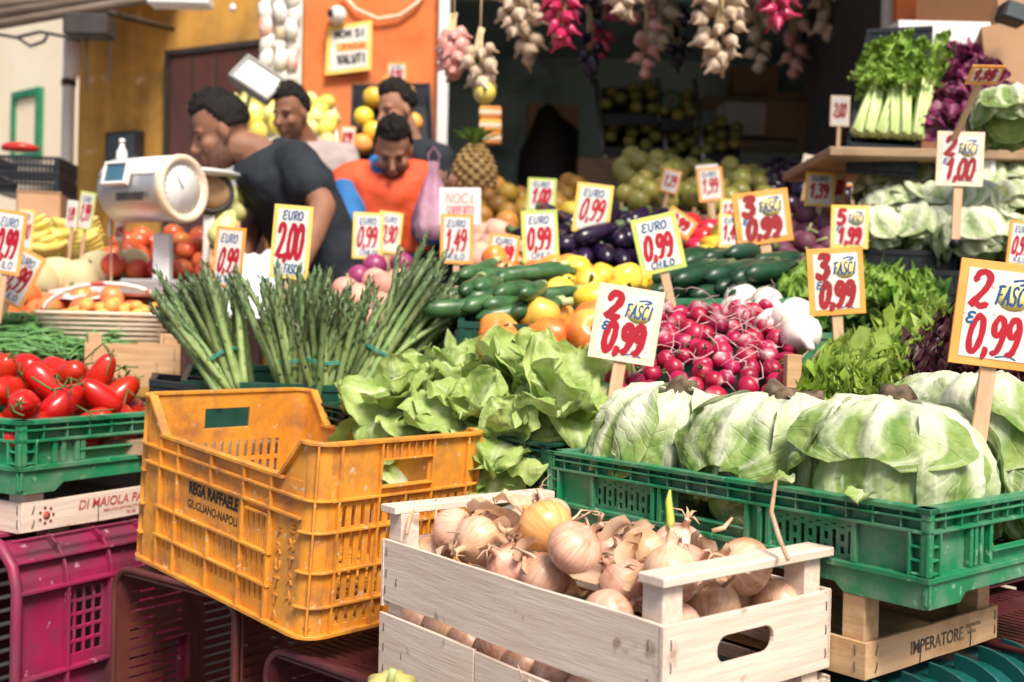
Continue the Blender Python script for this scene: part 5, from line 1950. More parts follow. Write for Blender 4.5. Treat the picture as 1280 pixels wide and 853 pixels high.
ep = [stick_veg('aubergine', 'dark purple aubergine in the heap behind the yellow peppers', 'aubergine', 'aubergines', 'aubergine', L, .030, i, .012, 'estem', .62) for i, L in enumerate((.17, .20))]
lay(ep, eq, 3, 9, '', .5, .6, 0, 7)
lay([copy_tree(ep[0])], lift(eq, .045), 2, 7, '', -.3, .7, 0, 8)
bin_('produce_crate', 'dark crate under the aubergines', lift(eq, -.04), .10, 'dgreen')
cq = Q((835, 372, 2.45), (985, 372, 2.4), (985, 330, 2.85), (838, 330, 2.88))
cp = [stick_veg('cucumber', 'smooth dark green cucumber in the green crate behind the radishes', 'cucumber', 'cucumbers', 'cucumber', L, .0235, i, .008, 'estem', .9) for i, L in enumerate((.22, .20))]
lay(cp, cq, 2, 6, '', -.75, .08, 0, 9)
lay([copy_tree(cp[0])], lift(cq, .035), 2, 5, '', -.75, .1, 0, 10)
bin_('produce_crate', 'green crate of cucumbers behind the radishes', lift(Q((825, 378, 2.38), (990, 378, 2.33), (990, 338, 2.9), (830, 338, 2.92)), -.012), .09, 'green')
y2 = Q((880, 332, 2.95), (968, 332, 2.9), (965, 306, 3.1), (882, 306, 3.12))
y2p = [ball('yellow_pepper', 'yellow pepper heaped round the 1,45 sign', 'pepper', 'yellow peppers round the 1,45 sign', 'pepper_yellow', .034, 20 + i, 1.35, 4, .3, 'calyx', .004, .02, lobd=.08) for i in range(2)]
scatter('yellow_pepper', y2p, y2, 18, lambda r: .033, '', '', .02, 0, 14, (.6, 2.4))
bin_('produce_crate', 'dark green crate under the yellow peppers of the 1,45 sign', lift(y2, -.035), .1, 'dgreen')
r2 = Q((842, 318, 3.1), (905, 318, 3.1), (905, 284, 3.4), (845, 284, 3.4))
r2p = [ball('red_pepper', 'deep red pepper heaped before the shop mouth', 'pepper', 'red peppers before the shop', 'redpepper', .032, 30 + i, 1.2, 4, .3, 'calyx', .004, .02) for i in range(2)]
scatter('red_pepper', r2p, r2, 24, lambda r: .031, '', '', .02, 0, 15, (.6, 2.4))
bin_('produce_crate', 'dark green crate under the red peppers', lift(r2, -.035), .1, 'dgreen')
bq = Q((972, 335, 2.75), (1072, 338, 2.72), (1068, 262, 3.35), (975, 262, 3.35))
bp = [ball('beetroot', 'dusty dark purple beetroot in the heap under the 1,39 sign', 'beetroot', 'beetroots', 'beet', .034, 40 + i, .95, 0, 0, 'zstem', .003, .03) for i in range(3)]
scatter('beetroot', bp, bq, 54, lambda r: .032, '', '', .02, -.01, 16, (.3, 2.8))
bin_('produce_crate', 'dark green crate under the beetroots', lift(bq, -.035), .10, 'dgreen')

# white onions beside the radishes
wq = Q((912, 408, 2.22), (1002, 416, 2.12), (1000, 372, 2.42), (918, 368, 2.46))
wprof = [(.0015, -.030), (.018, -.026), (.034, -.012), (.038, .002), (.030, .018), (.016, .028), (.009, .040), (.008, .060), (.006, .075)]
wp = [ball('white_onion', 'fresh white onion with a cut neck behind the radishes', 'onion', 'fresh white onions', 'white_onion', .036, 50 + i, 1, 0, 0, None, prof=wprof) for i in range(2)]
scatter('white_onion', wp, wq, 22, lambda r: .037, '', '', .02, -.01, 17, (.9, 2.6))
bin_('produce_crate', 'dark crate under the fresh white onions', lift(wq, -.04), .09, 'dgreen')
for i, (px, py, d) in enumerate(((1001, 418, 1.95), (985, 400, 2.0), (968, 405, 2.02))):
    copy_tree(wp[0], 'fresh white onion rolled against the wooden post by the radishes', 'white onions by the post', Matrix.Translation(P(px, py, d)) @ RX(1.9 + i * .5) @ RZ(i))


# leafy heaps --------------------------------------------------------
def bunch(name, label, cat, mw, mat, size, seed, group, n=26, ruffle=.6, stalks=True, freq=4.0, wide=(.40, .62), nu=11, nv=11, tip=.68, stalk=.2):
    r = random.Random(seed)
    t = thing(name, label, cat, mw, group)
    mb = MB()
    for i in range(n):
        q = i / max(1, n - 1)
        az = i * 2.399 + r.uniform(-.4, .4)
        L = size * r.uniform(.75, 1.1)
        leaf(mb, L, L * r.uniform(*wide), RZ(az) @ RX(PI / 2 - (1 - q) * 1.35 + r.uniform(-.2, .2)), seed * 70 + i, bend=r.uniform(.3, 1.6), cup=r.uniform(.2, .7), ruffle=ruffle * r.uniform(.7, 1.3), freq=freq, nu=nu, nv=nv, tip=tip, stalk=stalk)
    mb.build('leaves', M[mat], t)
    if stalks:
        s = MB()
        for i in range(8):
            a = r.uniform(0, 6.28)
            s.tube([(.004 * math.cos(a), .004 * math.sin(a), -size * .3), (.006 * math.cos(a), .006 * math.sin(a), 0), (.012 * math.cos(a), .012 * math.sin(a), size * .3)], .0022, 5)
        s.build('stalks', M['calyx'], t)
    return t


def leafy(name, label, cat, mat, c, rows, cols, size, seed, group, k=3, **kw):
    f = quad(c)
    r = random.Random(seed)
    ps = [bunch(name, label, cat, TR(0, 0, 0), mat, size, seed * 10 + i, group, **kw) for i in range(k)]
    q = 0
    for b in range(rows):
        for i in range(cols):
            p = f((i + .5 + r.uniform(-.25, .25)) / cols, (b + .5 + r.uniform(-.25, .25)) / rows)
            m = Matrix.Translation(p) @ RX(r.uniform(.1, .7)) @ RY(r.uniform(-.4, .4)) @ RZ(r.uniform(0, 6.28)) @ Matrix.Scale(r.uniform(.85, 1.2), 4)
            if q < k:
                ps[q].matrix_world = m
            else:
                copy_tree(ps[q % k], mw=m)
            q += 1


c1 = Q((1000, 480, 1.72), (1180, 470, 1.72), (1215, 420, 2.1), (1060, 432, 2.1))
leafy('curly_salad', 'small curly yellow green salad head beside the wooden post', 'salad', 'curly', lift(c1, -.025), 6, 7, .040, 21, 'curly salad heads', n=40, ruffle=1.0, freq=7, wide=(.6, .95), tip=.5, stalk=.5)
bin_('produce_crate', 'wooden rimmed crate of curly salad right of the radishes', lift(c1, -.05), .08, 'wood3')
c2 = Q((1150, 500, 1.62), (1300, 515, 1.58), (1330, 420, 2.0), (1185, 425, 2.05))
leafy('red_salad', 'small dark red salad head behind the propped lettuce', 'salad', 'redleaf', c2, 6, 7, .048, 22, 'dark red salad heads', n=38, ruffle=.9, freq=7, wide=(.6, .9), tip=.5, stalk=.5)
bin_('produce_crate', 'dark teal crate of red salad behind the big sign stick', lift(Q((1140, 520, 1.60), (1330, 540, 1.55), (1350, 425, 2.0), (1180, 430, 2.08)), -.03), .09, 'dgreen')
leafy('curly_salad', 'yellow green curly head among the dark red salad', 'salad', 'curly', Q((1090, 470, 1.85), (1210, 455, 1.85), (1225, 405, 2.2), (1130, 415, 2.2)), 3, 5, .042, 23, 'curly heads among the red salad', n=40, ruffle=1.0, freq=7, wide=(.6, .95), tip=.5, stalk=.5)
c3 = Q((980, 398, 2.35), (1175, 402, 2.3), (1175, 350, 2.65), (985, 345, 2.7))
leafy('herb_bunch', 'leafy green bunch of herbs behind the 3 FASCI sign', 'herbs', 'parsley', lift(c3, -.02), 4, 7, .055, 24, 'leafy herb bunches', n=34, ruffle=.9, freq=6, wide=(.35, .6), tip=.52)
bin_('produce_crate', 'green crate of leafy bunches below the black crates', lift(c3, -.05), .09, 'green')
leafy('herb_bunch', 'pale green leafy bunch lying over the herb crate', 'herbs', 'celery_leaf', Q((985, 385, 2.3), (1165, 385, 2.28), (1165, 350, 2.55), (990, 350, 2.55)), 2, 5, .052, 25, 'pale leafy bunches', n=30, ruffle=.9, freq=6, wide=(.4, .65), tip=.52)
# little wooden post and board between radishes and salad
pt = thing('wooden_crate', 'rough wooden crate end with a square post beside the radishes', 'crate', P(990, 486, 1.74), 'wooden crates')
pt.rotation_euler = (0, 0, 0)
MB().box((-.012, -.012, -.05), (.012, .012, .055)).build('corner_post', M['wood2'], pt, .001)
dv = (P(1100, 415, 2.2) - P(990, 470, 1.74))
mb = MB()
L = dv.length
mb.box((0, -.004, -.07), (L, .004, 0))
mb.build('board', M['wood3'], pt, .001, Matrix.Translation(Vector((.013, .012, .03))) @ frame((0, 0, 0), dv, Z))
MB().box((-.014, -.012, -.05), (.014, .012, .03)).build('corner_post', M['wood2'], pt, .001, Matrix.Translation(dv))

# green beans, crates and fruit at the near end of the fruit stall --------
M['bean'] = pm('green_bean', (.07, .20, .05), (.14, .30, .09), 30, rough=.45, vary=.2)
bn = Q((-10, 455, 2.45), (150, 450, 2.5), (135, 402, 2.85), (-20, 405, 2.85))
bt = thing('bean_heap', 'heap of thin green beans behind the plum tomatoes', 'beans', sum(bn, Vector()) / 4, None)
bt['kind'] = 'stuff'
mb = MB()
f = quad(bn)
inv = bt.matrix_world.inverted()
for i in range(420):
    p = f(rnd.random(), rnd.random()) + Vector((0, 0, rnd.uniform(-.01, .03)))
    a = rnd.gauss(.4, .9)
    d = Vector((math.cos(a), math.sin(a), rnd.uniform(-.25, .35)))
    k = Vector((rnd.uniform(-.01, .01), rnd.uniform(-.01, .01), rnd.uniform(0, .012)))
    mb.tube([inv @ (p - d * .055), inv @ (p - d * .02 + k), inv @ (p + d * .02 + k), inv @ (p + d * .055)], [.0014, .0034, .0034, .0012], 5)
mb.build('beans', M['bean'], bt)
bin_('produce_crate', 'dark green crate under the beans', lift(bn, -.03), .10, 'dgreen')
wc = frame(P(105, 478, 2.35), Vector((.9, .35, 0)), Z)
tray('wooden_tray', 'pale wooden tray behind the beans at the foot of the asparagus', wc @ TR(0, .0, -.01), .20, .20, .095, 'wood2', .02)
# basket of small yellow tomatoes
M['wicker'] = pm('pale_wicker', (.62, .48, .34), (.74, .62, .48), 20, stretch=(1, 1, 12), rough=.7, bump=.4, bscale=40)
M['tricolour'] = pm('red_white_band', (.70, .66, .60), (.45, .06, .05), 16, .58, .62, rough=.6)
bk = thing('fruit_basket', 'pale oval basket of orange cherry tomatoes with a striped handle', 'basket', Matrix.Translation(P(135, 428, 2.72)) @ Matrix.Scale(1.18, 4))
mb = MB()
ring = lambda a, b, z, k=24: [(a * math.cos(2 * PI * i / k), b * math.sin(2 * PI * i / k), z) for i in range(k + 1)]
for i in range(7):
    mb.tube(ring(.115 + i * .005, .085 + i * .004, i * .010), .0052, 6, None, 0, False)
mb.lathe([(.0001, 0), (.118, 0), (.118, .004), (.0001, .004)], 20, Matrix.Diagonal((1, .74, 1, 1)))
mb.build('basket', M['wicker'], bk)
MB().tube([(-.145 * math.cos(a), 0, 0.05 + .075 * math.sin(a)) for a in [PI * i / 14 for i in range(15)]], .005, 8).build('handle', M['tricolour'], bk)
apq = [bk.matrix_world @ Vector(p) for p in ((-.09, -.06, .05), (.09, -.06, .05), (.09, .06, .06), (-.09, .06, .06))]
app = [ball('cherry_tomato', 'small orange tomato in the basket with the striped handle', 'tomato', 'orange tomatoes in the basket', 'apricot', .0165, 60 + i, 1.15) for i in range(2)]
scatter('cherry_tomato', app, apq, 44, lambda r: .016, '', '', .02, 0, 18)
paq = Q((-10, 405, 2.85), (185, 408, 2.85), (185, 374, 3.1), (-10, 376, 3.1))
pap = [ball('salad_tomato', 'big orange red salad tomato behind the beans', 'tomato', 'salad tomatoes behind the beans', 'salad_tomato', .036, 70 + i, .95, 0, .1, 'calyx') for i in range(3)]
scatter('salad_tomato', pap, paq, 52, lambda r: .036, '', '', .02, -.01, 19, (.2, 2.6))
bin_('produce_crate', 'wooden crate under the salad tomatoes', lift(paq, -.04), .12, 'wood2')
# potatoes and red onions between the asparagus
poq = Q((425, 408, 2.42), (505, 408, 2.42), (505, 362, 2.8), (428, 362, 2.8))
pop = [ball('potato', 'pinkish potato seen between the asparagus bunches', 'potato', 'pink potatoes', 'potato_red', .036, 80 + i, 1.25) for i in range(2)]
scatter('potato', pop, poq, 24, lambda r: .037, '', '', .02, -.01, 20)
bin_('produce_crate', 'dark crate under the pink potatoes', lift(poq, -.04), .12, 'dgreen')
roq = Q((430, 366, 2.85), (520, 366, 2.85), (520, 345, 3.0), (432, 345, 3.0))
rop = [ball('red_onion', 'purple red onion behind the pink potatoes', 'onion', 'red onions', 'red_onion', .034, 85 + i, .95, 0, 0, 'zstem') for i in range(2)]
scatter('red_onion', rop, roq, 16, lambda r: .034, '', '', .02, 0, 21)
bin_('produce_crate', 'dark crate under the red onions', lift(roq, -.04), .12, 'dgreen')
blue = MB()
blue.tube([P(592, 336, 2.6), P(578, 352, 2.56)], [.006, .005], 8)
tag(blue.build('price_peg', pm('blue_plastic', (.01, .20, .55), (.02, .25, .6), 20, rough=.4)), 'short bright blue plastic peg beside the slanting asparagus', 'peg')
# small things at the foot of the front row
M['squashskin'] = pm('olive_yellow_skin', (.40, .36, .10), (.50, .46, .18), 14, rough=.5)
gd = ball('squash', 'pale yellow ribbed squash at the foot of the onion crate', 'squash', None, 'squashskin', .032, 150, .62, 10, .3, 'zstem', .004, .02, lobd=.10)
gd.matrix_world = Matrix.Translation(P(488, 866, 1.22)) @ RX(.3)

# more crates on their sides under the street end of the front row
q1 = P(1262, 752, 1.52)
lying_crate('lying_crate', 'dark maroon crate on its side behind the IMPERATORE tray', frame(Vector((q1.x - .10, q1.y, .33)), GY, Z), .5, .34, q1.z - .33, 'maroon', 'big crates stacked on their sides')
q2 = P(1060, 760, 1.62)
lying_crate('lying_crate', 'dark maroon crate on its side in the shade under the lettuce crate', frame(Vector((q2.x - .12, q2.y, .30)), GX, Z), .5, .34, .36, 'maroon', 'big crates stacked on their sides')
for i, (s_, t_, l_) in enumerate(((.22, .012, .05), (.70, .012, .04), (.86, .016, .035), (.52, .014, .03))):
    mb = MB()
    leaf(mb, l_, l_ * .5, Matrix.Identity(4), 990 + i, 1.2, 0, .4, .5, 4, 9, 9, .6, .3)
    tag(mb.build('leaf_scrap', M['butter'], None, 0, FRONT @ TR(s_ * .6, t_, low_h + .004) @ RZ(i * 1.7) @ RX(.3)), ('torn scrap of lettuce leaf on the green crate rim by the onions', 'scrap of lettuce leaf on the green crate rim above the long stalk', 'scrap of lettuce leaf on the rim near the crate corner', 'small scrap of lettuce leaf in the middle of the green crate rim')[i], 'leaf', 'leaf scraps')
# ------------------------------------------------------------------ the shop, the walls and the street behind
M['plaster_o'] = pm('orange_plaster', (.68, .16, .035), (.78, .23, .07), 3, rough=.85, dirt=(.30, .08, .035), dscale=3.2, dlo=.46, dhi=.78, bump=.3, bscale=20)
M['plaster_o2'] = pm('pale_orange_plaster', (.78, .34, .15), (.84, .44, .22), 3, rough=.85, dirt=(.60, .25, .12), dscale=3, dlo=.55, dhi=.8, bump=.3, bscale=20)
M['plaster_y'] = pm('ochre_plaster', (.58, .29, .045), (.66, .36, .08), 2, rough=.88, dirt=(.17, .10, .035), dscale=2.6, dlo=.44, dhi=.80, bump=.3, bscale=16, stretch=(6, 6, .5), speck=(.74, .52, .26), sscale=7)
M['plaster_c'] = pm('cream_plaster', (.84, .70, .50), (.88, .77, .60), 1.5, rough=.9, dirt=(.70, .55, .38), dscale=1.2, dlo=.6, dhi=.9)
M['door'] = pm('dark_brown_door', (.075, .028, .024), (.10, .04, .032), 4, rough=.5, dirt=(.14, .07, .06), dscale=3, dlo=.6, dhi=.9, stretch=(6, 6, 1))
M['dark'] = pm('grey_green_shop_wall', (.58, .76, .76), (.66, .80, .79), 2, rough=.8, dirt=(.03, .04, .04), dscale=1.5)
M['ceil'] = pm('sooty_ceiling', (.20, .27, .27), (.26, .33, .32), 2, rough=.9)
M['white'] = pm('white_enamel', (.74, .73, .71), (.80, .79, .77), 6, rough=.4, dirt=(.5, .46, .4), dscale=8, dlo=.62, dhi=.9)
M['poly'] = pm('white_polystyrene', (.80, .80, .79), (.84, .84, .83), 40, rough=.8, bump=.2, bscale=200)
M['card'] = pm('brown_cardboard', (.48, .27, .14), (.56, .34, .20), 5, rough=.85, dirt=(.3, .16, .08), dscale=6, dlo=.62, dhi=.9)
M['greenpaint'] = pm('green_painted_wood', (.01, .16, .07), (.015, .21, .10), 10, rough=.5)
M['iron'] = pm('dark_iron', (.025, .022, .022), (.05, .04, .035), 12, rough=.6)
M['rafter'] = pm('grey_brown_rafter', (.14, .10, .08), (.22, .16, .12), 6, rough=.85, stretch=(1, 10, 10))
M['tile'] = pm('clay_roof_tile', (.48, .22, .14), (.58, .32, .22), 5, rough=.85)
M['glass'] = pm('dim_window_glass', (.05, .07, .07), (.08, .1, .1), 2, rough=.1)
M['lcd'] = pm('blue_grey_display', (.05, .13, .19), (.07, .17, .24), 8, rough=.15)
M['steelgrey'] = pm('grey_painted_metal', (.16, .16, .155), (.22, .22, .21), 8, rough=.5)
M['lampglass'] = pm('frosted_lamp_glass', (.22, .21, .18), (.30, .28, .25), 6, rough=.2)
M['steel'] = pm('brushed_steel', (.55, .54, .52), (.62, .60, .58), 10, stretch=(1, 20, 1), rough=.38, metal=.75)
M['pink_bag'] = pm('pink_carrier_bag', (.80, .42, .58), (.84, .56, .68), 14, rough=.45, transl=.35, bump=.6, bscale=24, bdist=.01)
M['cloth'] = pm('white_cotton', (.78, .78, .80), (.82, .82, .83), 10, rough=.9, bump=.3, bscale=30)


def wallbox(name, label, p0, p1, z0, z1, t, mat, cat='wall'):
    """a wall whose face runs from p0 to p1 (left to right seen from the street), thickness t behind it"""
    p0, p1 = Vector((*p0, 0)), Vector((*p1, 0))
    mw = frame(p0, p1 - p0, Z)
    L = (p1 - p0).length
    th = thing(name, label, cat, mw)
    mb = MB()
    mb.box((0, 0, z0), (L, t, z1))
    mb.build('plaster_face', M[mat], th, .004)
    return th, mw, L


X = lambda px, d: P(px, 400, d).x
ZZ = lambda px, py, d: P(px, py, d).z
FL = .28
mb = MB()
mb.box((-3.2, 3.02, 0.004), (3.4, 9.0, FL))
tag(mb.build('raised_floor', pm('worn_floor_tiles', (.42, .40, .37), (.50, .47, .43), 4, rough=.7)), None, None, kind='structure')

WD = 5.6
ow, owm, owl = wallbox('orange_wall', 'bright orange plastered wall left of the dark shop mouth', (X(372, WD), WD), (X(541, WD), WD), 0, 4.6, .3, 'plaster_o')
jb = thing('shop_post', 'pale grey painted post at the left edge of the shop mouth', 'post', (X(548, WD), WD - .03, FL))
MB().cbox((0, 0, 2.1), (.055, .06, 4.2)).build('post', M['white'], jb, .003)
jb2 = thing('shop_post', 'grey painted post at the celery side of the shop mouth', 'post', (X(1102, 4.3), 4.3, FL))
MB().cbox((0, 0, 2.1), (.05, .06, 4.2)).build('post', M['white'], jb2, .003)
wallbox('orange_wall', 'pale orange wall behind the celery and the white box', (X(1108, 4.25), 4.25), (X(1480, 4.25) + .6, 4.1), 0, 4.4, .25, 'plaster_o2')
wallbox('orange_pilaster', 'strip of strong orange wall beside the shop post', (X(1110, 4.2), 4.2), (X(1135, 4.2), 4.2), 0, 4.4, .04, 'plaster_o', 'wall')
# dark shop room
rm = thing('shop_room', 'dark shop room with grey green walls behind the stall', 'shop', (0, WD, 0))
x0, x1, y1 = X(541, WD), 3.2, 2.2
MB().box((x0 - .2, y1, 0), (x1, y1 + .1, 3.5)).build('back_wall', M['dark'], rm)
MB().box((x0 - .30, .31, 0), (x0 - .2, y1, 3.5)).build('side_wall', M['dark'], rm)
MB().box((x1, -1.3, 0), (x1 + .1, y1 + .1, 3.5)).build('side_wall', M['dark'], rm)
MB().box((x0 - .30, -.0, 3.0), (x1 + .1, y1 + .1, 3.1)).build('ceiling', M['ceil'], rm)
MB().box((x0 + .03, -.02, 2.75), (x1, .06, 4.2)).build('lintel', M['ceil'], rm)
MB().box((X(1108, 4.3), -1.25, .28), (X(1108, 4.3) + .05, .0, 3.0)).build('side_wall', M['iron'], rm)
# unseen awning sheet, added to shade the shop mouth; its rail carries the braids
aw = thing('awning', 'unseen added awning above the hanging garlic, shading the shop mouth', 'awning', (0, 4.0, 0))
MB().add([(.38, -.85, 2.90), (3.0, -.85, 2.90), (3.0, 1.6, 3.40), (.38, 1.6, 3.40), (.38, -.85, 2.915), (3.0, -.85, 2.915), (3.0, 1.6, 3.415), (.38, 1.6, 3.415)], [(3, 2, 1, 0), (4, 5, 6, 7), (0, 1, 5, 4), (1, 2, 6, 5), (2, 3, 7, 6), (3, 0, 4, 7)]).build('shade_canopy', M['ceil'], aw)
MB().tube([(-.5, -.36, 2.40), (2.2, -.36, 2.40)], .012, 8).build('rail', M['iron'], aw)
# ochre wall with the door
yr = Vector((X(330, 6.0), 6.0))
yl = yr + Vector((-.9, .436)) * 1.46
yw, ywm, ywl = wallbox('ochre_wall', 'stained ochre yellow wall with a dark brown door', yl, yr + Vector((.9, -.436)) * .35, 0, 4.6, .3, 'plaster_y')


def wx(px, m, yoff=0.0):
    """distance along the wall frame m at which pixel column px meets it"""
    o, d = m.translation, m.col[0].to_3d()
    k = (px - 640) / FPX
    return (k * o.y - o.x) / (d.x - k * d.y)


dx0, dx1 = wx(211, ywm), wx(330, ywm)
dz = ZZ(240, 72, 6.3)
dr = MB()
dr.box((dx0, -.03, FL), (dx1, -.004, dz))
do = dr.build('door', M['door'], yw, .003)
fm = MB()
fm.box((dx0 - .03, -.045, FL), (dx0 - .001, -.002, dz + .03))
fm.box((dx0, -.045, dz + .001), (dx1, -.002, dz + .03))
for i in range(1, 4):
    a = dx0 + (dx1 - dx0) * i / 4
    fm.box((a - .004, -.036, FL), (a + .004, -.0301, dz))
fm.box((dx0 + .02, -.05, 1.5), (dx0 + .10, -.031, 1.53))
fm.build('door_frame', M['iron'], do)
wb_ = MB()
a0, a1 = wx(136, ywm), wx(177, ywm)
zt, zb = ZZ(156, 168, 6.5), ZZ(156, 215, 6.5)
wb_.box((a0, -.06, zb), (a1, -.003, zt))
cb = thing('meter_box', 'dark square meter box on the ochre wall beside the scale', 'box', ywm @ TR(0, 0, 0))
wb_.build('box', M['iron'], cb, .004)
MB().box((a0 + .02, -.066, zb + .02), (a1 - .02, -.0605, zt - .02)).build('cover', M['glass'], cb)
bt_ = thing('bottle', 'clear little bottle with a white cap standing before the meter box', 'bottle', P(152, 214, 3.4))
MB().lathe([(.001, 0), (.016, .002), (.018, .03), (.016, .06), (.008, .075), (.007, .085)], 14).build('bottle', M['poly'], bt_)
MB().lathe([(.001, .085), (.009, .0855), (.009, .1), (.001, .102)], 12).build('cap', M['white'], bt_)
# cream house
ch, chm, chl = wallbox('cream_house', 'sunlit cream house with a green window frame at the street end', (-5.2, 10.2), (X(92, 9.0), 9.0), 0, 5.2, .4, 'plaster_c', 'house')
a0, a1 = wx(15, chm), wx(50, chm)
z1_, z0_ = ZZ(32, 105, 9.2), ZZ(32, 192, 9.2)
wf = MB()
for b in ((a0, z0_, a0 + .045, z1_), (a1 - .06, z0_, a1, z1_), (a0 + .046, z1_ - .06, a1 - .061, z1_), (a0 + .046, z0_, a1 - .061, z0_ + .04)):
    wf.box((b[0], -.05, b[1]), (b[2], -.003, b[3]))
w_ = wf.build('window', M['greenpaint'], ch, .003)
MB().box((a0 + .046, -.02, z0_ + .041), (a1 - .061, -.003, z1_ - .061)).build('pane', M['plaster_c'], w_)
# eaves, awning frame and its clutter
ev = thing('tiled_eaves', 'clay tiled eaves with rafters above the street end of the stall', 'roof', P(30, 5, 5.6))
iv = ev.matrix_world.inverted()
mb = MB()
for i in range(9):
    a = P(-60 + i * 26, 10 - i * 4, 5.4)
    mb.tube([iv @ a, iv @ (a + Vector((.05, 1.2, .5)))], [.055, .055], 10)
mb.build('roof_tile', M['tile'], ev)
mb = MB()
for (a, b, r_) in ((P(-40, 38, 5.0), P(255, -14, 5.0), .022), (P(-40, 24, 5.2), P(300, -30, 5.2), .028), (P(-40, 12, 5.2), P(120, -10, 5.2), .03)):
    mb.tube([iv @ a, iv @ b], r_, 6)
mb.build('rafter', M['rafter'], ev)
mb = MB()
mb.tube([iv @ P(-10, 42, 4.9), iv @ P(20, 47, 4.9), iv @ P(50, 40, 4.9), iv @ P(82, 46, 4.9), iv @ P(100, 52, 4.9)], .008, 6)
mb.tube([iv @ P(20, 46, 4.9), iv @ P(38, 58, 4.9), iv @ P(55, 52, 4.9), iv @ P(60, 42, 4.9)], .008, 6)
mb.build('cable', M['iron'], ev)
bxp = thing('awning_motor', 'black awning motor box under the eaves with two hanging chains', 'motor', P(112, 34, 4.8))
MB().cbox((0, 0, 0), (.195, .12, .095)).build('box', M['iron'], bxp, .008)
for (px, y0_, y1_) in ((108, 48, 116), (137, 48, 104)):
    mb = MB()
    iv2 = bxp.matrix_world.inverted()
    a, b = iv2 @ P(px, y0_, 4.8), iv2 @ P(px, y1_, 4.8)
    n = int((a - b).length / .016)
    for i in range(n):
        c = a.lerp(b, i / n)
        mb.tube([c + Vector((.005 * math.cos(q), .005 * math.sin(q) if i % 2 else 0, .010 * math.sin(q))) for q in [2 * PI * k / 8 for k in range(9)]], .0022, 5, None, 0, False)
    mb.build('chain', M['iron'], bxp)
br = MB()
br.tube([P(118, 12, 5.0), P(216, 36, 6.0)], .016, 8)
tag(br.build('awning_bracket', M['iron']), 'dark slanting awning arm fixed to the ochre wall', 'bracket')
lm = thing('strip_light', 'white enamelled strip light housing under the eaves', 'lamp', P(225, 2, 4.6))
MB().cbox((0, 0, 0), (.26, .09, .05)).build('housing', M['white'], lm, .01)
sb = MB()
sb.lathe([(.001, -.02), (.016, -.012), (.02, 0), (.014, .014), (.006, .026)], 12, Matrix.Translation(P(291, 11, 5.5)))
tag(sb.build('bare_bulb', M['white']), 'small unlit white bulb before the ochre wall', 'bulb')
dp = thing('drainpipe', 'white drainpipe at the corner of the ochre wall', 'pipe', P(86, 210, 6.4))
ivd = dp.matrix_world.inverted()
MB().tube([ivd @ P(92, 50, 6.4), ivd @ P(90, 85, 6.4), ivd @ P(86, 104, 6.4), ivd @ P(82, 290, 6.4)], [.055, .05, .036, .036], 10).build('pipe', M['white'], dp)
MB().lathe([(.03, -.02), (.042, -.02), (.042, .02), (.03, .02)], 12, Matrix.Translation(ivd @ P(86, 104, 6.4))).build('bracket', M['iron'], dp)

# things on the orange wall
sg = thing('wall_notice', 'white handwritten notice with a yellow border on the orange wall', 'notice', Matrix.Translation(P(437, 60, WD - .04)) @ RY(R(-7)))
k_ = WD / FPX
w2, h2 = 29 * k_, 31 * k_
MB().prism([(-w2 - .02, -h2), (w2 - .02, -h2 + .005), (w2 + .01, h2), (-w2 + .02, h2 - .01)], -.004, .0).build('card', M['by'], sg)
MB().prism([(-w2 + .006, -h2 + .02), (w2 - .04, -h2 + .024), (w2 - .013, h2 - .022), (-w2 + .042, h2 - .034)], -.0052, -.0042).build('paper', M['paper'], sg)
mb = MB()
word(mb, 'NON SI', -w2 + .05, w2 - .04, h2 * .42, .035, .010, -.0062, .1, 5)
word(mb, 'VALUTI', -w2 + .05, w2 - .05, -h2 * .62, .045, .012, -.0062, .1, 9)
mb.build('lettering', M['s_black'], sg)
MB().cbox((.012, -.0058, .005), (w2 * 1.3, .0006, .042)).build('red_band', M['bo'], sg)
mb = MB()
word(mb, 'PAGA', -.04, .08, -.008, .026, .006, -.0064, .1, 12)
mb.build('lettering', M['s_red'], sg)
cm = thing('security_camera', 'white round security camera on the orange wall above the notice', 'camera', P(421, 20, WD - .06))
MB().lathe([(.001, -.05), (.035, -.045), (.045, -.01), (.045, .03), (.03, .05), (.001, .055)], 16, RX(PI / 2) @ RY(.4)).build('body', M['white'], cm)
MB().lathe([(.001, 0), (.02, .0), (.02, .008), (.001, .01)], 14, TR(-.022, -.048, 0) @ RX(PI / 2)).build('lens', M['ink'], cm)
cbm = MB()
cbm.tube([P(428, -8, WD - .03), P(445, 12, WD - .03), P(472, 24, WD - .03), P(500, 20, WD - .03), P(522, 4, WD - .03), P(530, -10, WD - .03)], .010, 6)
tag(cbm.build('cable', M['bc']), 'pale cable sagging across the top of the orange wall', 'cable')
hp = thing('packet_strip', 'hanging strip of white and coloured packets beside the orange wall', 'packets', P(350, 40, 5.2))
for i in range(7):
    for j in range(3):
        k = pm('packet', (rnd.choice(((.8, .78, .70), (.78, .30, .22), (.80, .62, .25), (.55, .65, .35), (.82, .80, .76), (.8, .76, .7)))), (.82, .78, .7), 30, rough=.35) if i * 3 + j < 8 else None
        if k:
            M['pk%d' % (i * 3 + j)] = k
        mt = M['pk%d' % ((i * 3 + j) % 8)]
        mb = MB()
        mb.lathe([(.002, -.05), (.026, -.046), (.034, 0), (.026, .046), (.002, .05)], 10, TR(-.065 + j * .065 + rnd.uniform(-.01, .01), rnd.uniform(-.02, .02), .24 - i * .075) @ RY(rnd.uniform(-.3, .3)) @ Matrix.Diagonal((1, .5, 1, 1)))
        mb.build('packet', mt, hp)
MB().box((-.10, .03, -.30), (.10, .036, .34)).build('backing_card', M['paper'], hp)

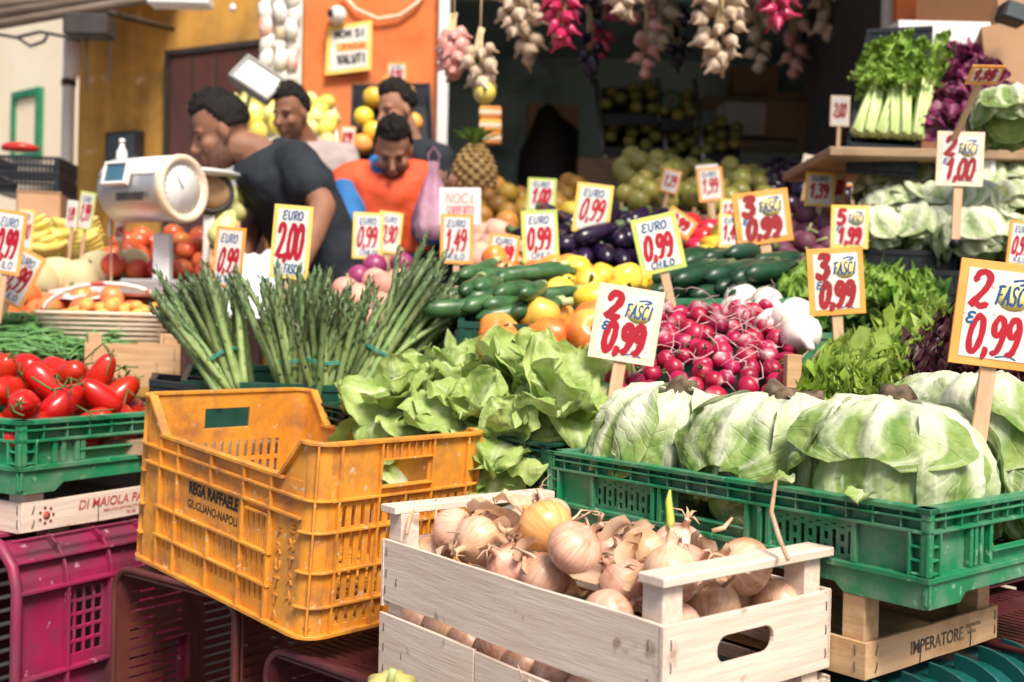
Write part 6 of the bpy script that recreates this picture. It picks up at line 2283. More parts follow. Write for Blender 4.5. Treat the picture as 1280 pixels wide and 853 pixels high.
# crates of yellow fruit and the leaning crate before the orange wall
lq = Q((278, 190, 4.9), (425, 195, 4.9), (420, 130, 5.4), (285, 122, 5.4))
lp = [ball('lemon', 'pale yellow lemon heaped before the orange wall', 'lemon', 'lemons before the orange wall', m, .04, 90 + i, 1.15) for i, m in enumerate(('lemon', 'pear'))]
scatter('lemon', lp, lq, 60, lambda r: .04, '', '', .03, 0, 30)
bin_('produce_crate', 'white crate of pale yellow lemons before the orange wall', lift(lq, -.04), .12, 'white')
gq = Q((435, 205, 5.0), (545, 205, 5.0), (538, 102, 5.35), (440, 104, 5.35))
gp = [ball('orange', 'orange in the black crate leaning on the orange wall', 'orange', 'oranges in the leaning crate', m, .05, 94 + i, 1.0) for i, m in enumerate(('apricot', 'pepper_yellow'))]
scatter('orange', gp, gq, 16, lambda r: .052, '', '', .0, 0, 31, m0=.14)
bin_('produce_crate', 'black crate leaning steeply against the orange wall', lift(gq, -.03), .09, 'black')
tl = thing('floodlight', 'grey unlit floodlight tilted on an arm under the packet strip', 'lamp', Matrix.Translation(P(322, 98, 4.6)) @ RY(R(32)) @ RX(-.5))
mb = MB()
for a in ((-.10, -.07, .10, -.055), (-.10, .055, .10, .07), (-.10, -.0548, -.085, .0548), (.085, -.0548, .10, .0548)):
    mb.box((a[0], -.012, a[1]), (a[2], .012, a[3]))
mb.box((-.095, .0122, -.065), (.095, .05, .065))
mb.tube([(-.02, .05, 0), (-.10, .22, .12), (-.14, .55, .16)], .012, 6)
mb.build('housing', M['steelgrey'], tl, .002)
MB().box((-.0848, -.004, -.0546), (.0848, .004, .0546)).build('glass', M['lampglass'], tl)

# black crates, box and red cloth before the cream house
for i, z in enumerate((192, 216)):
    c = thing('black_crate', ('upper of two black crates before the cream house', 'lower of two black crates before the cream house')[i], 'crate', frame(P(-12, z + 24, 4.4), Vector((1, .1, 0)), Z), 'black crates by the cream house')
    for nm, m, ln in four(.27, .25):
        MB().plate(ln, .074, slots(.02, ln - .02, .012, .034, .016, .009) + slots(.02, ln - .02, .042, .062, .016, .009), .005, TR(0, .002, 0)).build('side_wall', M['black'], c, 0, m)
    MB().box((.006, .006, .002), (.264, .244, .006)).build('floor', M['black'], c)
rc = MB()
rc.lathe([(.001, 0), (.07, .004), (.075, .02), (.05, .034), (.001, .04)], 16, Matrix.Translation(P(24, 190, 4.45)) @ Matrix.Diagonal((1, .7, 1, 1)), 0, lambda p, a, q: p * (1 + .2 * noise.noise(p * 30)))
tag(rc.build('red_bag', M['redpepper']), 'crumpled red bag on top of the black crates', 'bag')


def carton(name, label, mw, a, b, c, mat='card', open_=True, group=None):
    t = thing(name, label, 'box', mw, group)
    for nm, m, ln in four(a, b):
        MB().box((0, 0, 0), (ln, .005, c)).build('side', M[mat], t, .001, m)
    MB().box((.005, .005, .001), (a - .005, b - .005, .005)).build('bottom', M[mat], t)
    if open_:
        MB().box((.0, 0, 0), (a, .004, b * .45)).build('flap', M[mat], t, 0, TR(0, -.002, c) @ RX(-2.2))
    return t


carton('cardboard_box', 'brown cardboard box below the black crates', frame(P(20, 276, 3.9), Vector((1, .3, 0)), Z), .15, .2, .11)
# ---- the fruit end: bananas, melons, apples
M['leafgreen'] = M['calyx']
bnq = [(P(70 + 36 * math.sin(i * 1.7), 318 - (i // 3) * 11, 3.5), i) for i in range(9)]
bp0 = None
for (p, i) in bnq:
    m = Matrix.Translation(p) @ RZ(rnd.uniform(-.5, .5)) @ RX(rnd.uniform(-.3, .3))
    if bp0 is None:
        bp0 = thing('banana_hand', 'pale yellow hand of bananas on the fruit stall behind the signs', 'bananas', m, 'banana hands')
        for j in range(5):
            MB().tube([(-.075, 0, .0), (-.05, -.014, -.008), (0, -.02, -.011), (.05, -.014, -.004), (.078, 0, .008)], [.006, .0155, .017, .0145, .004], 8).build('banana', M['banana'], bp0, 0, TR(0, j * -.012, j * .012) @ RX(j * .25))
    else:
        copy_tree(bp0, mw=m)
bin_('produce_crate', 'wooden crate under the bananas', Q((20, 338, 3.4), (125, 338, 3.4), (125, 308, 3.7), (20, 305, 3.7)), .14, 'wood2')
mlp = [ball('melon', 'round netted melon before the bananas', 'melon', 'melons by the bananas', 'melon', .062, 96, .95, 8, .1, 'calyx', lobd=.02)]
for i, (px, py, d) in enumerate(((72, 345, 3.2), (48, 352, 3.15), (122, 338, 3.25), (100, 350, 3.2), (165, 335, 3.3))):
    m = Matrix.Translation(P(px, py, d)) @ RX(.6 * i) @ RZ(i)
    if i == 0:
        mlp[0].matrix_world = m
    else:
        copy_tree(mlp[0], mw=m)
bin_('produce_crate', 'pale wooden crate under the melons', lift(Q((25, 366, 3.08), (205, 362, 3.08), (205, 340, 3.4), (30, 345, 3.4)), -.02), .12, 'wood2')
aq = Q((128, 345, 3.2), (262, 350, 3.2), (262, 295, 3.65), (135, 305, 3.65))
ap = [ball('apple', 'red apple in the fruit crates beneath the scale', 'apple', 'red apples under the scale', 'apple', .036, 100 + i, .92, 5, .3, 'zstem', .0015, .012, lobd=.02) for i in range(2)]
scatter('apple', ap, aq, 46, lambda r: .036, '', '', .02, 0, 33)
bin_('produce_crate', 'wooden crate under the red apples', lift(aq, -.035), .12, 'wood2')
ypq = Q((262, 320, 3.1), (300, 320, 3.1), (300, 255, 3.5), (262, 258, 3.5))
yp = [ball('pear', 'pale yellow pear beside the black shirted man', 'pear', 'pears by the black shirt', 'pear', .034, 110 + i, 1.25) for i in range(2)]
scatter('pear', yp, ypq, 16, lambda r: .034, '', '', .02, 0, 34)
bin_('produce_crate', 'wooden crate under the pears', lift(ypq, -.035), .12, 'wood2')
ps = MB()
f = quad(Q((60, 376, 3.0), (205, 370, 3.0), (200, 350, 3.2), (62, 355, 3.2)))
ps.grid(lambda u, v: f(u, v) + Vector((0, 0, .014 * noise.noise(Vector((u * 5, v * 4, 3))))), 16, 8)
tag(ps.build('paper_sheet', M['pk0'] if False else pm('pink_printed_paper', (.74, .60, .60), (.60, .34, .42), 22, .5, .62, rough=.7)), 'white and pink printed paper sheet under the fruit', 'paper')
# white cloth behind the asparagus
wcl = MB()
f = quad(Q((205, 395, 2.62), (352, 398, 2.62), (350, 308, 2.9), (300, 322, 2.92)))
wcl.grid(lambda u, v: f(u, v) + Vector((0, .02 * noise.noise(Vector((u * 4, v * 3, 1))), .02 * noise.noise(Vector((u * 5, v * 4, 8))))), 18, 14)
wco = wcl.build('white_cloth', M['cloth'])
sd = wco.modifiers.new('thickness', 'SOLIDIFY')
sd.thickness = .004
tag(wco, 'white cotton cloth draped over the counter behind the asparagus', 'cloth')

# ---- scales
sc = thing('weighing_scale', 'cream drum shaped weighing scale with a blue display and a round dial', 'scale', Matrix.Translation(P(197, 348, 3.05)) @ Matrix.Scale(.98, 4))
iv = sc.matrix_world.inverted()
ctr = iv @ P(190, 238, 3.05)
ax = Vector((.86, -.42, -.10)).normalized()
fr_ = frame(ctr, Vector((0, 0, 1)), ax)
rd = .092
sb = MB()
sb.lathe([(.03, -.13), (rd * .9, -.128), (rd, -.115), (rd, .095), (rd * .98, .10)], 32, fr_)
sb.build('drum', M['steel'], sc, 0)
rg = MB()
rg.lathe([(rd * .80, .085), (rd * .99, .0985), (rd * 1.05, .108), (rd * 1.05, .122), (rd * .99, .128), (rd * .83, .122), (rd * .80, .115)], 32, fr_)
rg.build('dial_ring', M['bc'], sc)
dl = MB()
dl.lathe([(.0005, .112), (rd * .82, .112), (rd * .82, .115), (.0005, .116)], 32, fr_)
d_o = dl.build('dial', M['white'], sc)
hd = MB()
hd.tube([fr_ @ Vector((0, 0, .1175)), fr_ @ Vector((rd * .5, rd * .35, .1175))], [.002, .0008], 5)
for i in range(24):
    a = 2 * PI * i / 24
    hd.tube([fr_ @ Vector((rd * .70 * math.cos(a), rd * .70 * math.sin(a), .1168)), fr_ @ Vector((rd * .76 * math.cos(a), rd * .76 * math.sin(a), .1168))], .0008, 4)
hd.build('hand', M['s_black'], d_o)
hood = MB()
for q0, q1_ in ((rd * 1.004, rd * 1.03),):
    vs, fs = [], []
    nn = 16
    for z in (-.118, .092):
        for q in (q0, q1_):
            for i in range(nn + 1):
                a = R(20 + 150 * i / nn)
                vs.append(fr_ @ Vector((q * math.sin(a), q * math.cos(a), z)))
    w_ = nn + 1
    for i in range(nn):
        fs += [(i + w_, i + w_ + 1, i + 3 * w_ + 1, i + 3 * w_), (i, i + 2 * w_, i + 2 * w_ + 1, i + 1), (i, i + 1, i + w_ + 1, i + w_), (i + 2 * w_, i + 3 * w_, i + 3 * w_ + 1, i + 2 * w_ + 1)]
    fs += [(0, w_, 3 * w_, 2 * w_), (nn, nn + 2 * w_, nn + 3 * w_, nn + w_)]
    hood.add(vs, fs, True)
hood.build('hood', M['white'], sc)
pl_ = MB()
pl_.cbox((0, 0, 0), (.10, .002, .022), Matrix.Translation(ctr + Vector((-.03, -rd - .006, -.03))) @ RZ(-.45))
pl_.build('name_plate', M['s_black'], sc)
df = Matrix.Translation(ctr + Vector((-.075, -.078, .036))) @ RZ(-.45) @ RX(-.25)
dsp = MB()
for a in ((-.045, -.034, .045, -.026), (-.045, .026, .045, .034), (-.045, -.0258, -.037, .0258), (.037, -.0258, .045, .0258)):
    dsp.box((a[0], -.008, a[1]), (a[2], .012, a[3]))
dd = dsp.build('display_frame', M['white'], sc, .001, df)
MB().box((-.0368, -.003, -.0256), (.0368, .012, .0256)).build('display', M['lcd'], dd)
MB().cbox((0, 0, .06), (.048, .04, .14)).build('column', M['white'], sc, .004, Matrix.Translation((.008, .02, .0)))
MB().cbox((0, 0, -.03), (.17, .16, .05)).build('base', M['steel'], sc, .008)
s2 = thing('weighing_scale', 'second scale with a dark round dial, half hidden behind the cream one', 'scale', P(262, 320, 3.3))
iv = s2.matrix_world.inverted()
c2_ = iv @ P(265, 242, 3.3)
f2 = frame(c2_, Vector((0, 0, 1)), Vector((.35, -.92, 0)))
MB().lathe([(.0005, -.06), (.055, -.06), (.064, -.05), (.064, .03), (.055, .036), (.05, .03), (.0005, .03)], 28, f2).build('dial_case', M['iron'], s2)
MB().lathe([(.0005, .0305), (.048, .0305), (.048, .033), (.0005, .033)], 24, f2).build('dial', M['card'], s2)
MB().lathe([(.0005, 0), (.11, .002), (.12, .015), (.11, .014), (.0005, .006)], 24, Matrix.Translation(iv @ P(250, 222, 3.3))).build('pan', M['white'], s2)
MB().cbox((0, 0, .05), (.035, .035, .15)).build('column', M['white'], s2, .003)

# ---- inside the shop: sloping shelves of fruit, dim
rk = thing('fruit_shelf', 'sloping metal shelf of dim green fruit trays deep in the shop', 'shelf', (P(790, 300, 6.8).x, 6.8, FL))
iv = rk.matrix_world.inverted()
for (xa, xb) in ((745, 748), (822, 826), (868, 872)):
    mb = MB()
    mb.tube([iv @ P(xa, 100, 7.0), iv @ P(xa + 12, 200, 6.5)], .018, 6)
    mb.build('upright', M['steel'], rk)
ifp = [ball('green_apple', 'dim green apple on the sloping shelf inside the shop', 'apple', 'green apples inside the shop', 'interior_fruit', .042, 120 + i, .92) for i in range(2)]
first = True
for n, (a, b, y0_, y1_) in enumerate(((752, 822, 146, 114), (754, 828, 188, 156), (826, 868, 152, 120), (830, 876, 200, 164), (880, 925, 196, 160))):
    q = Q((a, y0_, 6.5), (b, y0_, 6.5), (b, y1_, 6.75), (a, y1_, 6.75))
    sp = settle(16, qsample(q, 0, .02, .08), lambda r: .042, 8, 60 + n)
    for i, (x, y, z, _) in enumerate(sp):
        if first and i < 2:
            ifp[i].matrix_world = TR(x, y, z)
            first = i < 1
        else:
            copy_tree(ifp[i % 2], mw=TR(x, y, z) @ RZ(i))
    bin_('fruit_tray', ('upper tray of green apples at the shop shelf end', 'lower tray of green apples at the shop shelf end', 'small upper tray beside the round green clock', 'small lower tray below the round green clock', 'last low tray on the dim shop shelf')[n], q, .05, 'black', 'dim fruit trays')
for i, (px, py, d, r_) in enumerate(((840, 127, 6.6, .06), (1047, 66, 6.2, .07))):
    c = thing('wall_clock', ('round green dial hanging over the dim fruit trays', 'round green dial in a frame near the celery')[i], 'clock', P(px, py, d), 'green dials')
    MB().lathe([(.0005, 0), (r_, 0), (r_ * 1.05, .01), (r_ * .95, .02), (.0005, .02)], 24, RX(PI / 2)).build('face', M['parsley'] if False else pm('dim_green_enamel', (.10, .22, .08), (.14, .28, .12), 14, rough=.5), c)
    MB().lathe([(r_ * .4, .0), (r_ * .46, .004), (r_ * .5, 0)], 24, TR(0, -.022, 0) @ RX(PI / 2)).build('ring', M['white'], c)
    MB().lathe([(.0005, 0), (r_ * .12, 0), (r_ * .12, .006), (.0005, .006)], 12, TR(0, -.021, 0) @ RX(PI / 2)).build('hub', M['white'], c)
ch_ = thing('folded_chair', 'dark folded chair leaning against the shop back wall', 'chair', P(705, 215, 7.3))
for i in range(4):
    MB().tube([(-.10 + i * .05, 0, -.3), (-.14 + i * .05, .1, .42)], .012, 6).build('slat', M['iron'], ch_)
MB().tube([(-.17, .1, .43), (.06, .1, .43)], .018, 6).build('top_bar', M['iron'], ch_)
bgb = MB()
bgb.lathe([(.001, -.1), (.24, -.08), (.27, .06), (.25, .2), (.20, .34), (.12, .46), (.06, .5), (.001, .51)], 18, Matrix.Translation(P(688, 235, 7.2)) @ Matrix.Diagonal((.8, .5, 1, 1)), 0, lambda p, a, q: p * (1 + .3 * noise.noise(p * 4)))
tag(bgb.build('sack', M['ink']), 'black sack slumped on the shop floor', 'sack')
carton('cardboard_box', 'dim tan box on the shop counter beside the black sack', frame(P(722, 230, 6.4), Vector((1, 0, 0)), Z), .24, .2, .16, 'wood3')
# counter rows of fruit inside the mouth
M['shadefruit'] = pm('shaded_golden_fruit', (.42, .26, .03), (.36, .16, .03), 9, rough=.5, vary=.35, hue=.03)  # shade of the shop mouth is put into this fruit's darker colour
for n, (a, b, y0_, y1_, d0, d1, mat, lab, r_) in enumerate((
        (588, 668, 300, 245, 3.7, 4.4, 'shadefruit', 'yellow fruit on the counter at the shop post', .042),
        (668, 740, 275, 238, 3.9, 4.5, 'shadefruit', 'golden fruit on the counter behind the dull sign', .040),
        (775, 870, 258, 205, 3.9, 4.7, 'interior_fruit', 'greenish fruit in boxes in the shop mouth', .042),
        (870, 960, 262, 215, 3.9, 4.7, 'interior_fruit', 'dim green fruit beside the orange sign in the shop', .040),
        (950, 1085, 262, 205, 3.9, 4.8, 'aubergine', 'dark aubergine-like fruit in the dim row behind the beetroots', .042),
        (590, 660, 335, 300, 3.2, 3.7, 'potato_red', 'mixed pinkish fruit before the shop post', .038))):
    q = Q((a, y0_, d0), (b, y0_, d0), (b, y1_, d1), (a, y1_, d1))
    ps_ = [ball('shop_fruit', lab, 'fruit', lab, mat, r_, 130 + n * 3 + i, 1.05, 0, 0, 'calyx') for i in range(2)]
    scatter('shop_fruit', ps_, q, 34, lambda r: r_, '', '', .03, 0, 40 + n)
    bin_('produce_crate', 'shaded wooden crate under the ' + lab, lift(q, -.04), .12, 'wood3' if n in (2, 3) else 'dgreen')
for i, (px, py, d, a_, h_, mt, lab) in enumerate(((660, 178, 7.2, .34, .26, 'card', 'dim brown carton high on the shop back wall'), (905, 168, 7.3, .36, .22, 'poly', 'pale carton on the dim back shelf right of the trays'), (960, 172, 7.25, .26, .3, 'card', 'tall brown carton on the dim back shelf'), (1010, 205, 7.0, .3, .24, 'wood3', 'old wooden box low at the back of the shop'), (918, 118, 7.3, .3, .2, 'card', 'small brown carton on the upper back shelf'))):
    carton('stock_carton', lab, frame(P(px, py, d), Vector((1, .08, 0)), Z), a_, .2, h_, mt, False, 'cartons in the shop')
for i, (y_, z_) in enumerate(((172, 0), (118, 0))):
    s3 = MB()
    a_, b_ = P(880, y_ + 2, 7.28), P(1060, y_ + 4, 7.28)
    s3.box((a_.x, 7.25, a_.z - .03), (b_.x, 7.6, a_.z - .002))
    tag(s3.build('wall_shelf', M['wood3']), ('lower dim wooden shelf on the shop back wall', 'upper dim wooden shelf on the shop back wall')[i], 'shelf', 'shop wall shelves')
# pineapple, biscuits, pink bag
pa = thing('pineapple', 'brown scaly pineapple standing by the shop post', 'pineapple', P(592, 262, 4.2))
mb = MB()
H_, R_ = .25, .082
mb.lathe([(max(.002, R_ * (math.sin(PI * min(1, .08 + .9 * i / 13)) ** .55)), H_ * i / 13) for i in range(14)], 20)
for i in range(13):
    for j in range(11):
        a, u = 2 * PI * (j + (i % 2) * .5) / 11, (i + .5) / 13
        r_ = R_ * (math.sin(PI * min(1, .08 + .9 * u)) ** .55)
        mb.lathe([(.012, -.004), (.014, .002), (.007, .008), (.002, .014)], 6, TR(r_ * math.cos(a), r_ * math.sin(a), u * H_) @ RZ(a) @ RY(PI / 2 - .3))
mb.build('fruit', pm('pineapple_skin', (.26, .15, .05), (.40, .27, .10), 40, rough=.6), pa)
lf = MB()
for i in range(26):
    leaf(lf, .13 * (1 - i / 60), .013, TR(0, 0, H_ - .01) @ RZ(i * 2.4) @ RX(PI / 2 - .9 + i * .03), 950 + i, .6, 0, .4, .05, 2, 5, 6, .5, .8)
lf.build('crown', M['parsley'], pa)
for i in range(3):
    pk = thing('biscuit_pack', ('top', 'middle', 'lowest')[i] + ' orange and cream pack hanging by the pineapple', 'packet', P(613, 141 + i * 16, 4.4), 'hanging packs')
    MB().cbox((0, 0, 0), (.09, .03, .05)).build('pack', M['apricot'], pk, .006)
    MB().cbox((0, -.0165, .0), (.088, .002, .016)).build('label_band', M['bc'], pk)
bg = thing('carrier_bag', 'pink plastic carrier bag hanging beside the man in the orange vest', 'bag', P(540, 300, 3.8))
iv = bg.matrix_world.inverted()
mb = MB()
mb.lathe([(.004, 0), (.05, .005), (.062, .05), (.055, .12), (.035, .19), (.018, .24), (.022, .27), (.012, .275)], 22, Matrix.Diagonal((1, .7, 1, 1)), 0, lambda p, a, q: Vector((p.x * (1 + .16 * math.sin(a * 6 + p.z * 18)), p.y * (1 + .16 * math.cos(a * 5)), p.z)))
mb.build('bag', M['pink_bag'], bg)
MB().tube([(-.016, 0, .265), (-.02, 0, .30), (0, 0, .325), (.02, 0, .30), (.016, 0, .265)], .004, 6).build('handle', M['pink_bag'], bg)

# ---- hanging braids
M['garlic'] = pm('garlic_skin', (.47, .34, .225), (.60, .47, .35), 14, rough=.55, dirt=(.5, .3, .2), dscale=30, dlo=.6, dhi=.8)
M['garlicstalk'] = pm('dry_garlic_stalk', (.50, .36, .18), (.62, .48, .28), 30, rough=.8)
M['pinkonion'] = pm('pink_onion_braid', (.56, .20, .18), (.70, .42, .36), 12, rough=.4)
M['chilli'] = pm('red_chilli', (.48, .015, .08), (.60, .04, .14), 12, rough=.22, coat=.3)


def braid(name, label, cat, px, top, bottom, d, mat, n, r, wide, seed, long=1.0, group='hanging braids', stalkm='garlicstalk', rail=2.40):
    rr = random.Random(seed)
    t = thing(name, label, cat, P(px, bottom, d), group)
    iv = t.matrix_world.inverted()
    a, b = iv @ P(px, top, d), Vector((0, 0, 0))
    up = iv @ Vector((P(px, top, d).x, 3.64, rail))
    s = MB()
    s.tube([up, a], .003, 6)
    for k in range(5):
        s.tube([a + Vector((rr.uniform(-.012, .012), rr.uniform(-.012, .012), .06)), a.lerp(b, .35) + Vector((rr.uniform(-.025, .025), rr.uniform(-.02, .02), 0)), a.lerp(b, .75) + Vector((rr.uniform(-.02, .02), rr.uniform(-.02, .02), 0))], [.005, .005, .003], 6)
    s.build('braid', M[stalkm], t)
    for i in range(n):
        u = (i + .5) / n
        c = a.lerp(b, u)
        ang = i * 2.4
        ww = wide * math.sin(PI * min(1, .25 + u * .7))
        p = c + Vector((math.cos(ang) * ww, math.sin(ang) * ww * .8, 0))
        m = Matrix.Translation(p) @ RZ(ang) @ RY(rr.uniform(1.7, 2.6)) @ Matrix.Scale(rr.uniform(.8, 1.15), 4)
        mb = MB()
        mb.lathe([(.001, -r * .8 * long), (r * .6, -r * .7 * long), (r, 0), (r * .75, r * .55 * long), (r * .25, r * .95 * long), (r * .16, r * 1.7 * long)], 10, None, 0, lambda q, w, z: Vector((q.x * (1 + .06 * math.cos(w * 5)), q.y * (1 + .06 * math.cos(w * 5)), q.z)))
        mb.build('bulb' if mat != 'chilli' else 'pepper', M[mat], t, 0, m)
    return t


braid('onion_braid', 'braid of pink onions with a red tie hanging at the shop post', 'onion braid', 567, 40, 92, 3.62, 'pinkonion', 16, .030, .030, 1)
braid('garlic_braid', 'garlic bunch on long yellow stalks beside the pink onion braid', 'garlic braid', 600, 58, 112, 3.56, 'garlic', 12, .024, .040, 2)
braid('garlic_braid', 'small tan garlic braid cut by the top of the picture above the signs', 'garlic braid', 643, -20, 42, 3.62, 'garlic', 16, .024, .040, 3)
braid('pepper_braid', 'bunch of dark pink red peppers hanging over the dark shop', 'pepper braid', 702, -20, 55, 3.62, 'chilli', 18, .022, .040, 4, 1.5)
braid('garlic_braid', 'pale garlic tops just in view between the two pepper bunches', 'garlic braid', 780, -45, 20, 3.62, 'garlic', 14, .026, .040, 5)
braid('garlic_braid', 'big bunch of garlic with one bulb dangling low, before the shop', 'garlic braid', 898, -20, 84, 3.52, 'garlic', 26, .026, .070, 6)
braid('pepper_braid', 'red pepper bunch hanging nearest the celery', 'pepper braid', 972, -50, 30, 3.62, 'chilli', 16, .022, .045, 7, 1.5)
ly = ball('lemon', 'yellow gourd hanging under the garlic bunch at the shop post', 'gourd', 'gourds', 'lemon', .035, 140, 1.1, 6, .1, 'calyx')
ly.matrix_world = Matrix.Translation(P(606, 116, 3.56))

for i, (px, bt, mt) in enumerate(((660, 78, 'garlic'), (738, 92, 'aubergine'), (752, 70, 'chilli'), (806, 96, 'pinkonion'), (826, 60, 'garlic'), (846, 82, 'aubergine'), (948, 88, 'garlic'), (992, 95, 'pinkonion'), (1010, 60, 'aubergine'), (1036, 46, 'garlic'))):
    braid('dark_braid', ('dim garlic bunch', 'dim dark bunch', 'dim red bunch', 'dim pink onion bunch')[('garlic', 'aubergine', 'chilli', 'pinkonion').index(mt)] + ' hanging inside the shop, ' + ('first', 'second', 'third', 'fourth', 'fifth', 'sixth', 'seventh', 'eighth', 'ninth', 'tenth')[i] + ' from the shop post', 'hanging bunch', px, -20, bt, 5.2 + .25 * (i % 3), mt, 12, .034, .055, 30 + i, 1.2, 'bunches inside the shop', rail=2.9)
# ---- the right hand shelves
sh = thing('shelf', 'wooden shelf carrying the celery crate and the white radicchio box', 'shelf', (P(1180, 190, 2.95).x, 2.95, 0))
iv = sh.matrix_world.inverted()
zs = ZZ(1180, 188, 2.9)
MB().box((-.34, -.10, zs - .03), (.75, .40, zs - .005)).build('board', M['wood3'], sh, .003)
for x in (-.25, .70):
    MB().box((x, .28, 0), (x + .05, .33, zs - .031)).build('post', M['wood2'], sh, .002)
cel = Q((1058, 184, 2.95), (1148, 190, 2.9), (1166, 40, 3.14), (1083, 44, 3.2))
bin_('celery_crate', 'black crate tipped up and filled with green celery', lift(cel, -.0), .07, 'black', None, proud=.015)
celp = None
f = quad(cel)
for i in range(6):
    s_ = (i + .5) / 6
    a, b = f(s_, .06) + Vector((0, -.02, .015)), f(.5 + (s_ - .5) * .8 + rnd.uniform(-.05, .05), .55) + Vector((0, -.03, .02))
    m = frame(a, Vector((1, .1, 0)), b - a)
    m = frame(a, Vector((1, rnd.uniform(-.3, .3), 0)) - (b - a).normalized() * (b - a).normalized().x, b - a) @ Matrix.Diagonal((.86, .86, 1.22 + .12 * (i % 2), 1))
    if celp is None:
        celp = thing('celery', 'head of celery with pale ribs and bright leaves in the black crate', 'celery', m, 'celery heads')
        st = MB()
        for k in range(9):
            an = k * 2.4
            q = .006 + .0016 * k
            st.tube([(q * math.cos(an), q * math.sin(an), 0), (q * 1.1 * math.cos(an), q * 1.1 * math.sin(an), .10), (q * 1.9 * math.cos(an), q * 1.6 * math.sin(an), .21)], [.0085, .0075, .004], 7)
        st.build('stalks', M['celery'], celp)
        lv = MB()
        for k in range(54):
            an, z = k * 2.4, .125 + .125 * (k / 54) ** 1.1
            q = .014 + .030 * rnd.random()
            leaf(lv, rnd.uniform(.032, .052), rnd.uniform(.017, .026), TR(q * math.cos(an), q * math.sin(an), z) @ RZ(an - PI / 2) @ RX(rnd.uniform(-.6, 1.3)), 1200 + k, 1.0, 0, .3, .6, 4, 7, 7, .55, .3)
        lv.build('leaves', M['celery_leaf'], celp)
    else:
        copy_tree(celp, mw=m)
pb_ = Q((1172, 190, 2.9), (1245, 192, 2.86), (1250, 60, 3.14), (1168, 58, 3.18))
bin_('polystyrene_box', 'white polystyrene box tipped up with purple radicchio', pb_, .07, 'poly', None, proud=.02)
f = quad(pb_)
rdp = []
k = 0
for b in range(4):
    for i in range(3):
        p = f((i + .5) / 3 + rnd.uniform(-.06, .06), .06 + (b + .5) / 5.2) + Vector((0, -.02, .02))
        if k < 2:
            rdp.append(round_lettuce('radicchio', 'purple radicchio head with white ribs in the polystyrene box', at(p, .7, rnd.uniform(-.4, .4), k), .062, 500 + k, 'radicchio heads', 'radicchio', 14, .18))
            rdp[-1]['category'] = 'radicchio'
        else:
            copy_tree(rdp[k % 2], mw=at(p, rnd.uniform(.4, 1.0), rnd.uniform(-.4, .4), k))
        k += 1
carton('white_carton', 'white carton standing behind the polystyrene box', frame(P(1120, 100, 3.45), Vector((1, 0, 0)), Z), .33, .12, .19, 'poly', False)
carton('cardboard_box', 'tall brown carton leaning beside the radicchio box', frame(P(1238, 150, 3.0), Vector((.8, -.25, 0)), Z) @ RY(-.12), .12, .16, .26, 'card', False)
carton('cardboard_box', 'open brown carton above the tall one under the dark lamp', frame(P(1252, 60, 3.1), Vector((.8, -.25, 0)), Z) @ RY(-.12), .12, .16, .14, 'card', False)
lt = thing('floodlight', 'dark unlit floodlight at the top edge by the cartons', 'lamp', Matrix.Translation(P(1266, 18, 2.9)) @ RY(.3))
MB().cbox((0, 0, 0), (.07, .06, .05)).build('housing', M['iron'], lt, .006)
MB().cbox((0, -.032, 0), (.06, .004, .04)).build('glass', M['glass'], lt)
hl = head_lettuce('cabbage', 'pale round cabbage on the shelf before the brown carton', at(P(1264, 176, 2.62), -.3, .1, 0), .07, .11, 70, 'pale cabbages', 10, .15, .15)
hl['category'] = 'cabbage'
# pale heads in the tilted black crates
e1 = Q((1082, 318, 2.75), (1198, 322, 2.7), (1200, 225, 3.05), (1098, 232, 3.1))
e2 = Q((1204, 335, 2.62), (1330, 340, 2.58), (1340, 225, 2.95), (1212, 220, 3.0))
bin_('black_crate', 'black crate of pale endive heads below the shelf', lift(e1, -.02), .08, 'black', 'black crates of endive', proud=.035)
bin_('black_crate', 'farther black crate of endive cut by the picture edge', lift(e2, -.02), .08, 'black', 'black crates of endive', proud=.035)
eh = None
for n, c in enumerate((e1, e2)):
    f = quad(c)
    for b in range(3):
        for i in range(3):
            p = f((i + .5) / 3 + rnd.uniform(-.05, .05), (b + .45) / 3) + Vector((0, 0, -.035))
            m = at(p, rnd.uniform(-.7, -.2), rnd.uniform(-.3, .3), rnd.uniform(0, 6)) @ Matrix.Scale(rnd.uniform(.9, 1.15), 4)
            if eh is None:
                eh = head_lettuce('endive', 'pale white green endive head in the first black crate', m, .058, .115, 80, 'endives in the first black crate', 11, .5, .5)
                eh['category'] = 'endive'
            else:
                copy_tree(eh, ('pale white green endive head in the first black crate', 'pale endive head in the farther black crate')[n], ('endives in the first black crate', 'endives in the farther black crate')[n], m)
for i, (px, py, d) in enumerate(((1140, 288, 2.95), (1120, 300, 2.8), (1180, 265, 2.95), (1235, 290, 2.8))):
    b_ = bunch('endive_leaf_tuft', 'tuft of frilly green leaves between the pale endive heads', 'leaves', at(P(px, py, d), .4, 0, i), 'parsley', .06, 600 + i, 'green tufts in the black crates', 16, .7, False, 4)
for i in range(2):
    q = Q((1072, 366 - i * 22, 2.62), (1205, 372 - i * 22, 2.55), (1215, 360 - i * 20, 2.95), (1085, 352 - i * 20, 3.0))
    bin_('black_crate', ('lower empty black crate stacked under the endives', 'upper empty black crate stacked under the endives')[i], lift(q, .0), .04, 'black', 'empty black crates')
mb = MB()
mb.tube([P(1192, 306, 2.62), P(1214, 268, 2.75), P(1240, 232, 2.9)], .012, 8)
tag(mb.build('black_rail', M['black']), 'black plastic crate edge standing between the two endive crates', 'rail')
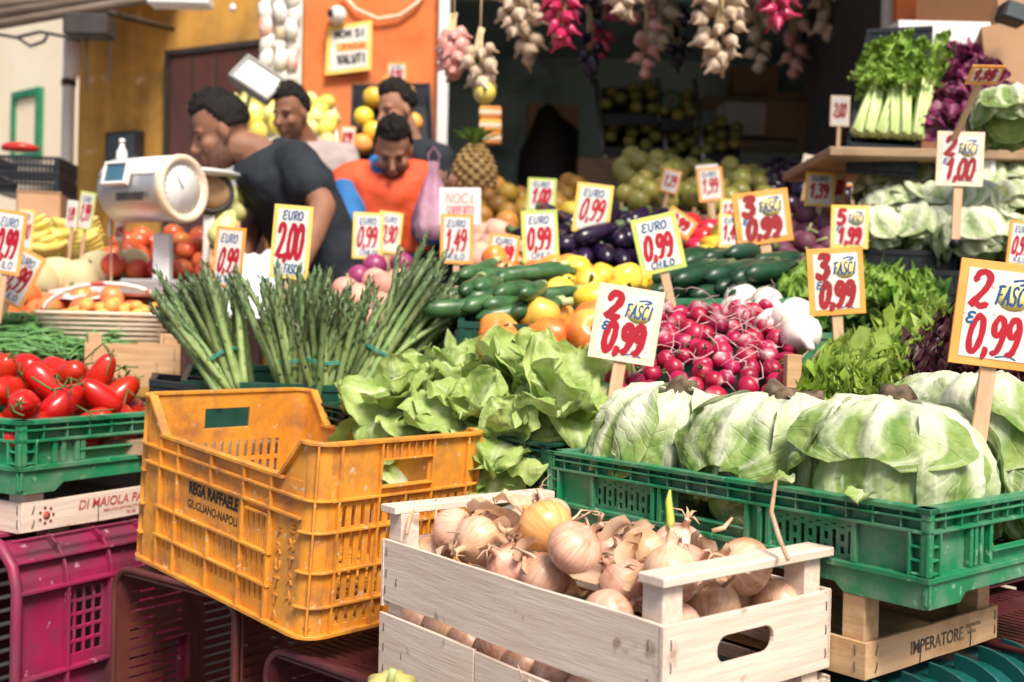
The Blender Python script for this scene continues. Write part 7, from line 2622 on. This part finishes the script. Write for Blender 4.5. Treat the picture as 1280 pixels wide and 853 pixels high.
# ------------------------------------------------------------------ the people behind the stall
M['skin'] = pm('tanned_skin', (.23, .105, .062), (.29, .14, .085), 14, rough=.6, sss=.1, spec=.3)
M['skin2'] = pm('lighter_skin', (.38, .18, .115), (.44, .23, .15), 14, rough=.6, sss=.1, spec=.3)
M['hair'] = pm('black_hair', (.006, .005, .005), (.018, .014, .012), 90, rough=.75, bump=1.0, bscale=160, spec=.25, bdist=.006)
M['stubble'] = pm('dark_stubble_skin', (.12, .06, .042), (.17, .085, .058), 90, rough=.75, spec=.2)
M['eye'] = pm('dark_eye', (.01, .008, .006), (.02, .014, .01), 20, rough=.2)
M['navy'] = pm('black_navy_cotton', (.008, .012, .020), (.014, .020, .030), 12, rough=.85, bump=.4, bscale=18, bdist=.01)
M['vest'] = pm('orange_red_vest', (.78, .10, .025), (.70, .08, .02), 10, rough=.7, bump=.4, bscale=18, bdist=.01)
M['blue'] = pm('blue_work_shirt', (.012, .12, .34), (.02, .16, .42), 10, rough=.75, bump=.4, bscale=18, bdist=.01)
M['greytee'] = pm('pinkish_grey_cotton', (.34, .28, .27), (.41, .35, .33), 10, rough=.85, bump=.4, bscale=18, bdist=.01)
M['trousers'] = pm('dark_trousers', (.02, .024, .034), (.035, .04, .05), 10, rough=.85)


def ell(mb, c, r, m=None, n=14):
    mb.lathe([(max(.02, math.cos(a)) * 1.0, math.sin(a)) for a in [-PI / 2 + PI * i / 10 for i in range(11)]], n, (m or Matrix.Identity(4)) @ Matrix.Translation(c) @ Matrix.Diagonal((*r, 1)))


def limb(mb, pts, rad, n=12):
    """tapering closed limb through the joints with rounded ends"""
    pts = [Vector(p) for p in pts]
    q, r = [], []
    for i in range(len(pts) - 1):
        for j in range(5):
            t = j / 5
            q.append(pts[i].lerp(pts[i + 1], t))
            r.append(rad[i] + (rad[i + 1] - rad[i]) * (t * t * (3 - 2 * t)))
    q.append(pts[-1])
    r.append(rad[-1])
    d0, d1 = (q[0] - q[1]).normalized(), (q[-1] - q[-2]).normalized()
    q = [q[0] + d0 * r[0] * .85, q[0] + d0 * r[0] * .5] + q + [q[-1] + d1 * r[-1] * .5, q[-1] + d1 * r[-1] * .85]
    r = [r[0] * .4, r[0] * .85] + r + [r[-1] * .85, r[-1] * .4]
    mb.tube(q, r, n)


def loft(mb, rings, n=20):
    """closed body through oval rings (centre, half width vector, half depth vector)"""
    vs, fs = [], []
    for c, a, b in rings:
        for j in range(n):
            w = 2 * PI * j / n
            vs.append(Vector(c) + Vector(a) * math.copysign(abs(math.cos(w)) ** .85, math.cos(w)) + Vector(b) * math.copysign(abs(math.sin(w)) ** .85, math.sin(w)))
    k = len(rings)
    for i in range(k - 1):
        for j in range(n):
            q = (j + 1) % n
            fs.append((i * n + j, i * n + q, (i + 1) * n + q, (i + 1) * n + j))
    fs.append(tuple(range(n - 1, -1, -1)))
    fs.append(tuple(range((k - 1) * n, k * n)))
    mb.add(vs, fs, True)


CRUMPLE = bpy.data.textures.new('cloth_folds', 'CLOUDS')
CRUMPLE.noise_scale = .11
CRUMPLE.noise_depth = 2
TUFT = bpy.data.textures.new('hair_tufts', 'CLOUDS')
TUFT.noise_scale = .018
TUFT.noise_depth = 2


def ruffle_mod(o, tex, s, mid=.30):
    m = o.modifiers.new('folds', 'DISPLACE')
    m.texture = tex
    m.texture_coords = 'LOCAL'
    m.strength = s
    m.mid_level = mid
    return o


def weld(o, voxel, it=6):
    m = o.modifiers.new('one_skin', 'REMESH')
    m.mode = 'VOXEL'
    m.voxel_size = voxel
    m.use_smooth_shade = True
    s = o.modifiers.new('soften', 'SMOOTH')
    s.iterations = it
    s.factor = .5
    return o


def hand(mb, w, d, palm_n, side, skin_r=.008):
    """hand at wrist w pointing along d, palm facing palm_n; five curled fingers"""
    d = Vector(d).normalized()
    pn = Vector(palm_n)
    pn = (pn - d * pn.dot(d)).normalized()
    s = d.cross(pn) * side
    m = Matrix((s, d, -pn)).transposed().to_4x4()
    m.translation = w
    ell(mb, (0, .048, 0), (.040, .052, .016), m, 12)
    for i, (x, L) in enumerate(((-.030, .062), (-.010, .074), (.011, .078), (.031, .070))):
        p0, p1 = Vector((x * .9, .075, 0)), Vector((x * 1.05, .095 + L * .25, -.006))
        p2, p3 = Vector((x * 1.08, .095 + L * .55, -.024)), Vector((x * 1.05, .090 + L * .70, -.046))
        limb(mb, [m @ p for p in (p0, p1, p2, p3)], [.0095, .009, .0082, .007], 8)
    limb(mb, [m @ Vector(p) for p in ((.030, .030, -.004), (.052, .052, -.012), (.058, .078, -.020))], [.012, .010, .008], 8)


def person(label, J, face, nod, skin, shirt, hair_seed=0, vest=None, collar=None, sleeve=.62, scale=1.0, apron=None, turn=0.0):
    pel, che, nek, hed = [Vector(J[k]) for k in ('pelvis', 'chest', 'neck', 'head')]
    t = thing('person', label, 'person', Matrix.Translation((pel.x, pel.y, FL)), 'people behind the stall')
    iv = t.matrix_world.inverted()
    L_ = lambda p: iv @ Vector(p)
    fwd = Vector((*face, 0)).normalized()
    right = fwd.cross(Vector((0, 0, 1)))
    sr, sl = Vector(J['shoulder_r']), Vector(J['shoulder_l'])
    wide = (sr - sl).normalized()
    dep = wide.cross((nek - pel).normalized()).normalized()
    s = scale

    def torso(mb, k, lo=0.0):
        rr = []
        for u, c, a, b in ((0, pel - Vector((0, 0, .08)), .165, .125), (.1, pel, .175, .13), (.3, pel.lerp(che, .5), .158, .115), (.6, che, .166, .118), (.8, che.lerp(nek, .55), .165, .108), (.92, che.lerp(nek, .86), .130, .088), (1, nek, .062, .060)):
            if u < lo:
                continue
            rr.append((L_(c), wide * a * s * k if k > 1.2 else wide * (a * s + (k - 1)), dep * (b * s + (k - 1))))
        loft(mb, rr)
    body = MB()
    torso(body, 1.0)
    R_ = []
    for q in 'rl':
        sh, el, wr = [L_(J[n + q]) for n in ('shoulder_', 'elbow_', 'wrist_')]
        limb(body, [sh, sh.lerp(el, .5), el, el.lerp(wr, .35), wr], [.058, .050, .041, .040, .027])
        hand(body, wr, (wr - el), fwd * -1 if q == 'r' else fwd * -1, 1 if q == 'r' else -1)
        hp = L_(pel) + right * (.09 if q == 'r' else -.09) - Vector((0, 0, .06))
        z = hp.z
        kn = hp + fwd * .03 - Vector((0, 0, z * .5))
        an = Vector((hp.x, hp.y, .08)) + right * (.03 if q == 'r' else -.03) - fwd * .03
        R_.append((hp, kn, an))
        limb(body, [hp, hp.lerp(kn, .5), kn, kn.lerp(an, .35), an], [.092, .078, .056, .055, .036])
        limb(body, [an - Vector((0, 0, .03)), an + fwd * .09 - Vector((0, 0, .045)), an + fwd * .17 - Vector((0, 0, .055))], [.036, .036, .024])
    # head
    hm = Matrix((right, fwd, Vector((0, 0, 1)))).transposed().to_4x4()
    hm = Matrix.Translation(L_(hed)) @ hm @ RZ(turn) @ RX(-nod) @ Matrix.Diagonal((.92, .95, .98, 1))
    limb(body, [L_(nek) - (nek - che) * .15, L_(nek), hm @ Vector((0, -.018, -.05))], [.066, .056, .054])
    ell(body, (0, -.012, .035), (.073, .092, .090), hm, 18)
    ell(body, (0, .020, -.035), (.060, .068, .076), hm, 16)
    ell(body, (0, .055, -.088), (.030, .026, .024), hm)
    ell(body, (0, .066, .020), (.052, .020, .016), hm)
    limb(body, [hm @ Vector(p) for p in ((0, .082, .012), (0, .098, -.014), (0, .106, -.028))], [.008, .011, .014], 8)
    ell(body, (0, .084, -.060), (.024, .010, .011), hm)
    for x in (-1, 1):
        ell(body, (x * .074, -.006, -.008), (.010, .019, .031), hm)
        ell(body, (x * .042, .058, -.026), (.022, .024, .022), hm)
    b = body.build('body', M[skin], t)
    weld(b, .0075, 4)
    for x in (-1, 1):
        e = MB()
        ell(e, (x * .030, .0770, .001), (.0105, .005, .0040), hm, 10)
        e.build('eye', M['eye'], t)
        e = MB()
        limb(e, [hm @ Vector((x * .014, .088, .019)), hm @ Vector((x * .032, .085, .025)), hm @ Vector((x * .050, .070, .018))], [.0018, .0026, .0016], 6)
        e.build('eyebrow', M['hair'], t)
    sb_ = MB()
    ell(sb_, (0, .021, -.042), (.0608, .0688, .0735), hm, 18)
    ell(sb_, (0, .0560, -.088), (.0310, .0270, .0245), hm)
    sbo = weld(sb_.build('stubble', M['stubble'], t), .006, 2)
    h = MB()

    def hw(p, a, q):
        n = p.normalized()
        cut = .46 * smooth(-.1, .45, n.y) - .42 * (1 - smooth(-.1, .45, n.y))
        ear = 1.0 if abs(n.x) < .75 else .8
        k = 1 + .05 * smooth(cut - .02, cut + .30, n.z + (.12 if abs(n.x) > .7 and n.y < .2 else 0)) - .24 * (1 - smooth(cut - .06, cut + .04, n.z))
        k += (.13 * noise.noise(p * 7 + Vector((hair_seed, 0, 0))) + .12 * noise.noise(p * 21)) * smooth(.3, .9, n.z) + .08 * smooth(.5, 1, n.z) * smooth(-.5, .4, n.y)
        return Vector((p.x * .0775, p.y * .097, p.z * .096)) * k
    h.lathe([(max(.01, math.cos(a)), math.sin(a)) for a in [-PI / 2 + PI * i / 44 for i in range(45)]], 64, hm @ Matrix.Translation((0, -.012, .038)), 0, hw)
    ruffle_mod(h.build('hair', M['hair'], t), TUFT, .015, .5)
    # clothes
    c = MB()
    torso(c, 1.016)
    for q in 'rl':
        sh, el, wr = [L_(J[n + q]) for n in ('shoulder_', 'elbow_', 'wrist_')]
        if sleeve <= 1:
            limb(c, [sh, sh.lerp(el, .5), sh.lerp(el, sleeve)], [.064, .064, .066])
        else:
            limb(c, [sh, sh.lerp(el, .5), el, el.lerp(wr, sleeve - 1)], [.068, .066, .060, .052])
    o = c.build('shirt', M[shirt], t)
    ruffle_mod(weld(o, .011, 5), CRUMPLE, .034)
    if vest:
        v = MB()
        torso(v, 1.032, .3)
        for q in 'rl':
            sh, el = L_(J['shoulder_' + q]), L_(J['elbow_' + q])
            limb(v, [sh - (sh - L_(nek)) * .45, sh.lerp(el, .02)], [.07, .080])
        ruffle_mod(weld(v.build('vest', M[vest], t), .011, 5), CRUMPLE, .034)
    if collar:
        k = MB()
        pts = [L_(nek) + wide * (.070 * math.cos(a)) + dep * (.070 * math.sin(a)) + Vector((0, 0, .02 - .028 * math.sin(a) * (1 if dep.dot(fwd) > 0 else -1))) for a in [2 * PI * i / 18 for i in range(19)]]
        k.tube(pts, .020, 8, None, 0, False)
        k.build('collar', M[collar], t)
    tr = MB()
    loft(tr, [(L_(pel) - Vector((0, 0, .14)), wide * .17, dep * .13), (L_(pel) + Vector((0, 0, .03)), wide * .185, dep * .142)])
    for hp, kn, an in R_:
        limb(tr, [hp, hp.lerp(kn, .5), kn, an], [.108, .094, .074, .060])
    weld(tr.build('trousers', M['trousers'], t), .013, 4)
    if apron:
        a = MB()
        f0 = L_(pel) + fwd * .16
        a.grid(lambda u, v: f0 + right * ((u - .5) * .52) - fwd * (.10 * abs(u * 2 - 1) ** 2) + Vector((0, 0, .20 - v * .77)) + fwd * (.015 * noise.noise(Vector((u * 5, v * 4, 2)))), 16, 18)
        ao = a.build('apron', M[apron], t)
        sd = ao.modifiers.new('thickness', 'SOLIDIFY')
        sd.thickness = .004
    return t


person('man in a black T-shirt bending over the stall beside the scale', dict(
    pelvis=P(408, 345, 3.60), chest=P(366, 240, 3.52), neck=P(322, 190, 3.48), head=P(276, 166, 3.45),
    shoulder_l=P(368, 202, 3.37), elbow_l=P(404, 258, 3.28), wrist_l=P(372, 340, 3.10),
    shoulder_r=P(338, 205, 3.68), elbow_r=P(318, 280, 3.62), wrist_r=P(290, 345, 3.40)), (-.95, -.30), .42, 'skin', 'navy', 3, sleeve=.60, apron='navy')
person('man in an orange red vest over a blue shirt looking down at his hands', dict(
    pelvis=P(492, 350, 4.50), chest=P(484, 262, 4.40), neck=P(486, 213, 4.36), head=P(492, 187, 4.25),
    shoulder_r=P(436, 228, 4.36), elbow_r=P(437, 290, 4.20), wrist_r=P(478, 318, 4.00),
    shoulder_l=P(530, 228, 4.38), elbow_l=P(536, 286, 4.30), wrist_l=P(548, 250, 4.05)), (.05, -1), .72, 'skin2', 'blue', 5, vest='vest', collar='blue', sleeve=1.0, apron='navy')
person('man in a black T-shirt turned to the side behind the orange vest', dict(
    pelvis=P(532, 335, 4.95), chest=P(526, 232, 4.90), neck=P(512, 176, 4.85), head=P(496, 138, 4.78),
    shoulder_l=P(548, 196, 4.75), elbow_l=P(556, 262, 4.75), wrist_l=P(530, 300, 4.6),
    shoulder_r=P(490, 198, 5.0), elbow_r=P(470, 258, 4.98), wrist_r=P(455, 290, 4.8)), (-.75, -.66), .30, 'skin2', 'navy', 8, sleeve=.65)
person('young man in a pale grey T-shirt in front of the orange wall', dict(
    pelvis=P(396, 320, 4.85), chest=P(394, 222, 4.78), neck=P(382, 178, 4.74), head=P(364, 143, 4.66),
    shoulder_r=P(350, 200, 4.80), elbow_r=P(338, 262, 4.7), wrist_r=P(352, 300, 4.5),
    shoulder_l=P(428, 198, 4.76), elbow_l=P(438, 262, 4.7), wrist_l=P(420, 305, 4.5)), (-.45, -.90), .30, 'skin', 'greytee', 11, sleeve=.62)
